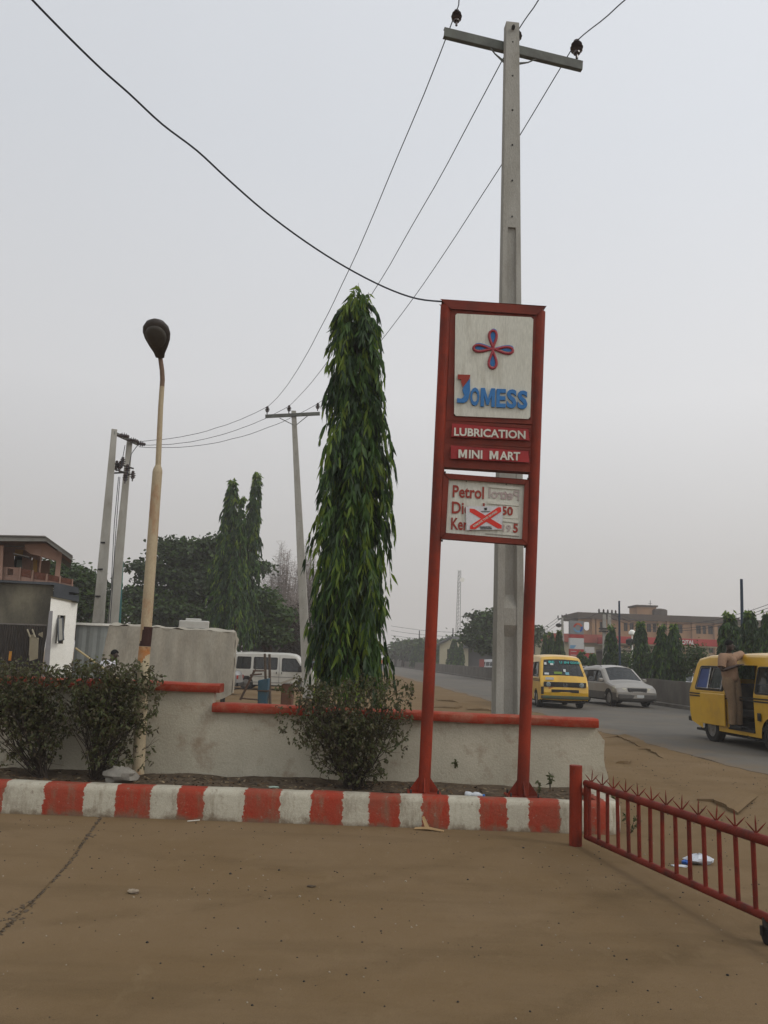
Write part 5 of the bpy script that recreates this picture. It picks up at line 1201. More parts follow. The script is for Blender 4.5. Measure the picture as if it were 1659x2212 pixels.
def person(label, loc, yaw, J, shirt, trousers, sc=1.0, group=None, shoes=None, sleeve=.55, head_yaw=0., bulk=1.0):
    """J: joints in local metres, person faces +X, left is +Y; joints: pelvis, chest, neck, head, and per side shoulder, elbow, wrist, hip, knee, ankle, toe"""
    r_ = thing('person', label, 'person', loc, group, rz=yaw + 1e-6); r_.scale = (sc,) * 3
    v = []; ed = []; ra = []; ix = {}
    def add(k, p, rad, par=None):
        ix[k] = len(v); v.append(Vector(p)); ra.append(rad)
        if par is not None: ed.append((ix[par], ix[k]))
    g_ = lambda k: Vector(J[k])
    add('pelvis', g_('pelvis'), (.125, .10)); add('waist', g_('pelvis').lerp(g_('chest'), .45), (.115, .09), 'pelvis'); add('chest', g_('chest'), (.14, .10), 'waist')
    add('upchest', g_('chest').lerp(g_('neck'), .6), (.12, .085), 'chest'); add('neck', g_('neck'), .052, 'upchest'); hd = g_('head'); nk = g_('neck')
    hf = Vector((math.cos(head_yaw), math.sin(head_yaw), 0))
    add('jaw', nk.lerp(hd, .55) + hf * .012, .065, 'neck'); add('head', hd + hf * .008, (.082, .092), 'jaw'); add('crown', hd + Vector((0, 0, .075)) - hf * .01, (.062, .07), 'head')
    for s_ in ('l', 'r'):
        add('sh' + s_, g_('sh' + s_), .055, 'upchest'); add('el' + s_, g_('el' + s_), .040, 'sh' + s_); add('fa' + s_, g_('el' + s_).lerp(g_('wr' + s_), .35), .038, 'el' + s_); add('wr' + s_, g_('wr' + s_), .025, 'fa' + s_)
        hdn = (g_('wr' + s_) - g_('el' + s_)).normalized(); add('palm' + s_, g_('wr' + s_) + hdn * .07, (.036, .018), 'wr' + s_)
        sd = hdn.orthogonal().normalized() if abs(hdn.z) > .8 else Vector((0, 0, 1)).cross(hdn).normalized(); cu = sd.cross(hdn) * (-.012 if s_ == 'l' else .012)
        for f_, (o1, ln_) in enumerate(((-.027, .065), (-.009, .078), (.009, .073), (.026, .058))):
            add('fa%d%s' % (f_, s_), g_('wr' + s_) + hdn * .10 + sd * o1, .0095, 'palm' + s_); add('fb%d%s' % (f_, s_), g_('wr' + s_) + hdn * (.10 + ln_) + sd * o1 * 1.15 + cu, .007, 'fa%d%s' % (f_, s_))
        add('th' + s_, g_('wr' + s_) + hdn * .06 - sd * .05, .010, 'palm' + s_)
        add('hp' + s_, g_('hp' + s_), .085, 'pelvis'); add('kn' + s_, g_('kn' + s_), .056, 'hp' + s_); add('cf' + s_, g_('kn' + s_).lerp(g_('an' + s_), .3), .054, 'kn' + s_); add('an' + s_, g_('an' + s_), .037, 'cf' + s_)
        add('hl' + s_, g_('an' + s_) + Vector((0, 0, -.05)), .036, 'an' + s_); add('to' + s_, g_('to' + s_), (.038, .024), 'hl' + s_)
    skin('body', v, ed, ra, m_skin, r_)
    # face and ears: features set into the head
    hr = Vector((-hf.y, hf.x, 0)); q = MB()
    q.hexa([hd + hf * .088 + hr * .014 + Vector((0, 0, -.035)), hd + hf * .088 - hr * .014 + Vector((0, 0, -.035)), hd + hf * .08 - hr * .008 + Vector((0, 0, .01)), hd + hf * .08 + hr * .008 + Vector((0, 0, .01))],
           [hd + hf * .112 + hr * .010 + Vector((0, 0, -.032)), hd + hf * .112 - hr * .010 + Vector((0, 0, -.032)), hd + hf * .092 - hr * .005 + Vector((0, 0, .008)), hd + hf * .092 + hr * .005 + Vector((0, 0, .008))])
    build(q, 'nose', m_skin, r_, local=True, bevel=.006)
    for s_ in (1, -1):
        q = MB(); q.lathe([(.010, 0), (.008, .005), (.002, .007)], hd + hf * .083 + hr * s_ * .032 + Vector((0, 0, .010)), 8, hf.to_track_quat('Z', 'Y').to_matrix()); build(q, 'eye', mat('eye_white', (.3, .28, .26), (.05, .04, .04), .3, 60), r_, local=True)
        q = MB(); q.lathe([(.026, -.004), (.03, .004), (.018, .01)], hd + hr * s_ * .084 + Vector((0, 0, -.01)), 8, (hr * s_).to_track_quat('Z', 'Y').to_matrix()); build(q, 'ear', m_skin, r_, local=True)
    q = MB(); q.box(-.004, .004, -.02, .02, -.004, .004); A = Matrix.Rotation(math.atan2(hf.y, hf.x), 3, 'Z'); q.v = [tuple(A @ Vector(p) + hd + hf * .090 + Vector((0, 0, -.058))) for p in q.v]; build(q, 'mouth', mat('lip', (.09, .035, .03), None, .5), r_, local=True)
    q = MB(); n_ = 14; vs = []
    for k in range(7):
        b = R(90 - 16.5 * k)
        for j in range(n_):
            a = 2 * math.pi * j / n_; ca = math.cos(a); lim = 0 if ca < .3 else min(1, (ca - .3) * 1.6) * .05
            rr2 = .093 * math.cos(b) * (.97 if k > 5 else 1); z = .100 * math.sin(b) + .018; z = max(z, .02 + lim - .045 * (1 - max(0, ca)))
            vs.append(hd + hf * (rr2 * ca * .98 - .008) + hr * rr2 * math.sin(a) * .92 + Vector((0, 0, z + .012)))
    q.add(vs, [(i * n_ + j, i * n_ + (j + 1) % n_, (i + 1) * n_ + (j + 1) % n_, (i + 1) * n_ + j) for i in range(6) for j in range(n_)] + [tuple(range(n_))])
    build(q, 'hair', m_hair, r_, smooth=60, local=True)
    # shirt and trousers over the body
    v = []; ed = []; ra = []; ix = {}
    add('pelvis', g_('pelvis') + Vector((0, 0, -.06)), (.165, .135)); add('hem', g_('pelvis').lerp(g_('chest'), .25), (.152, .125), 'pelvis'); add('chest', g_('chest'), (.168, .128), 'hem'); add('up', g_('chest').lerp(g_('neck'), .62), (.165, .12), 'chest'); add('col', g_('neck') + Vector((0, 0, -.035)), .072, 'up')
    ra = [tuple(x * bulk for x in r2) if hasattr(r2, '__len__') else r2 for r2 in ra]; sh_ = skin('shirt', v, ed, ra, shirt, r_)
    for s_ in ('l', 'r'):
        a = g_('sh' + s_); b = g_('el' + s_); o_ = g_('neck').lerp(a, .12) + Vector((0, 0, -.095)); e = a.lerp(b, min(.98, sleeve * 1.5)); q = MB()
        rb = .075 * (1 + (bulk - 1) * .8); q.tube([o_, o_.lerp(a, .5) + Vector((0, 0, -.012)), a + Vector((0, 0, -.01)), a.lerp(b, .3), a.lerp(b, .55), e, e], [rb * 1.25, rb * 1.22, rb * 1.08, rb, rb * .92, rb * .98, rb * .6], 12); build(q, 'sleeve', shirt, sh_, local=True, smooth=60)
    q = MB(); cz_ = g_('neck') + Vector((0, 0, -.02)); q.lathe([(.10, -.05), (.08, -.01), (.066, .015)], cz_, 12); build(q, 'collar', shirt, sh_, local=True, smooth=60)
    pl = g_('pelvis'); seat = None
    for s_ in ('l', 'r'):
        h, k_, a = g_('hp' + s_), g_('kn' + s_), g_('an' + s_); q = MB(); c0 = pl.lerp(h, .75) + Vector((0, 0, .06))
        q.tube([c0, h + Vector((0, 0, -.02)), h.lerp(k_, .35), h.lerp(k_, .8), k_, k_.lerp(a, .35), k_.lerp(a, .75), a + Vector((0, 0, .0)), a], [.12, .125, .112, .09, .086, .084, .076, .08, .04], 14)
        for i2 in range(0): pass
        if seat is None: seat = skin('trousers', [pl + Vector((0, 0, .07)), pl, pl + Vector((0, 0, -.06))], [(0, 1), (1, 2)], [(.145, .115), (.155, .12), (.15, .11)], trousers, r_)
        build(q, 'trouser_leg', trousers, seat, local=True, smooth=60)
    for s_ in ('l', 'r'):
        q = MB(); a = g_('an' + s_) + Vector((0, 0, -.075)); t_ = g_('to' + s_); d = (t_ - a); d.z = 0; d.normalize(); n2 = Vector((-d.y, d.x, 0)) * .045; zb_ = Vector((0, 0, min(a.z, t_.z) - .022 - a.z))
        q.hexa([a - d * .05 - n2 + zb_, a - d * .05 + n2 + zb_, t_ + d * .06 + n2 * .8 + Vector((0, 0, a.z + zb_.z - t_.z)), t_ + d * .06 - n2 * .8 + Vector((0, 0, a.z + zb_.z - t_.z))], [a - d * .05 - n2 + Vector((0, 0, .055)), a - d * .05 + n2 + Vector((0, 0, .055)), t_ + d * .05 + n2 * .7 + Vector((0, 0, .03)), t_ + d * .05 - n2 * .7 + Vector((0, 0, .03))])
        build(q, 'shoe', shoes or m_blk, r_, local=True, bevel=.018)
    return r_
def stand(stride=0., armswing=0., crouch=0.):
    J = dict(pelvis=(0, 0, .95), chest=(.01, 0, 1.27), neck=(0, 0, 1.47), head=(.02, 0, 1.62))
    for s_, k in (('l', 1), ('r', -1)):
        J['sh' + s_] = (0, k * .19, 1.41); J['el' + s_] = (-.03 + k * armswing * .15, k * .24, 1.12); J['wr' + s_] = (.06 + k * armswing * .3, k * .24, .87)
        J['hp' + s_] = (0, k * .09, .90); J['kn' + s_] = (.03 - k * stride * .14, k * .095, .50); J['an' + s_] = (-k * stride * .30, k * .10, .10 + (.05 * stride if k > 0 else 0)); J['to' + s_] = (.14 - k * stride * .28, k * .12, .035)
    return J
m_khaki = mat('khaki_cloth', (.30, .19, .125), (.22, .14, .09), .9, 4, .3, 20); m_khaki2 = mat('khaki_trousers', (.25, .17, .105), (.18, .125, .08), .9, 4, .3, 20)
# man on the step of the right-hand minibus: leans on the bus, forearms over the roof gutter, looks ahead to the right
stepw = lambda x, y, z: pos2 + Matrix.Rotation(yaw2, 3, 'Z') @ (Vector((x, y, z)) * sc2)
ft = stepw(.02, -.99, .40)
Jc = dict(pelvis=(0, .02, 1.00), chest=(.06, .06, 1.31), neck=(.12, .08, 1.50), head=(.17, .08, 1.645),
          shl=(.14, .27, 1.44), ell=(.34, .50, 1.47), wrl=(.50, .62, 1.44), shr=(.04, -.11, 1.44), elr=(-.02, -.21, 1.16), wrr=(.26, -.02, 1.22),
          hpl=(.01, .11, .95), hpr=(-.01, -.07, .95), knl=(.06, .12, .54), knr=(.02, -.10, .54), anl=(.01, .15, .12), anr=(.0, -.09, .12), tol=(.14, .18, .05), tor=(.10, -.16, .05))
# local +X of the figure points to the bus flank, turned a little towards the camera
facing = math.atan2(-.86, .50); fx = Vector((-rr_.x, -rr_.y, 0))
Jc = dict(pelvis=(0, .0, 1.00), chest=(.0, -.06, 1.32), neck=(.02, -.08, 1.53), head=(.05, -.06, 1.675),
          shl=(.03, .12, 1.46), ell=(.02, .40, 1.53), wrl=(.20, .42, 1.44), shr=(.03, -.27, 1.45), elr=(.06, -.36, 1.17), wrr=(.20, -.10, 1.27),
          hpl=(0, .10, .95), hpr=(0, -.09, .95), knl=(.05, .14, .54), knr=(.03, -.02, .54), anl=(.0, .20, .12), anr=(-.02, .03, .12), tol=(.13, .24, .05), tor=(.12, .04, .05))
man = person('man in khaki shirt and trousers riding on the open door step of the right minibus', (ft.x - .08, ft.y, ft.z - .03), facing, Jc, m_khaki, m_khaki2, sc=1.12, head_yaw=R(40), sleeve=.5, bulk=1.18)
# man with a pole behind the left shrub
my = 19.0; mp0 = P(233, 1430, my); m_wsh = mat('white_shirt_cloth', (.62, .62, .64), (.5, .5, .56), .9, 3)
Jm = stand(); Jm.update(chest=(.10, 0, 1.22), neck=(.20, 0, 1.38), head=(.27, 0, 1.50), shl=(.13, .19, 1.34), shr=(.13, -.19, 1.34), ell=(.02, .26, 1.10), elr=(.05, -.26, 1.08), wrl=(.24, .2, 1.02), wrr=(.28, -.14, .98))
zt = P(230, 1404, my).z; pm2 = person('man in a white shirt bending with a long pole behind the left shrub', (P(222, 1430, my).x, my, zt - 1.61), R(-8), Jm, m_wsh, mat('dark_blue_cloth', (.03, .035, .07), None, .9))
q = MB(); a = P(163, 1400, my - .3); b = P(222, 1443, my - .3); q.tube([a, b + (b - a) * .8], [.022, .025], 8); tag(build(q, 'wooden_pole', mat('pale_wood', (.40, .33, .19), (.33, .26, .14), .8, 6), loc=b), 'long pale wooden pole held slanting by the man behind the shrub', 'pole')
py_ = G(790, 1479); person('pedestrian in a light blue shirt walking behind the tall weeping tree', (py_.x, py_.y, 0), R(120), stand(.8, .8), mat('light_blue_cloth', (.20, .32, .55), None, .9), mat('maroon_cloth', (.10, .04, .05), None, .9))
yb = 74.; person('person in dark clothes standing against the barrier between the sign posts', (XF(yb) + .1, yb, .20), R(100), stand(.3, .2), mat('dark_green_cloth', (.07, .07, .04), None, .9), mat('dark_blue_cloth', (.03, .035, .07)))
ya = 110.; person('distant roadside figure in orange seen through the tips of the tall tree', (P(823, 1437, ya).x, ya, 0), R(-90), stand(.5, .5), mat('orange_cloth', (.55, .14, .04), None, .9), mat('dark_blue_cloth', (.03, .035, .07)))
# ================================================================== canvas covered stall
m_canvas = mat('grey_canvas', (.345, .32, .26), (.28, .255, .205), .9, 1.4, .3, 12, dirt=(.16, .13, .10), dscale=1.6, dlo=.5, dhi=.75, damt=.6, stretch=(1, 1, .4))
KYy = 22.0
k0 = P(236, 1350, KYy); k1 = P(509, 1366, KYy); kb_ = P(508, 1498, KYy).z
SHEAR = (KYy, -.155)
cs = thing('covered_stall', 'large box shaped stall wrapped in grey canvas behind the left wall', 'stall', ((k0.x + k1.x) / 2, KYy, 0))
q = MB(); nu, nv = 60, 16; vs = []
def cv(x, y, z, s_): return (x + .02 * mn.noise(Vector((x * 3, z * 2, s_))), y + .05 * mn.noise(Vector((x * 4, z * 1.2, s_ + 3))) , z)
xl, xr, zt0, zt1 = k0.x, k1.x, k0.z, k1.z
for j in range(nv + 1):
    for i in range(nu + 1):
        u_ = i / nu; v_ = j / nv; zt = zt0 + (zt1 - zt0) * u_ + .025 * mn.noise(Vector((u_ * 6, 1, 2))); zb_ = kb_ - .12 + .18 * mn.noise(Vector((u_ * 5, 0, 0))) * 1 + (.0 if u_ < .9 else .1 * (u_ - .9) * 10)
        x = xl + (xr - xl) * u_ + (1 - v_) * ((-.22) * (1 - u_) + .02 * u_); vs.append(cv(x, KYy - (1 - v_) * .06, zb_ + (zt - zb_) * v_, 1))
F_ = lambda o, nu, nv: [(o + j * (nu + 1) + i, o + j * (nu + 1) + i + 1, o + (j + 1) * (nu + 1) + i + 1, o + (j + 1) * (nu + 1) + i) for j in range(nv) for i in range(nu)]
q.add(vs, F_(0, nu, nv))
vs = [(xl + (xr - xl) * i / nu + .02 * mn.noise(Vector((i * .3, j, 0))), KYy + 2.4 * j / 10, zt0 + (zt1 - zt0) * i / nu + .06 * mn.noise(Vector((i * .2, j * .5, 4))) + .06 * math.sin(math.pi * min(1, j / 3)) * (1 if 0 < i < nu else 0) + .0) for j in range(11) for i in range(nu + 1)]
q.add(vs, F_(0, nu, 10))
for x, s_ in ((xr, 2), (xl, 5)):
    vs = [cv(x + (.02 if s_ == 2 else -.22) * (1 - j / nv) + .05 * mn.noise(Vector((i * .4, j * .2, 9))), KYy + 2.4 * i / 20, kb_ + (zt1 - kb_) * j / nv, s_) for j in range(nv + 1) for i in range(21)]
    q.add(vs, F_(0, 20, nv))
build(q, 'canvas_cover', m_canvas, cs, smooth=60)
q = MB(); q.prism([Vector((xr - .01, KYy - .05, zt1 - .02)), Vector((xr + .10, KYy + .25, zt1 - .18)), Vector((xr + .05, KYy + .1, zt1 - .45))], (0, .03, 0)); build(q, 'canvas_flap', m_canvas, cs)
for x in (xl + .3, xr - .25):
    for y in (KYy + .15, KYy + 2.1):
        q = MB(); q.tube([(x, y, 0), (x, y, kb_ + .4)], .04, 8); build(q, 'leg', m_dark, cs)
SHEAR = None
# objects on the dirt beyond the wall
m_blu = mat('faded_blue_steel', (.035, .085, .125), (.05, .09, .11), .6, 5, dirt=(.13, .09, .06), dscale=5, damt=.7)
m_rst = mat('rusty_steel', (.12, .07, .045), (.08, .06, .05), .8, 8, dirt=(.2, .15, .1))
fy = 27.0; fr = thing('steel_frame', 'bent rusty steel frame standing on the dirt beside the blue box', 'frame', (P(540, 1500, fy).x, fy, 0))
for a, b, nm2 in (((518, 1512), (548, 1450), 'post'), ((520, 1512), (552, 1446), 'post'), ((546, 1449), (572, 1449), 'rail'), ((518, 1508), (562, 1512), 'rail'), ((540, 1458), (566, 1456), 'rail')):
    q = MB(); q.tube([P(*a, fy), P(*b, fy)], .026, 6); build(q, nm2, m_rst, fr)
ty = 28.5; wpost = thing('timber_prop', 'two thin upright timber posts in front of the white van', 'post', (P(580, 1500, ty).x, ty, 0))
for a, b in (((577, 1500), (572, 1412)), ((585, 1500), (582, 1413))): q = MB(); a = P(*a, ty); b = P(*b, ty); q.tube([Vector((a.x, ty, 0)), b], [.05, .045], 6); build(q, 'post', m_bark, wpost)
by = 25.0; bx_ = P(569, 1500, by).x; wq = 22 / 1789 * by / 2
bb = thing('oil_drum_stand', 'narrow faded blue steel box standing beyond the wall', 'box', (bx_, by, 0))
q = MB(); zt = P(576, 1466, by).z; q.hexa([Vector((bx_ - wq * .78, by - .2, 0)), Vector((bx_ + wq * .78, by - .2, 0)), Vector((bx_ + wq * .78, by + .2, 0)), Vector((bx_ - wq * .78, by + .2, 0))], [Vector((bx_ - wq, by - .22, zt - .05)), Vector((bx_ + wq, by - .22, zt + .02)), Vector((bx_ + wq, by + .22, zt + .02)), Vector((bx_ - wq, by + .22, zt - .05))])
build(q, 'body', m_blu, bb, bevel=.02); q = MB(); q.box(bx_ - wq - .01, bx_ + wq + .01, by - .235, by + .235, zt - .36, zt - .33); build(q, 'band', m_rst, bb)
bx_ = P(621, 1500, by).x; bb = thing('wooden_crate', 'tall rusty brown box with a sloping lid partly hidden by the central shrub', 'box', (bx_, by, 0)); w2 = 26 / 1789 * by / 2; zt = P(630, 1478, by).z
q = MB(); q.box(bx_ - w2 * .9, bx_ + w2 * .9, by - .25, by + .25, 0, zt); build(q, 'body', mat('brown_rust_sheet', (.12, .055, .03), (.09, .045, .03), .7, 4), bb, bevel=.02)
q = MB(); q.hexa([Vector((bx_ - w2, by - .3, zt + .0)), Vector((bx_ + w2, by - .3, zt + .14)), Vector((bx_ + w2, by + .3, zt + .14)), Vector((bx_ - w2, by + .3, zt))], [Vector((bx_ - w2, by - .3, zt + .05)), Vector((bx_ + w2, by - .3, zt + .20)), Vector((bx_ + w2, by + .3, zt + .20)), Vector((bx_ - w2, by + .3, zt + .05))]); build(q, 'lid', m_canvas, bb)
sy_ = 50.; m_corr = mat('corrugated_grey', (.17, .16, .14), (.12, .11, .10), .7, 3, dirt=(.13, .08, .05), damt=.6)
sh = thing('shed', 'low shed with a corrugated metal roof behind the white van', 'shed', (P(560, 1440, sy_).x, sy_, 0))
x0, x1 = P(515, 1410, sy_).x, P(598, 1410, sy_).x; z0, z1_ = P(560, 1407, sy_).z, P(560, 1388, sy_ + 2).z
q = MB(); q.box(x0 + .2, x1 - .2, sy_ + .1, sy_ + 3, 0, z0); build(q, 'wall', m_rst, sh)
q = MB(); vs = []; nn = 60
for i in range(nn + 1):
    x = x0 + (x1 - x0) * i / nn; c_ = .03 * (1 if i % 2 else -1); vs += [(x, sy_ - .3, z0 + c_), (x + .25, sy_ + 2.6, z1_ + .2 + c_)]
q.add(vs, [(2 * i, 2 * i + 2, 2 * i + 3, 2 * i + 1) for i in range(nn)]); build(q, 'roof', m_corr, sh)
ky_ = 34.; kx_ = P(420, 1350, ky_).x
SHEAR = (ky_, -.21)
tk = thing('parked_truck', 'white truck box rising just above the canvas stall', 'truck', (kx_, ky_, 0)); zt = P(405, 1340, ky_).z; xa, xb = P(387, 1340, ky_).x, P(452, 1350, ky_).x
q = MB(); q.box(xa, xb, ky_, ky_ + 2.1, .9, zt); build(q, 'cargo_box', m_vw, tk, bevel=.04); q = MB(); q.box(xa + .25, xa + .9, ky_ + .4, ky_ + 1.6, zt, zt + .10); build(q, 'roof_hatch', m_vw, tk, bevel=.03)
q = MB(); q.box(xa + .3, xb - .1, ky_ - .02, ky_ - .004, zt - .36, zt - .30); build(q, 'side_rail', mat('grey_moulding', (.22, .22, .2)), tk)
for x in (xa + .3, xb - .3):
    for y in (ky_ + .2, ky_ + 1.9): q = MB(); q.lathe([(.3, -.12), (.45, -.1), (.45, .1), (.3, .12)], (x, y, .45), 16, Matrix.Rotation(R(90), 3, 'X')); build(q, 'wheel', m_black, tk, smooth=40)
q = MB(); q.box(xa + .1, xb - .1, ky_ + .3, ky_ + 1.8, .6, .9); build(q, 'chassis', m_int, tk)

SHEAR = None
# ================================================================== house on the left
HY = 26.0
def H(x, y, Y=HY):
    y = y or 1200
    p = P(x * .1416, 1145 + y * .1416, Y); return (p.x, p.z)
m_pink = mat('pink_render', (.36, .225, .17), (.30, .19, .145), .9, 1.2, .2, 20, dirt=(.13, .10, .08), dscale=1.2, dlo=.52, dhi=.75, damt=.55)
m_lat = mat('terracotta_block', (.19, .075, .05), (.14, .06, .04), .9, 8)
m_mould = mat('mouldy_render', (.19, .17, .12), (.095, .085, .065), .95, .9, .3, 14, dirt=(.035, .033, .028), dscale=.8, dlo=.42, dhi=.68, damt=.8, stretch=(1, 1, .5))
m_slab = mat('slab_grey_blue', (.085, .092, .10), (.06, .065, .07), .85, 2)
m_roofg = mat('roof_fascia_grey', (.24, .235, .21), (.17, .165, .15), .7, 1.5, dirt=(.1, .09, .08), damt=.5)
SHEAR = (HY - .5, -.385)
hs = thing('house', 'two storey pink house with a block balustrade veranda above a mouldy grey wall', 'house', (-11, HY, 0))
q = MB()   # upper wall: set back behind the veranda on the right
lx = -17.0
q.wall([(lx, H(0, 790)[1]), H(640, 800), H(700, 700), H(705, 250), H(470, 215), (lx, H(0, 230)[1])][::-1], [[H(285, 560), H(410, 575), H(415, 350), H(290, 345)], [H(535, 610), H(570, 612), H(575, 370), H(566, 368)]], HY + .9, .2)
build(q, 'upper_wall', m_pink, hs)
q = MB(); q.wall([(lx, H(0, 770)[1]), H(125, 765), H(150, 240), (lx, H(0, 230)[1])], [], HY - .05, .2); build(q, 'upper_wall', m_pink, hs)
q = MB(); q.wall([H(130, 760), H(375, 770), H(380, 570), H(135, 562)], [[H(205, 680), H(290, 690), H(292, 590), H(208, 584)]], HY + .1, .12); build(q, 'parapet', m_pink, hs)
w_ = MB(); a = H(285, 560); b = H(415, 345); w_.box(a[0] - .02, b[0] + .05, HY + .97, HY + 1.0, a[1] - .05, b[1] + .05); wo = build(w_, 'window', m_winglass, hs)
w_ = MB(); c_ = H(340, 560); w_.box(c_[0] - .05, c_[0] + .22, HY + .94, HY + .96, a[1], b[1] - .15); build(w_, 'curtain', mat('pale_green_curtain', (.17, .2, .17), None, .9), wo)
w_ = MB(); w_.box(H(530, 0)[0], H(585, 0)[0], HY + .97, HY + 1.0, H(535, 620)[1], H(570, 360)[1]); build(w_, 'door', m_int, hs)
q = MB(); a, b = H(305, 250), H(425, 355); q.box(a[0], b[0], HY + .84, HY + .87, b[1], a[1]); build(q, 'sign_board', mat('ochre_board', (.42, .24, .06), (.36, .2, .05), .7, 3), hs)
q = MB(); q.prism([Vector((H(300, 340)[0], HY + .85, H(300, 335)[1])), Vector((H(540, 410)[0], HY + .85, H(540, 405)[1])), Vector((H(540, 410)[0], HY - .1, H(540, 425)[1])), Vector((H(300, 350)[0], HY - .1, H(300, 372)[1]))], (0, 0, .03)); build(q, 'awning', m_corr, hs)
q = MB(); q.wall([H(585, 640), H(650, 660), H(655, 420), H(590, 400)], [], HY + .84, .05); build(q, 'ochre_panel', mat('ochre_board', (.42, .24, .06)), hs)
for xa, xb, ya, yb in ((688, 732, 390, 640), (930, 1028, 480, 690)):
    q = MB(); a = H(xa, yb); b = H(xb, ya); q.box(a[0], b[0], HY + .05, HY + .30, a[1] - .1, b[1] + .35); build(q, 'column', m_pink, hs, bevel=.01)
q = MB(); q.wall([H(470, 215), H(790, 200), H(1040, 380), H(1030, 490), H(725, 405), H(690, 395), H(560, 365), H(470, 300)][::-1], [], HY + .06, .2); build(q, 'beam', m_pink, hs)
q = MB(); q.box(H(430, 0)[0], H(1200, 0)[0], HY + .1, HY + 4, H(700, 805)[1] - .35, H(700, 800)[1] - .25); build(q, 'veranda_floor', m_slab, hs)
bps = [(370, 420, 575, 765), (565, 612, 620, 780), (783, 828, 670, 800), (990, 1028, 705, 815), (1185, 1212, 752, 840)]
for xa, xb, ya, yb in bps: q = MB(); a = H(xa, yb); b = H(xb, ya); q.box(a[0], b[0], HY - .04, HY + .14, a[1] - .05, b[1]); build(q, 'baluster_pier', m_pink, hs, bevel=.01)
for (xa, ya, yb), (xb, yc, yd) in (((418, 590, 705), (566, 618, 735)), ((611, 635, 745), (784, 668, 770)), ((827, 680, 765), (991, 712, 800)), ((1027, 728, 800), (1186, 752, 830))):
    q = MB(); o4 = [H(xa, yb), H(xb, yd), H(xb, yc), H(xa, ya)]; hl_ = []; n1, n2 = 9, 5
    for i in range(n1):
        for j in range(n2):
            def bl(u, v): 
                bx2 = [o4[0][k] * (1 - u) * (1 - v) + o4[1][k] * u * (1 - v) + o4[2][k] * u * v + o4[3][k] * (1 - u) * v for k in (0, 1)]; return tuple(bx2)
            cu, cv2 = (i + .5) / n1, (j + .5) / n2; hl_.append([bl(cu - .03, cv2), bl(cu, cv2 - .06), bl(cu + .03, cv2), bl(cu, cv2 + .06)])
    q.wall(o4, hl_, HY, .1); build(q, 'lattice_panel', m_lat, hs)
q = MB(); a, b = H(413, 700), H(1000, 815)     # kerb under the lattice
q.wall([H(370, 770), H(1212, 875), H(1212, 828), H(370, 700)], [], HY + .02, .07); build(q, 'balustrade_base', m_pink, hs)
# roof with deep fascia
q = MB(); e1, e2, e3 = H(-420, 128), H(790, 148), H(1205, 445); f1, f2, f3 = H(-420, 195), H(800, 205), H(1180, 487)
for (a, b, c_, d) in ((e1, e2, f2, f1), (e2, e3, f3, f2)):
    q.hexa([(a[0], HY - .5, a[1]), (b[0], HY - .5, b[1]), (c_[0], HY - .5, c_[1]), (d[0], HY - .5, d[1])], [(a[0], HY - .42, a[1]), (b[0], HY - .42, b[1]), (c_[0], HY - .42, c_[1]), (d[0], HY - .42, d[1])])
build(q, 'fascia', m_roofg, hs)
q = MB()
for (a, b) in ((e1, e2), (e2, e3)): q.hexa([(a[0], HY - .55, a[1] + .01), (b[0], HY - .55, b[1] + .01), (b[0], HY + 6, b[1] + .25), (a[0], HY + 6, a[1] + .25)], [(a[0], HY - .55, a[1] + .05), (b[0], HY - .55, b[1] + .05), (b[0], HY + 6, b[1] + .3), (a[0], HY + 6, a[1] + .3)])
build(q, 'roof', m_corr, hs)
q = MB(); q.hexa([(f1[0], HY - .41, f1[1] + .06), (f2[0], HY - .41, f2[1] + .06), (f2[0], HY + 1.2, f2[1] + .06), (f1[0], HY + 1.2, f1[1] + .06)], [(p[0], y, p[1] + .09) for p, y in ((f1, HY - .41), (f2, HY - .41), (f2, HY + 1.2), (f1, HY + 1.2))])
q.hexa([(f2[0], HY - .41, f2[1] + .06), (f3[0], HY - .41, f3[1] + .06), (f3[0], HY + 1.2, f3[1] + .06), (f2[0], HY + 1.2, f2[1] + .06)], [(p[0], y, p[1] + .09) for p, y in ((f2, HY - .41), (f3, HY - .41), (f3, HY + 1.2), (f2, HY + 1.2))]); build(q, 'soffit', m_pink, hs)
# slab edge and lower wall
q = MB(); q.wall([(lx, H(0, 790)[1]), H(0, 800), H(920, 850), H(1290, 925), H(1290, 890), H(920, 810), (lx, H(0, 755)[1])], [], HY - .25, .6); build(q, 'floor_slab', m_slab, hs)
q = MB(); q.wall([(lx, 0), (H(740, 1600)[0], 0), H(905, 1030), H(905, 845), (lx, H(0, 790)[1] - .02)], [], HY - .1, .25); build(q, 'lower_wall', m_mould, hs)
q = MB(); q.wall([H(912, 1030), H(1295, 1105), H(1295, 925), H(918, 850)], [[H(1140, 1000), H(1290, 1012), H(1290, 975), H(1145, 960)]], HY - .35, .5); build(q, 'ring_beam', m_slab, hs)
q = MB(); q.wall([(lx, 0), (H(740, 1600)[0], 0), (H(740, 0)[0], 5), (lx, 5)], [], HY + 6, .2); build(q, 'rear_wall', m_pink, hs)
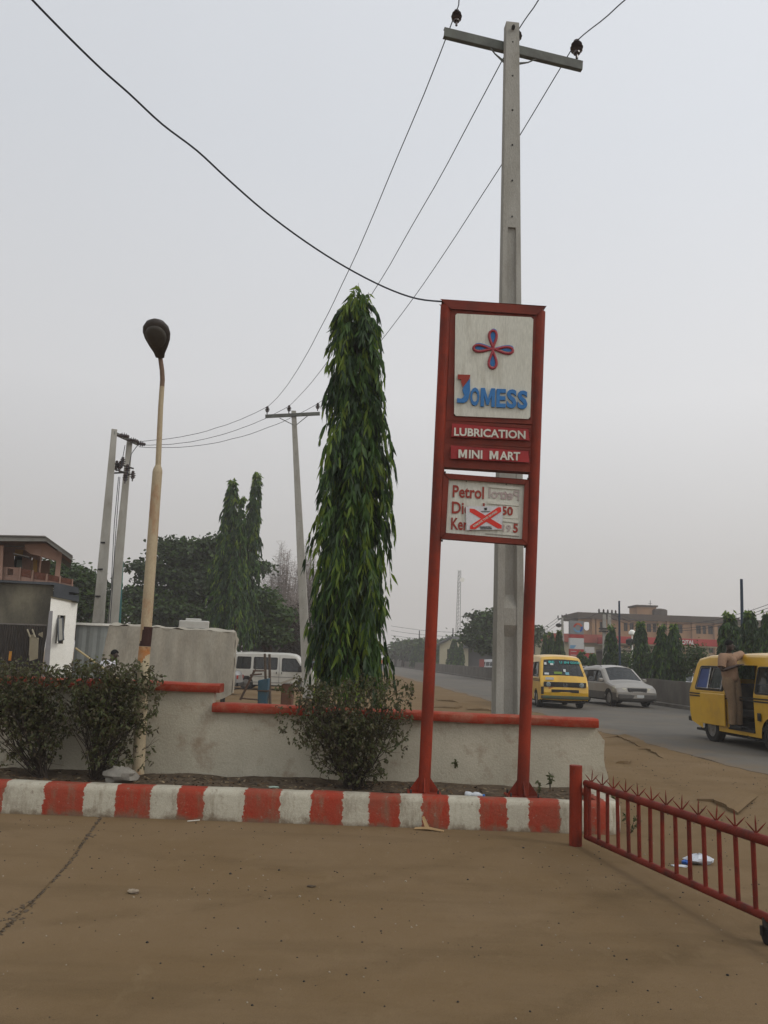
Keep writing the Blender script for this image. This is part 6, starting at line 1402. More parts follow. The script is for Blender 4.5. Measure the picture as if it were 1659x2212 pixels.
# white gatehouse
GY = 25.0
def HG(x, y): return H(x, y, GY)
SHEAR = None; _x0 = HG(720, 1600)[0]
def WARP(v):
    k = (v[0] - _x0) * 1.15 / GY; y = v[1]; x = v[0] + max(0, y - GY - .2) * -.40; s_ = 1 + max(-.01, min(.08, k)); return (x * s_, y * s_, 1.75 + (v[2] - 1.75) * s_)
gh = thing('gatehouse', 'narrow white rendered gatehouse with a propped open window beside the grey wall', 'gatehouse', (HG(930, 0)[0], GY, 0))
m_wr = mat('white_render', (.84, .83, .77), (.78, .77, .70), .85, 1.5, .15, 20, dirt=(.3, .27, .22), dscale=1.5, damt=.35)
b0_, b1_ = HG(680, 2300), HG(1050, 2300); b0_ = (b0_[0], 0); b1_ = (b1_[0], 0)
wh_ = [HG(855, 1725), HG(952, 1732), HG(990, 1305), HG(893, 1300)]
q = MB(); q.wall([b0_, b1_, HG(1152, 1108), HG(778, 1035)], [wh_], GY, .18)
for a, b in ((b0_, HG(778, 1035)), (b1_, HG(1152, 1108))): q.add([(a[0], GY + .18, a[1]), (b[0], GY + .18, b[1]), (b[0], GY + 2.2, b[1]), (a[0], GY + 2.2, a[1])], [(0, 1, 2, 3)])
build(q, 'wall', m_wr, gh)
q = MB(); q.hexa([(HG(770, 0)[0], GY - .08, HG(770, 1030)[1]), (HG(1160, 0)[0], GY - .08, HG(1160, 1112)[1]), (HG(1160, 0)[0], GY + 2.3, HG(1160, 1112)[1]), (HG(770, 0)[0], GY + 2.3, HG(770, 1030)[1])], [(HG(770, 0)[0], GY - .08, HG(770, 1015)[1]), (HG(1160, 0)[0], GY - .08, HG(1160, 1092)[1]), (HG(1160, 0)[0], GY + 2.3, HG(1160, 1092)[1]), (HG(770, 0)[0], GY + 2.3, HG(770, 1015)[1])]); build(q, 'roof_edge', m_mould, gh)
q = MB(); q.wall([(b0_[0] - .06, 0), (b0_[0] + .14, 0), HG(808, 1235), HG(760, 1235)], [], GY - .05, .05); build(q, 'grey_shaded_side', mat('side_shade_grey', (.25, .24, .25), (.2, .2, .2), .85, 2), gh)  # gatehouse's other face as a strip, its shade put into the grey colour
q = MB(); q.tess([wh_], lambda a, b: (a, GY + .16, b)); wo = build(q, 'window_opening', m_int, gh)
tp0, tp1 = HG(895, 1340), HG(965, 1345); bt0, bt1 = HG(1000, 1700), HG(1078, 1680)
q = MB(); q.hexa([(tp0[0], GY - .03, tp0[1]), (tp1[0], GY - .03, tp1[1]), (bt1[0], GY - .55, bt1[1]), (bt0[0], GY - .55, bt0[1])], [(tp0[0], GY - .01, tp0[1]), (tp1[0], GY - .01, tp1[1]), (bt1[0], GY - .53, bt1[1]), (bt0[0], GY - .53, bt0[1])]); so2 = build(q, 'open_casement', mat('dusty_glass', (.28, .27, .23), (.23, .22, .19), .3, 3), wo)
q = MB(); q.tube([(p[0], y, p[1]) for p, y in ((tp0, GY - .04), (tp1, GY - .04), (bt1, GY - .56), (bt0, GY - .56))], .022, 5, closed=True); build(q, 'casement_frame', m_slab, so2)
q = MB(); q.tube([(p[0], GY - .01, p[1]) for p in wh_], .02, 5, closed=True); build(q, 'window_frame', m_mould, wo)
# corrugated kiosk with raised hatch
KK = 24.0
def HK(x, y): return H(x, y, KK)
WARP = None; SHEAR = (KK, -.42)
kk = thing('kiosk', 'dark corrugated metal kiosk with a pale hatch flap held out', 'kiosk', (HK(300, 0)[0], KK, 0))
q = MB(); xa, xb = -16.0, HK(712, 1480)[0]; zt = HK(400, 1450)[1]; nn = int((xb - xa) / .035); vs = []
for i in range(nn + 1): x = xa + (xb - xa) * i / nn; y = KK + (.012 if i % 2 else -.012); vs += [(x, y, 0), (x, y, zt)]
q.add(vs, [(2 * i, 2 * i + 2, 2 * i + 3, 2 * i + 1) for i in range(nn)])
build(q, 'corrugated_wall', mat('dark_corrugated', (.045, .038, .032), (.03, .027, .024), .7, 2, dirt=(.07, .05, .035), damt=.5), kk)
q = MB(); q.box(xa, xb, KK, KK + 1.9, zt, zt + .04); q.box(xb - .03, xb, KK + .03, KK + 1.9, 0, zt); build(q, 'kiosk_shell', m_corr, kk)
m_ply = mat('weathered_plywood', (.27, .24, .17), (.22, .19, .13), .85, 3)
for poly, dy, nm2 in (([(445, 1910), (505, 1925), (525, 1590), (470, 1600)], .04, 'hatch_board'), ([(525, 2000), (648, 1960), (660, 1660), (528, 1650)], .35, 'hatch_flap'), ([(590, 1600), (655, 1640), (660, 1555), (600, 1575)], .04, 'hatch_board')):
    q = MB(); q.prism([Vector((HK(*p)[0], KK - dy, HK(*p)[1])) for p in poly], (0, .025, 0)); build(q, nm2, m_ply, kk)
for a, b in (((425, 1520), (545, 1650)), ((500, 1520), (620, 1650)), ((530, 1655), (660, 1660))):
    q = MB(); a = HK(*a); b = HK(*b); q.tube([(a[0], KK - .03, a[1]), (b[0], KK - .36, b[1])], .025, 6); build(q, 'hatch_arm', m_ply, kk)
a, b = HK(135, 1990), HK(190, 1850); q = MB(); q.box(a[0], b[0], KK - .04, KK - .02, a[1], b[1]); build(q, 'yellow_sticker', mat('yellow_sticker', (.5, .30, .04), (.42, .12, .03), .5, 6), kk)
SHEAR = None
# pale sheet fence behind the poles
FY = 29.; xa, xb = P(160, 1400, FY).x, P(300, 1400, FY).x; zt = P(200, 1351, FY).z
q = MB(); vs = []; nn = int((xb - xa) / .12)
for i in range(nn + 1): x = xa + (xb - xa) * i / nn; y = FY + (.03 if i % 3 == 0 else 0); vs += [(x, y, 0), (x, y, zt)]
q.add(vs, [(2 * i, 2 * i + 2, 2 * i + 3, 2 * i + 1) for i in range(nn)]); fe = thing('sheet_fence', 'pale grey metal sheet fence behind the twin concrete poles', 'fence', (xa, FY, 0)); build(q, 'sheet_panel', mat('pale_grey_sheet', (.26, .28, .27), (.22, .235, .225), .6, 1, dirt=(.15, .14, .12), damt=.5), fe)
q = MB(); q.box(xa, xb, FY - .06, FY + .08, zt, zt + .08); build(q, 'top_rail', m_wr, fe)
q = MB(); bpy_ = 33.; a = P(258, 1420, bpy_); b = P(264, 1212, bpy_); q.tube([Vector((a.x, bpy_, 0)), b], .055, 8); tag(build(q, 'blue_pole', mat('blue_green_paint', (.03, .10, .14), (.03, .14, .10), .5, .8), loc=(a.x, bpy_, 0)), 'thin blue green pole standing right of the twin concrete poles', 'pole')

# ================================================================== trees behind
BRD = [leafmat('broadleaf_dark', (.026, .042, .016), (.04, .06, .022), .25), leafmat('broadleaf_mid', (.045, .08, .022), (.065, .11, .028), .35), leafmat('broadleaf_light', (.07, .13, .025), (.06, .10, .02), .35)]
def broad(name, label, base, blobs, n, seed, lsz=.2, lwd=.10, limbs=10, prob=(.6, .33, .07), group=None, mats=BRD, trunk=.25, flat=True):
    rs = np.random.RandomState(seed); root = thing(name, label, 'tree', base, group); B = []; st = MB(); wts = np.array([b[1][0] * b[1][2] for b in blobs]); wts = wts / wts.sum(); base = Vector(base)
    fork = base + Vector((0, 0, min(b[0][2] - b[1][2] for b in blobs) * .6))
    st.tube([base - Vector((0, 0, .1)), fork], [trunk, trunk * .8], 8)
    for b in blobs:
        for k in range(max(2, limbs // len(blobs))):
            q = unit(rs.normal(size=3)) * rs.uniform(.3, .9); tip = Vector(np.array(b[0]) + q * np.array(b[1])); mid = fork.lerp(tip, .5) + Vector((0, 0, .25)); st.tube([fork, mid, tip], [trunk * .45, trunk * .25, .02], 5)
    for i in range(n // 26):
        b = blobs[rs.choice(len(blobs), p=wts)]; q = unit(rs.normal(size=3)) * rs.uniform(.15, 1.08) ** .5; q[2] = q[2] if q[2] > -.5 else q[2] * .6; c = np.array(b[0]) + q * np.array(b[1]); m = 26
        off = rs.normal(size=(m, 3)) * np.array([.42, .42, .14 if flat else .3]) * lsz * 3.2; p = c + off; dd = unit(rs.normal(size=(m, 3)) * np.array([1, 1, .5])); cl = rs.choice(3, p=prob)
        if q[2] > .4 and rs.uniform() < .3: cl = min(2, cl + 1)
        B.append(leaves(p, dd, lsz * rs.uniform(.6, 1.25, m), lwd * rs.uniform(.7, 1.2, m), np.full(m, cl), rs, fold=.15, droop=.1))
    leafmesh('crown', B, mats, root); build(st, 'trunk', m_bark, root, smooth=60); return root
def bl2(px, py, rx, rz, Y, ry=None): k = Y / 1789; c = P(px, py, Y); return ((c.x, c.y, c.z), (rx * k, ry or rx * k, rz * k))
BY = 57.
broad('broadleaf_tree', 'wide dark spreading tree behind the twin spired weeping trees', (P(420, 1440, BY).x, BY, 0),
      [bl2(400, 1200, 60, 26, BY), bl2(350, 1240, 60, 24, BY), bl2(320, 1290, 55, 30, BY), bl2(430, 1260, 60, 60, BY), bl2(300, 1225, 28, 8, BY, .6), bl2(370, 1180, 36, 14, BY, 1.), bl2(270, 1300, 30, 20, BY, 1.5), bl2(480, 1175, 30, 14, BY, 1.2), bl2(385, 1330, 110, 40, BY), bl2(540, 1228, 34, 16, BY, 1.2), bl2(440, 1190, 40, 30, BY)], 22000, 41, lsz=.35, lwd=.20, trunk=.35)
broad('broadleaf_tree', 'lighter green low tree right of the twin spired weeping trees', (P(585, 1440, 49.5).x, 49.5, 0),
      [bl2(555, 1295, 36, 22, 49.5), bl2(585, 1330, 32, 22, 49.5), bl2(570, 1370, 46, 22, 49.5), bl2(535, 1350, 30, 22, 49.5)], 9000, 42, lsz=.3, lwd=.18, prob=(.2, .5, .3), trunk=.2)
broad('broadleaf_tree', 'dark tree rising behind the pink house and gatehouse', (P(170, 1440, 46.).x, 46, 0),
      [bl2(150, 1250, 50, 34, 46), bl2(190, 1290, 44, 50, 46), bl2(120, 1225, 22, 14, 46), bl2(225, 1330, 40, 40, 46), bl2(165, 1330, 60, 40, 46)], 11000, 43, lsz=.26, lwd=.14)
def scaled_ashoka(label, px, ybase, ytop, Y, halfw, seed, n=260, nm2='weeping_tree', grp='weeping columnar trees', leanx=0, lsz=.25, lw=.06, zl=0, toppx=None):
    bx2 = P(px, ybase, Y); zt = P(px, ytop, Y).z; h = zt; hwm = halfw * Y / 1789; rt = thing(nm2, label, 'tree', (bx2.x, Y, 0), grp)
    pf2 = [(zl if zl else (.4 if h > 3 else .2), hwm * .95), (max(h * .25, zl + .3), hwm), (h * .5, hwm * .88), (h * .72, hwm * .62), (h * .88, hwm * .36), (h * .99, hwm * .12)]
    if toppx: leanx = (P(toppx, ytop, Y).x - bx2.x) / h
    return ashoka(rt, (bx2.x, Y, 0), pf2, n, lsz=lsz, lwd=lw, seed=seed, per=20, drop=(.4, .9), axis=(leanx, 0, 0), yfrac=(.62, .32, .06))
scaled_ashoka('twin weeping tree with the left spire rising behind the canvas stall', 490, 1450, 1035, 46., 52, 51, 760, lsz=.32, lw=.07, zl=2.0, toppx=503)
scaled_ashoka('slimmer weeping tree spire leaning right beside its twin behind the canvas stall', 512, 1450, 1020, 47., 38, 52, 560, lsz=.32, lw=.07, zl=2.3, toppx=557)
scaled_ashoka('small spire of weeping foliage between the two taller spires', 506, 1450, 1074, 45., 26, 53, 260, lsz=.3, lw=.065, zl=2.6, toppx=524)
# dry feathery trees
m_twig = mat('dry_twig', (.30, .26, .235), (.22, .19, .17), .95, 3)
def dry(label, px, Y, ytop, spread, seed, n=260):
    rs = np.random.RandomState(seed); b = P(px, 1440, Y); root = thing('dry_tree', label, 'tree', (b.x, Y, 0), 'dry leafless trees'); H_ = P(px, ytop, Y).z; tw = MB(); fo = []; st = MB()
    st.tube([Vector((b.x, Y, -.1)), Vector((b.x, Y, H_ * .35))], [.22, .15], 7)
    for i in range(n):
        a = rs.uniform(0, 6.28); s0 = Vector((b.x, Y, H_ * rs.uniform(.08, .45))); R_ = spread * rs.uniform(.1, 1); hh = H_ * (1.02 - .45 * (R_ / spread) ** 1.5) * rs.uniform(.6, 1)
        tip = Vector((b.x + math.cos(a) * R_, Y + math.sin(a) * R_, max(hh, s0.z + .5))); mid = s0.lerp(tip, .5) + Vector((math.cos(a), math.sin(a), -.2)) * R_ * .18
        (st if i % 6 == 0 else tw).tube([s0, mid, tip], [.04 if i % 6 == 0 else .02, .016, .006], 3, caps=False)
        m = 30; t = rs.uniform(.25, 1, (m, 1)); p = np.array(mid[:]) * (1 - t) + np.array(tip[:]) * t if True else None; dd = unit(rs.normal(size=(m, 3)) * np.array([.7, .7, .5]) + np.array([0, 0, .5]))
        fo.append(leaves(p, dd, rs.uniform(.25, .7, m), np.full(m, .018), np.zeros(m, int), rs, fold=.1, droop=.2))
    leafmesh('crown', fo, [m_twig], root); build(st, 'trunk', m_bark, root); build(tw, 'branch', m_twig, root)
dry('tall feathery dry tree between the twin spires and the leaning pole', 600, 58., 1165, 2.0, 61, 200); dry('tall feathery dry tree right behind the leaning concrete pole', 655, 60., 1158, 1.9, 62, 200)
dry('lower bushy dry tree at the foot of the leaning pole', 628, 54., 1270, 2.0, 63, 260)
DRY2 = [mat('brown_leaf', (.07, .055, .045), (.05, .04, .03), .9), mat('brown_leaf', (.07, .05, .04)), mat('brown_leaf', (.07, .05, .04))]
broad('broadleaf_tree', 'brown withered bush mass at the foot of the dry trees', (P(640, 1440, 52.).x, 52, 0), [bl2(640, 1370, 40, 60, 52), bl2(610, 1400, 40, 30, 52), bl2(680, 1400, 30, 40, 52)], 8000, 64, lsz=.2, lwd=.05, mats=DRY2, flat=False)
yh = 66.; broad('broadleaf_tree', 'pale green tree far behind the white van and leaning pole', (P(625, 1440, yh).x, yh, 0), [bl2(610, 1380, 46, 34, yh), bl2(680, 1400, 50, 24, yh)], 5000, 65, lsz=.3, lwd=.16, prob=(.2, .5, .3))

# ================================================================== median trees (each stands in the bed behind the barrier)
def medY(px): return 17.0 / ((px - 829.5) / 1789 + .065)
names = ['first', 'second', 'third']
MT = [(1178, 1372, 8, 'small columnar tree above the front of the yellow minibus, leftmost of three'), (1191, 1366, 10, 'slim columnar tree above the yellow minibus roof, middle of three'), (1208, 1362, 10, 'slim columnar tree above the yellow minibus roof, beside the thin T shaped pole'),
      (1256, 1408, 15, 'short bushy columnar tree at the foot of the red and white fuel totem'), (1280, 1412, 12, 'short columnar tree right of the fuel totem behind the silver SUV'), (1322, 1352, 14, 'columnar tree just left of the tall blue lamp pole'),
      (1386, 1344, 17, 'dense columnar tree covering the red canopy right of the white lamp pole'), (1431, 1352, 16, 'columnar tree hiding the first letter of the red canopy sign'), (1457, 1350, 17, 'columnar tree touching the letters of the red canopy sign on their left'), (1579, 1325, 24, 'broad columnar tree behind the man on the minibus step'), (1625, 1322, 23, 'columnar tree right of the tall thin pole at the right edge'), (1664, 1325, 22, 'columnar tree cut off by the right edge of the view')]
protos = []
for i, (px, yt, hwp, lb) in enumerate(MT):
    Y = medY(px); c = P(px, 1440, Y); H_ = P(px, yt, Y).z; wd = hwp * Y / 1789
    if i < 3:
        pass
    if len(protos) < 2:
        r_ = thing('columnar_tree', lb, 'tree', (c.x, Y, .25), 'columnar trees in the median bed')
        ashoka(r_, (c.x, Y, .25), [(.3, .66), (.9, .70), (1.8, .64), (2.6, .52), (3.4, .32), (3.95, .10)], 420, lsz=.24, lwd=.06, seed=70 + i, per=18, drop=(.35, .7), yfrac=(.78, .21, .01)); protos.append(r_)
    else:
        r_ = copy_tree(protos[i % 2]); r_['label'] = lb; r_.location = (c.x, Y, .25)
    r_.rotation_euler.z = i * 1.7; r_.scale = (wd * 1.5 / .62, wd * 1.5 / .62, (H_ - .25) / 4.0)
for j, (px, yt, hwp, lb) in enumerate([(908, 1378, 9, 'dark columnar tree left of the left sign post in the distance'), (921, 1386, 7, 'dark columnar tree partly behind the left sign post'), (945, 1388, 7, 'dark columnar tree right of the left sign post, leftmost of four'), (962, 1382, 8, 'dark columnar tree in front of the cream gable wall'), (980, 1381, 9, 'dark columnar tree beside the thin pole under the radio mast'), (994, 1392, 7, 'small dark columnar tree right of the cream gable wall'), (895, 1392, 6, 'small distant columnar tree beside the palms')]):
    Y = min(150, medY(px)); c = P(px, 1440, Y); H_ = P(px, yt, Y).z; wd = hwp * Y / 1789; r_ = copy_tree(protos[j % 2]); r_['label'] = lb; r_.location = (c.x, Y, .25); r_.rotation_euler.z = j * 2.3; r_.scale = (wd * 1.5 / .62, wd * 1.5 / .62, (H_ - .25) / 4.0)
# bushes in the bed
for j, (px, py, rx, rz, lb) in enumerate([(1500, 1425, 26, 34, 'loose leafy bush above the barrier left of the open door minibus'), (1475, 1440, 24, 24, 'low leafy bush above the barrier between the columnar trees and minibus'), (1345, 1425, 20, 22, 'loose bush behind the silver SUV at the blue lamp pole foot'), (1415, 1430, 18, 26, 'loose bush between the columnar trees under the red canopy')]):
    Y = medY(px) + 1; broad('bush', lb, (P(px, 1450, Y).x, Y, .2), [bl2(px, py, rx, rz, Y, .5)], 1500, 90 + j, lsz=.13, lwd=.07, limbs=4, trunk=.04, prob=(.4, .45, .15), flat=False)
Yt = 82.; broad('broadleaf_tree', 'large dark tree behind the concrete pole above the white minibuses', (P(1085, 1430, Yt).x + 0, Yt, 0), [bl2(1062, 1350, 34, 26, Yt), bl2(1040, 1375, 34, 28, Yt), bl2(1090, 1345, 38, 26, Yt), bl2(1080, 1390, 56, 32, Yt), bl2(1140, 1375, 28, 18, Yt), bl2(1155, 1362, 12, 4, Yt, .8), bl2(1022, 1362, 12, 4, Yt, .8), bl2(1040, 1330, 16, 8, Yt, 1)], 13000, 44, lsz=.42, lwd=.24, trunk=.4)
Yt = 170.
for j, (px, py, rx, rz, lb) in enumerate([(985, 1392, 14, 9, 'small round tree under the radio mast behind the grey roof'), (966, 1400, 10, 6, 'small distant tree left of the radio mast foot'), (890, 1395, 22, 8, 'hazy distant tree crown beside the palms'), (935, 1400, 12, 10, 'hazy distant tree crown right of the left sign post'), (870, 1412, 22, 9, 'hazy low trees below the palms')]):
    broad('broadleaf_tree', lb, (P(px, 1420, Yt).x, Yt, 0), [bl2(px, py, rx, rz, Yt)], 2200, 100 + j, lsz=.9, lwd=.5, trunk=.3, limbs=4)
def palm(label, px, py, Y, rad, seed):
    rs = np.random.RandomState(seed); c = P(px, py, Y); root = thing('palm_tree', label, 'tree', (c.x, Y, 0), 'distant palms'); st = MB(); st.tube([(c.x, Y, 0), (c.x + .1, Y, c.z)], [.3, .2], 8); build(st, 'trunk', m_bark, root); B = []; fr2 = MB()
    for i in range(22):
        a = rs.uniform(0, 6.28); e = rs.uniform(-.5, 1.1); t = np.linspace(0, 1, 16)[:, None]; d = np.array([math.cos(a) * math.cos(e), math.sin(a) * math.cos(e), math.sin(e)]); p = np.array(c[:]) + d * rad * t + np.array([0, 0, -1]) * rad * .55 * t ** 2
        for s_ in (1, -1):
            lat = unit(np.cross(d, [0, 0, 1])) * s_; dd = unit(lat * .8 + d * .5 + np.array([0, 0, -.45])); B.append(leaves(p, np.tile(dd, (16, 1)), rad * .32 * (1.1 - t[:, 0] * .7), np.full(16, .16), np.zeros(16, int), rs))
    leafmesh('fronds', B, BRD, root)
palm('distant coconut palm standing alone left of the hazy trees', 855, 1396, 175., 2.6, 1); palm('distant palm crown above the hazy trees', 881, 1396, 190., 2.8, 2); palm('faint second palm just right of the palm crown', 874, 1402, 200., 2.4, 3)

# ================================================================== buildings across the road
# low building with grey roof and cream gable
LYd = 120.; lb_ = thing('bungalow', 'low cream building with a wide dark grey roof beyond the barrier', 'building', (P(1000, 1430, LYd).x, LYd, 0))
m_cream2 = mat('cream_wall', (.42, .38, .26), (.36, .33, .23), .9, .5); m_roofd = mat('grey_roof', (.10, .098, .095), (.08, .078, .075), .8, .4)
def LX(px, py):
    py = py or 1400
    p = P(px, py, LYd); return (p.x, p.z)
q = MB(); q.wall([(LX(950, 0)[0], 0), (LX(1012, 0)[0], 0), LX(1012, 1388), LX(978, 1380), LX(950, 1392)], [[LX(966, 1422), LX(974, 1422), LX(974, 1402), LX(966, 1402)], [LX(984, 1422), LX(992, 1422), LX(992, 1402), LX(984, 1402)]], LYd, .3); build(q, 'gable_wall', m_cream2, lb_)
q = MB(); q.wall([(LX(1012, 0)[0], 0), (LX(1100, 0)[0], 0), LX(1100, 1402), LX(1012, 1400)], [], LYd + 1, .3); build(q, 'long_wall', m_roofd, lb_)
q = MB(); a, b, c_, d = LX(976, 1378), LX(1080, 1383), LX(1100, 1402), LX(1000, 1400); q.hexa([(a[0], LYd + 4, a[1]), (b[0], LYd + 4, b[1]), (c_[0], LYd - .8, c_[1]), (d[0], LYd - .8, d[1])], [(a[0], LYd + 4, a[1] + .25), (b[0], LYd + 4, b[1] + .25), (c_[0], LYd - .8, c_[1] + .25), (d[0], LYd - .8, d[1] + .25)])
e = LX(942, 1396); q.hexa([(e[0], LYd - .6, e[1]), (a[0], LYd - .6, a[1]), (a[0], LYd + 4, a[1]), (e[0], LYd + 4, e[1])], [(e[0], LYd - .6, e[1] + .25), (a[0], LYd - .6, a[1] + .25), (a[0], LYd + 4, a[1] + .25), (e[0], LYd + 4, e[1] + .25)]); build(q, 'roof', m_roofd, lb_)
a, b = LX(999, 1450), LX(1008, 1422); q = MB(); q.box(a[0], b[0], 100 - .1, 100 + .1, 0, P(1003, 1423, 100).z); tag(build(q, 'red_board', mat('faded_red_board', (.28, .07, .06), None, .8), loc=(P(1003, 1430, 100).x, 100, 0)), 'faded red board standing left of the cream minibus', 'sign')
# far hazy houses on the left of the road
for j, (px0, px1, yt, Yq, col, lb) in enumerate([(870, 912, 1412, 210., (.25, .22, .19), 'hazy low grey building far down the road'), (846, 872, 1420, 190., (.3, .26, .22), 'hazy low house far down the road beside the drooping tree tip')]):
    r_ = thing('far_house', lb, 'building', (P((px0 + px1) / 2, 1430, Yq).x, Yq, 0)); x0, x1 = P(px0, 1430, Yq).x, P(px1, 1430, Yq).x; zt = P(px0, yt, Yq).z; m_ = mat('far_wall_%s' % 'ab'[j], col, None, .9)
    q = MB(); nwin = 4; hh = [rect(x0 + (x1 - x0) * (k + .3) / nwin, x0 + (x1 - x0) * (k + .6) / nwin, zt * .35, zt * .7) for k in range(nwin)]; q.wall(rect(x0, x1, 0, zt), hh, Yq, .3); build(q, 'wall', m_, r_)
    q = MB(); q.box(x0, x1, Yq + .6, Yq + .7, 0, zt); build(q, 'interior', m_int, r_); q = MB(); q.prism([(x0 - .5, Yq - .5, zt), (x1 + .5, Yq - .5, zt), ((x0 + x1) / 2 + 2, Yq + 3, zt + 1.5), ((x0 + x1) / 2 - 2, Yq + 3, zt + 1.5)], (0, 0, .2)); build(q, 'roof', m_roofd, r_)
# three storey building
OY = 125.; ob = thing('office_building', 'three storey orange brown building with dark parapet across the road', 'building', (P(1410, 1430, OY).x, OY, 0))
m_or = mat('orange_render', (.34, .20, .105), (.28, .165, .09), .9, .4, dirt=(.14, .09, .06), dscale=.35, dlo=.5, dhi=.8, damt=.5); m_par = mat('dark_parapet', (.085, .065, .05), (.06, .05, .04), .9, 1)
def OX(px, py, d=0):
    py = py or 1400
    p = P(px, py, OY + d); return (p.x, p.z)
# horizontals step down slightly to the right in the photograph because the facade recedes; it is built square at OY
xl, xr = OX(1250, 0)[0], OX(1592, 0)[0]; zr = OX(1400, 1328)[1]; zs = [0, 3.1, 5.9, zr - .9]
ztop = zr - .9
wins = []; m_dgl = mat('dark_pane', (.015, .017, .018), (.03, .03, .03), .6, 2)
for (a, b) in ((1293, 1302), (1348, 1357), (1361, 1370), (1398, 1408), (1411, 1419), (1430, 1438), (1448, 1461), (1464, 1476), (1505, 1516), (1519, 1527), (1531, 1542), (1550, 1560), (1563, 1572)):
    for fl_ in (1, 2): wins.append((OX(a, 0)[0], OX(b, 0)[0], (ztop - 3.1) / 2 * (fl_ - 1) + 3.1 + 1.1, (ztop - 3.1) / 2 * (fl_ - 1) + 3.1 + 2.35))
ox0 = OX(1290, 0)[0]
q = MB(); q.wall(rect(ox0, xr, 3.3, ztop), [rect(a, b, c_, d) for a, b, c_, d in wins], OY, .35)
q.wall(rect(ox0, xr, 0, 3.3), [rect(OX(a, 0)[0], OX(a + 9, 0)[0], .3, 2.5) for a in range(1300, 1580, 16)], OY, .35); q.box(xr - .3, xr, OY + .35, OY + 9, 0, ztop); build(q, 'wall', m_or, ob)
for a, b, c_, d in wins:
    q = MB(); q.box(a, b, OY + .26, OY + .30, c_, d); wo = build(q, 'window', m_dgl, ob); q = MB(); q.box((a + b) / 2 - .04, (a + b) / 2 + .04, OY + .17, OY + .22, c_, d); build(q, 'window_frame', m_par, wo)
# corner bay seen through: open balconies with sky behind
q = MB(); bw = rect(xl, ox0 - .01, 3.3, ztop); hl_ = [rrect(OX(1262, 0)[0], OX(1274, 0)[0], 4.1 + k * (ztop - 3.1) / 2, 5.5 + k * (ztop - 3.1) / 2, .4, 4) for k in (0, 1)]
q.wall(bw, hl_, OY, .3); q.wall(rect(xl, ox0, 0, 3.3), [], OY, .3); build(q, 'stair_bay', m_or, ob)
for xx in (OX(1281, 0)[0], OX(1291, 0)[0], OX(1343, 0)[0], OX(1392, 0)[0], OX(1424, 0)[0], OX(1444, 0)[0], OX(1498, 0)[0], OX(1546, 0)[0]): q = MB(); q.box(xx - .25, xx + .25, OY - .35, OY, 0, ztop); build(q, 'pilaster', m_or, ob)
q = MB(); q.box(xl - .3, xr + .3, OY - .6, OY + 10, ztop, zr); build(q, 'parapet', m_par, ob)
q = MB(); q.box(ox0, xr, OY - .25, OY - .02, (ztop - 3.1) / 2 + 3.1 - .1, (ztop - 3.1) / 2 + 3.1 + .25); build(q, 'string_course', m_par, ob)
q = MB(); a, b = OX(1391, 0)[0], OX(1434, 0)[0]; q.box(a, b, OY + 3, OY + 7, zr, OX(1400, 1311, 3)[1]); tb_ = build(q, 'roof_tank_room', m_or, ob); q = MB(); q.box(a - .2, b + .2, OY + 2.8, OY + 7.2, OX(1400, 1311, 3)[1], OX(1400, 1309, 3)[1] + .12); build(q, 'tank_room_roof', m_par, tb_)
q = MB(); q.lathe([(1.1, 0), (1.15, .9), (.9, 1.1), (.2, 1.2)], (b + .5, OY + 3, zr), 14); build(q, 'water_tank', m_par, ob, smooth=50)
q = MB(); c_ = OX(1409, 1296, 4); q.tube([(c_[0], OY + 5, zr + 1), (c_[0], OY + 5, c_[1])], .05, 5); q.tube([(c_[0] - .3, OY + 5, c_[1] - .5), (c_[0] + .3, OY + 5, c_[1] - .5)], .03, 4); build(q, 'roof_aerial', m_dark, ob)
q = MB(); y0 = P(1600, 1340, 135.).z; x0, x1 = P(1560, 1400, 135).x, P(1760, 1400, 135).x; ob2 = thing('far_block', 'long low building with dark roof edge behind the trees at the right', 'building', (x0, 135, 0))
hh = [rect(x0 + k * 2.4 + .5, x0 + k * 2.4 + 1.7, y0 * .55, y0 * .8) for k in range(5)]; q.wall(rect(x0, x1, 0, y0 - .8), [h for h in hh if h[1][0] < x1], 135, .3); q.box(x0, x1, 135.5, 141, 0, y0 - .9); build(q, 'wall', m_cream2, ob2); q = MB(); q.box(x0 - .3, x1, 134.5, 142, y0 - .8, y0 + .1); build(q, 'roof_edge', m_par, ob2)
# filling station canopies
CYd = 92.; m_cred = mat('canopy_red', (.38, .045, .042), (.32, .04, .038), .5, .5, dirt=(.3, .08, .06), dscale=.5, damt=.4); m_cdull = mat('canopy_dull_red', (.33, .09, .065), (.28, .08, .06), .6, .5)
def CX_(px, py, Y=CYd):
    py = py or 1400
    p = P(px, py, Y); return (p.x, p.z)
cn = thing('station_canopy', 'long red filling station canopy with white letters before the orange building', 'canopy', (CX_(1460, 0)[0], CYd, 0))
a, b = CX_(1322, 1389), CX_(1562, 1378); zt = CX_(1440, 1378)[1]; zb_ = CX_(1440, 1393)[1]
q = MB(); q.box(a[0], b[0], CYd, CYd + 10, zb_, zt); build(q, 'canopy_deck', m_cred, cn, bevel=.03)
q = MB(); q.box(a[0] + .1, b[0] - .1, CYd + .1, CYd + 9.9, zb_ - .12, zb_ - .01); build(q, 'canopy_soffit', m_cream2, cn)
q = MB(); t0 = CX_(1466, 0)[0]; t1 = CX_(1500, 0)[0]; text(q, 'TOTAL', (t0, CYd - .06, zb_ + .14), (t1 - t0, 0, 0), (0, 0, zt - zb_ - .30), (0, .05, 0), off=.02); build(q, 'canopy_lettering', mat('bright_white', (.7, .7, .68), None, .5), cn)
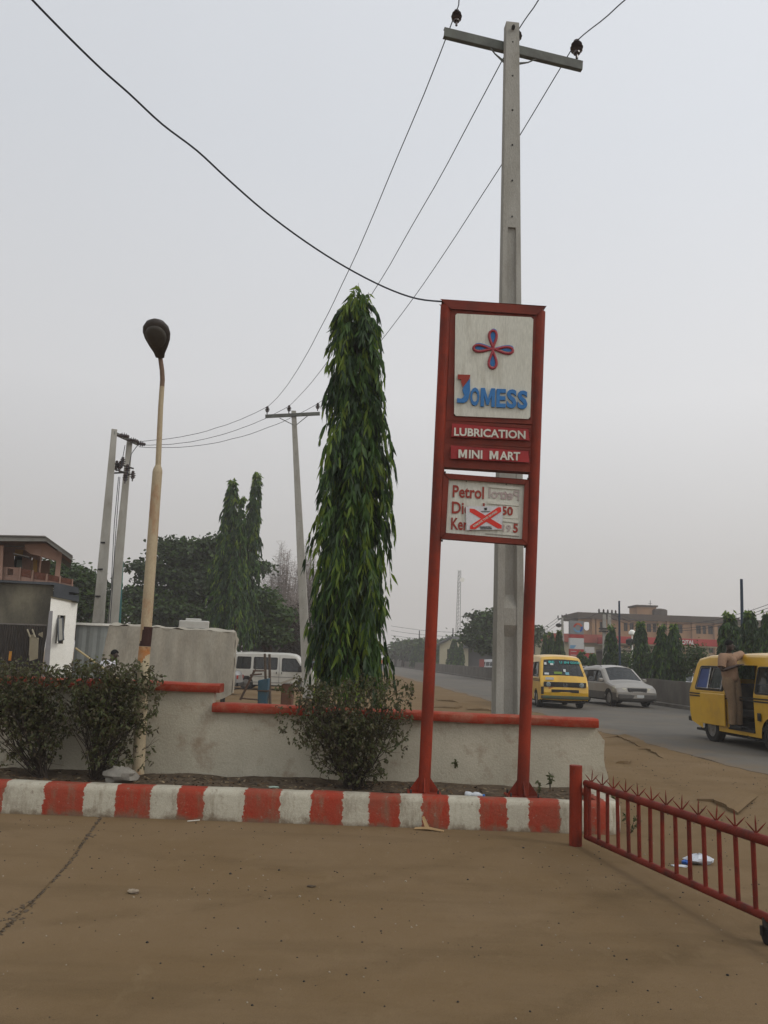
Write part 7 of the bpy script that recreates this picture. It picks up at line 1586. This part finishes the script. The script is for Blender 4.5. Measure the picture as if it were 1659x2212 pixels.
for px in (1345, 1400, 1455, 1510, 1550):
    q = MB(); x = CX_(px, 0)[0]; q.box(x - .2, x + .2, CYd + 3, CYd + 3.4, 0, zb_ - .13); build(q, 'column', m_cream2, cn)
q = MB(); q.box(CX_(1340, 0)[0], CX_(1560, 0)[0], CYd + 12, CYd + 12.3, 0, zb_ * .95); kw = build(q, 'shop_wall', mat('beige_shop', (.30, .25, .18), (.25, .21, .16), .9), cn)
for px in range(1350, 1555, 24):
    q = MB(); x = CX_(px, 0)[0]; q.box(x, x + .9, CYd + 11.9, CYd + 11.98, .4, zb_ * .75); build(q, 'shop_window', m_winglass, kw)
c2 = thing('forecourt_shop', 'dull red roofed station building left of the orange building', 'building', (CX_(1230, 0)[0], CYd + 6, 0))
Yc = CYd + 6; a, b = CX_(1140, 0, Yc)[0], CX_(1319, 0, Yc)[0]; zt = CX_(1290, 1371, Yc)[1]; zb_ = CX_(1290, 1389, Yc)[1]
q = MB(); q.box(CX_(1180, 0, Yc)[0], b, Yc, Yc + 8, zb_, zt); q.add([(CX_(1180, 0, Yc)[0], Yc, zt), (CX_(1180, 0, Yc)[0], Yc, zb_), (a, Yc, zb_), (CX_(1180, 0, Yc)[0], Yc + 8, zt), (a, Yc + 8, zb_)], [(0, 1, 2), (0, 2, 4, 3)]); build(q, 'fascia_roof', m_cdull, c2)
q = MB(); q.wall(rect(a + 1, b - .3, 0, zb_), [rect(CX_(1292, 0, Yc)[0], CX_(1301, 0, Yc)[0], .2, 2.8), rect(CX_(1145, 0, Yc)[0], CX_(1160, 0, Yc)[0], .2, 2.8), rect(CX_(1190, 0, Yc)[0], CX_(1204, 0, Yc)[0], .9, 2.6)], Yc + .6, .3); build(q, 'wall', m_cream2, c2); q = MB(); q.box(a + 1, b - .3, Yc + 2, Yc + 2.1, 0, zb_); build(q, 'interior', m_int, c2)
# arched porch
ap_ = thing('arched_porch', 'low porch with pale arches between the totem and the columnar trees', 'porch', (CX_(1340, 0)[0], CYd - 4, 0)); Yq = CYd - 4
x0, x1 = CX_(1303, 0, Yq)[0], CX_(1377, 0, Yq)[0]; ah = CX_(1340, 1408, Yq)[1]; nA = 4; hl_ = []
for k in range(nA):
    u0 = x0 + (x1 - x0) * (k + .12) / nA; u1 = x0 + (x1 - x0) * (k + .88) / nA; rr3 = (u1 - u0) / 2; hl_.append([(u0, .05), (u1, .05)] + arc((u0 + u1) / 2, ah * .45, rr3, 0, 180, 8))
q = MB(); q.wall(rect(x0, x1, 0, ah), hl_, Yq, .25); build(q, 'arcade', m_cream2, ap_); q = MB(); q.box(x0, x1, Yq + .3, Yq + 3, ah, ah + .2); q.box(x0, x1, Yq + 2.8, Yq + 3, 0, ah); build(q, 'roof', m_par, ap_)
# totem
TY_ = 74.; a, b = P(1231, 1400, TY_).x, P(1261.5, 1400, TY_).x; tt = thing('fuel_totem', 'grey, red and white fuel station totem with a round swirl emblem', 'sign', ((a + b) / 2, TY_, 0))
def tz(y): return P(1246, y, TY_).z
for y0, y1, m_, nm2 in ((1370, 1341, mat('totem_grey', (.22, .225, .22), (.2, .2, .2), .5), 'emblem_panel'), (1378, 1370.4, m_cred, 'red_band'), (1402, 1378.4, mat('totem_white', (.5, .5, .48), (.46, .46, .45), .5), 'white_panel'), (1432, 1402.4, m_cred, 'price_panel')):
    q = MB(); q.box(a, b, TY_, TY_ + .5, max(tz(y0), 0), tz(y1)); pp = build(q, nm2, m_, tt, bevel=.02)
    if nm2 == 'emblem_panel':
        for c0, c1, m2 in ((20, 110, mat('emblem_orange', (.5, .12, .05), None, .5)), (110, 170, m_cred), (-60, 20, mat('emblem_blue', (.03, .09, .35), None, .5)), (190, 300, mat('emblem_light_blue', (.15, .3, .45), None, .5))):
            q = MB(); cx3, cz3, r3 = (a + b) / 2 + .1, tz(1356), .42; o_ = arc(cx3, cz3, r3, c0, c1, 8) + arc(cx3, cz3, r3 * .62, c1, c0, 8); q.prism([(x, TY_ - .03, z) for x, z in o_], (0, .02, 0)); build(q, 'emblem_arc', m2, pp)
    if nm2 == 'price_panel':
        for k in range(3): q = MB(); q.box(a + .08, (a + b) / 2 - .05, TY_ - .02, TY_ - .004, tz(1408 + k * 8), tz(1408 + k * 8) + .05); build(q, 'price_row', mat('totem_white', (.5, .5, .48)), pp)
    if nm2 == 'white_panel': q = MB(); q.prism([(a + .02, TY_ - .02, tz(1394)), ((a + b) / 2 - .05, TY_ - .02, tz(1394)), (a + .35, TY_ - .02, tz(1401)), (a + .02, TY_ - .02, tz(1401))], (0, .015, 0)); build(q, 'blue_wedge', mat('emblem_light_blue', (.15, .3, .45)), pp)
a2 = P(1262.5, 1400, TY_ + 1).x; b2 = P(1284, 1400, TY_ + 1).x; t2 = thing('notice_board', 'low white over red notice board right of the fuel totem', 'sign', (a2, TY_ + 1, 0))
for y0, y1, m_, nm2 in ((1409, 1396, mat('totem_white', (.5, .5, .48)), 'white_panel'), (1421, 1409.4, m_cred, 'red_panel')): q = MB(); q.box(a2, b2, TY_ + 1, TY_ + 1.15, tz(y0), tz(y1)); build(q, nm2, m_, t2)
for x in (a2 + .1, b2 - .1): q = MB(); q.box(x - .05, x + .05, TY_ + 1.02, TY_ + 1.12, 0, tz(1421.4)); build(q, 'leg', m_dark, t2)
# poles on the far side
def simple_pole(name, label, px, yb_, yt, Y, r_, m, cat='pole', px2=None):
    b = P(px, yb_, Y); t = P(px2 or px, yt, Y); root = thing(name, label, cat, (b.x, Y, 0)); q = MB(); q.tube([Vector((b.x, Y, 0)), t], [r_, r_ * .7], 10); build(q, 'post', m, root, smooth=60); return root, t
m_dblu = mat('dark_blue_paint', (.02, .035, .07), (.03, .045, .06), .5, 2)
simple_pole('flag_pole', 'tall thin dark blue pole before the orange building', 1338.5, 1430, 1298, 48., .075, m_dblu, px2=1337.5)
simple_pole('flag_pole', 'very tall dark blue pole among the trees at the right edge', 1604, 1460, 1251, 36., .085, m_dblu, px2=1601.5)
simple_pole('bare_pole', 'thin dark bare pole right of the left sign post near the mast', 978.5, 1420, 1357, 140., .14, m_dark); simple_pole('bare_pole', 'thin dark bare pole above the columnar trees left of the left sign post', 906, 1420, 1362, 150., .14, m_dark)
lp2, t = simple_pole('white_lamp_pole', 'slim pale lamp pole left of the dense columnar tree', 1365.5, 1440, 1372, 56., .06, m_wr, 'street lamp')
q = MB(); q.lathe([(.05, 0), (.22, .05), (.24, .2), (.1, .35)], t, 12); build(q, 'lamp_globe', m_wr, lp2, smooth=60); q = MB(); q.lathe([(.1, 0), (.28, .1), (.28, .35), (.1, .45)], P(1360, 1384, 56.) + Vector((0, -.1, -.3)), 12); build(q, 'floodlight', m_blk, lp2, smooth=60)
YP = 84.; b = P(1218, 1440, YP); t = P(1214.5, 1334, YP); al, ar = P(1205, 1338, YP), P(1225.5, 1333, YP); mgrn = mat('greened_pole', (.10, .13, .11), (.08, .1, .09), .8)
tp_ = t_pole('power_line_pole', 'small T shaped power pole above the yellow minibus', Vector((b.x, YP, 0)), t, .3, .2, al, ar, [P(1205.5, 1336, YP), P(1214, 1334.5, YP), P(1223, 1332, YP)], 'concrete power line poles', holes=0)
q = MB(); q.lathe([(.1, 0), (.3, .1), (.3, .3), (.1, .4)], P(1207, 1355, YP), 10); build(q, 'floodlight', m_blk, tp_, smooth=60); q = MB(); q.tube([P(1208, 1352, YP), P(1216, 1351, YP)], .05, 5); build(q, 'lamp_arm', m_dark, tp_)
YP2 = 70.; t2p = thing('twin_pole', 'paired concrete poles with insulators before the orange building', 'utility pole', (P(1310, 1430, YP2).x, YP2, 0))
for px, pt in ((1307, 1305), (1318, 1316)): q = MB(); boxpole(q, Vector((P(px, 1440, YP2).x, YP2, 0)), P(pt, 1327, YP2), .38, .3, .24, .2); build(q, 'shaft', m_conc, t2p)
q = MB(); q.tube([P(1294, 1324, YP2), P(1332, 1327, YP2)], .08, 6); build(q, 'crossarm', m_steel, t2p)
for px in (1294, 1304, 1313, 1322, 1330): insulator(t2p, P(px, 1324 + (px - 1294) * .08, YP2), (0, 0, 1), 1.3)
for (px, py) in ((1303, 1358), (1303, 1364), (1320, 1357)): q = MB(); c_ = P(px, py, YP2); q.box(c_.x - .35, c_.x + .35, YP2 - .3, YP2 + .1, c_.z - .06, c_.z + .06); build(q, 'switch_arm', m_dark, t2p)
# wires of the far side
def fwire(a, b, Ya, Yb, sag, lb, r_=.022): wire(P(*a, Ya), P(*b, Yb), sag, r_, lb, 'thin wires across the road', 16)
fwire((1332, 1326), (1700, 1290), YP2, 40, 1.1, 'upper thin wire rising from the far paired poles to the right edge', .014); fwire((1322, 1326), (1700, 1296), YP2, 40, 1.3, 'middle thin wire rising from the far paired poles to the right edge', .014); fwire((1304, 1325), (1700, 1303), YP2, 40, 1.4, 'lowest thin wire rising from the far paired poles to the right edge', .014)
fwire((1294, 1323), (1223, 1330), YP2, YP, .4, 'thin wire between the far T shaped pole and the far paired poles')
for k in range(3): fwire((1205 + 9 * k, 1334), (1130, 1372 + 8 * k), YP, 130, .4, 'thin wire dropping left from the far T shaped pole, %s of three' % ['upper', 'middle', 'lower'][k], .02)
for k in range(3): fwire((845, 1352 + 10 * k), (1075, 1365 + 9 * k), 150, 130, .5, 'faint distant wire crossing behind the left sign post, %s of three' % ['upper', 'middle', 'lower'][k], .028)
# radio mast
MY2 = 260.; b = P(987.5, 1420, MY2); t = P(992.5, 1232, MY2); ma = thing('radio_mast', 'tall faint lattice radio mast in the haze right of the left sign post', 'mast', (b.x, MY2, 0)); H_ = t.z; q = MB(); nS = 26; s_ = .75
cr3 = [Vector((math.cos(R(a)), math.sin(R(a)), 0)) for a in (90, 210, 330)]
def mc(k, j): f = k / nS; return Vector((b.x + (t.x - b.x) * f, MY2, H_ * f)) + cr3[j] * s_ * (1.25 - .6 * f)
for j in range(3): q.tube([mc(k, j) for k in range(nS + 1)], .10, 4)
build(q, 'leg', m_steel, ma); q = MB()
for k in range(nS):
    for j in range(3): q.tube([mc(k, j), mc(k + 1, (j + 1) % 3)], .05, 3, caps=False)
build(q, 'lattice', m_steel, ma); q = MB(); q.lathe([(.1, 0), (.7, .2), (.75, .5)], t + Vector((.9, 0, -3)), 12, Matrix.Rotation(R(90), 3, 'X')); build(q, 'dish', m_wr, ma, smooth=50)

# ================================================================== haze
hz = MB(); hz.box(-420, 420, -70, 700, -1.2, 46)
m_hz = bpy.data.materials.new('haze'); m_hz.use_nodes = True; t = m_hz.node_tree; t.nodes.remove(t.nodes['Principled BSDF'])
v = t.nodes.new('ShaderNodeVolumePrincipled'); v.inputs['Color'].default_value = (.9, .89, .88, 1); v.inputs['Density'].default_value = .0013; v.inputs['Anisotropy'].default_value = .2
t.links.new(v.outputs[0], t.nodes['Material Output'].inputs['Volume'])
hz_o = tag(build(hz, 'haze', m_hz), kind='stuff')
SC.cycles.volume_bounces = 2
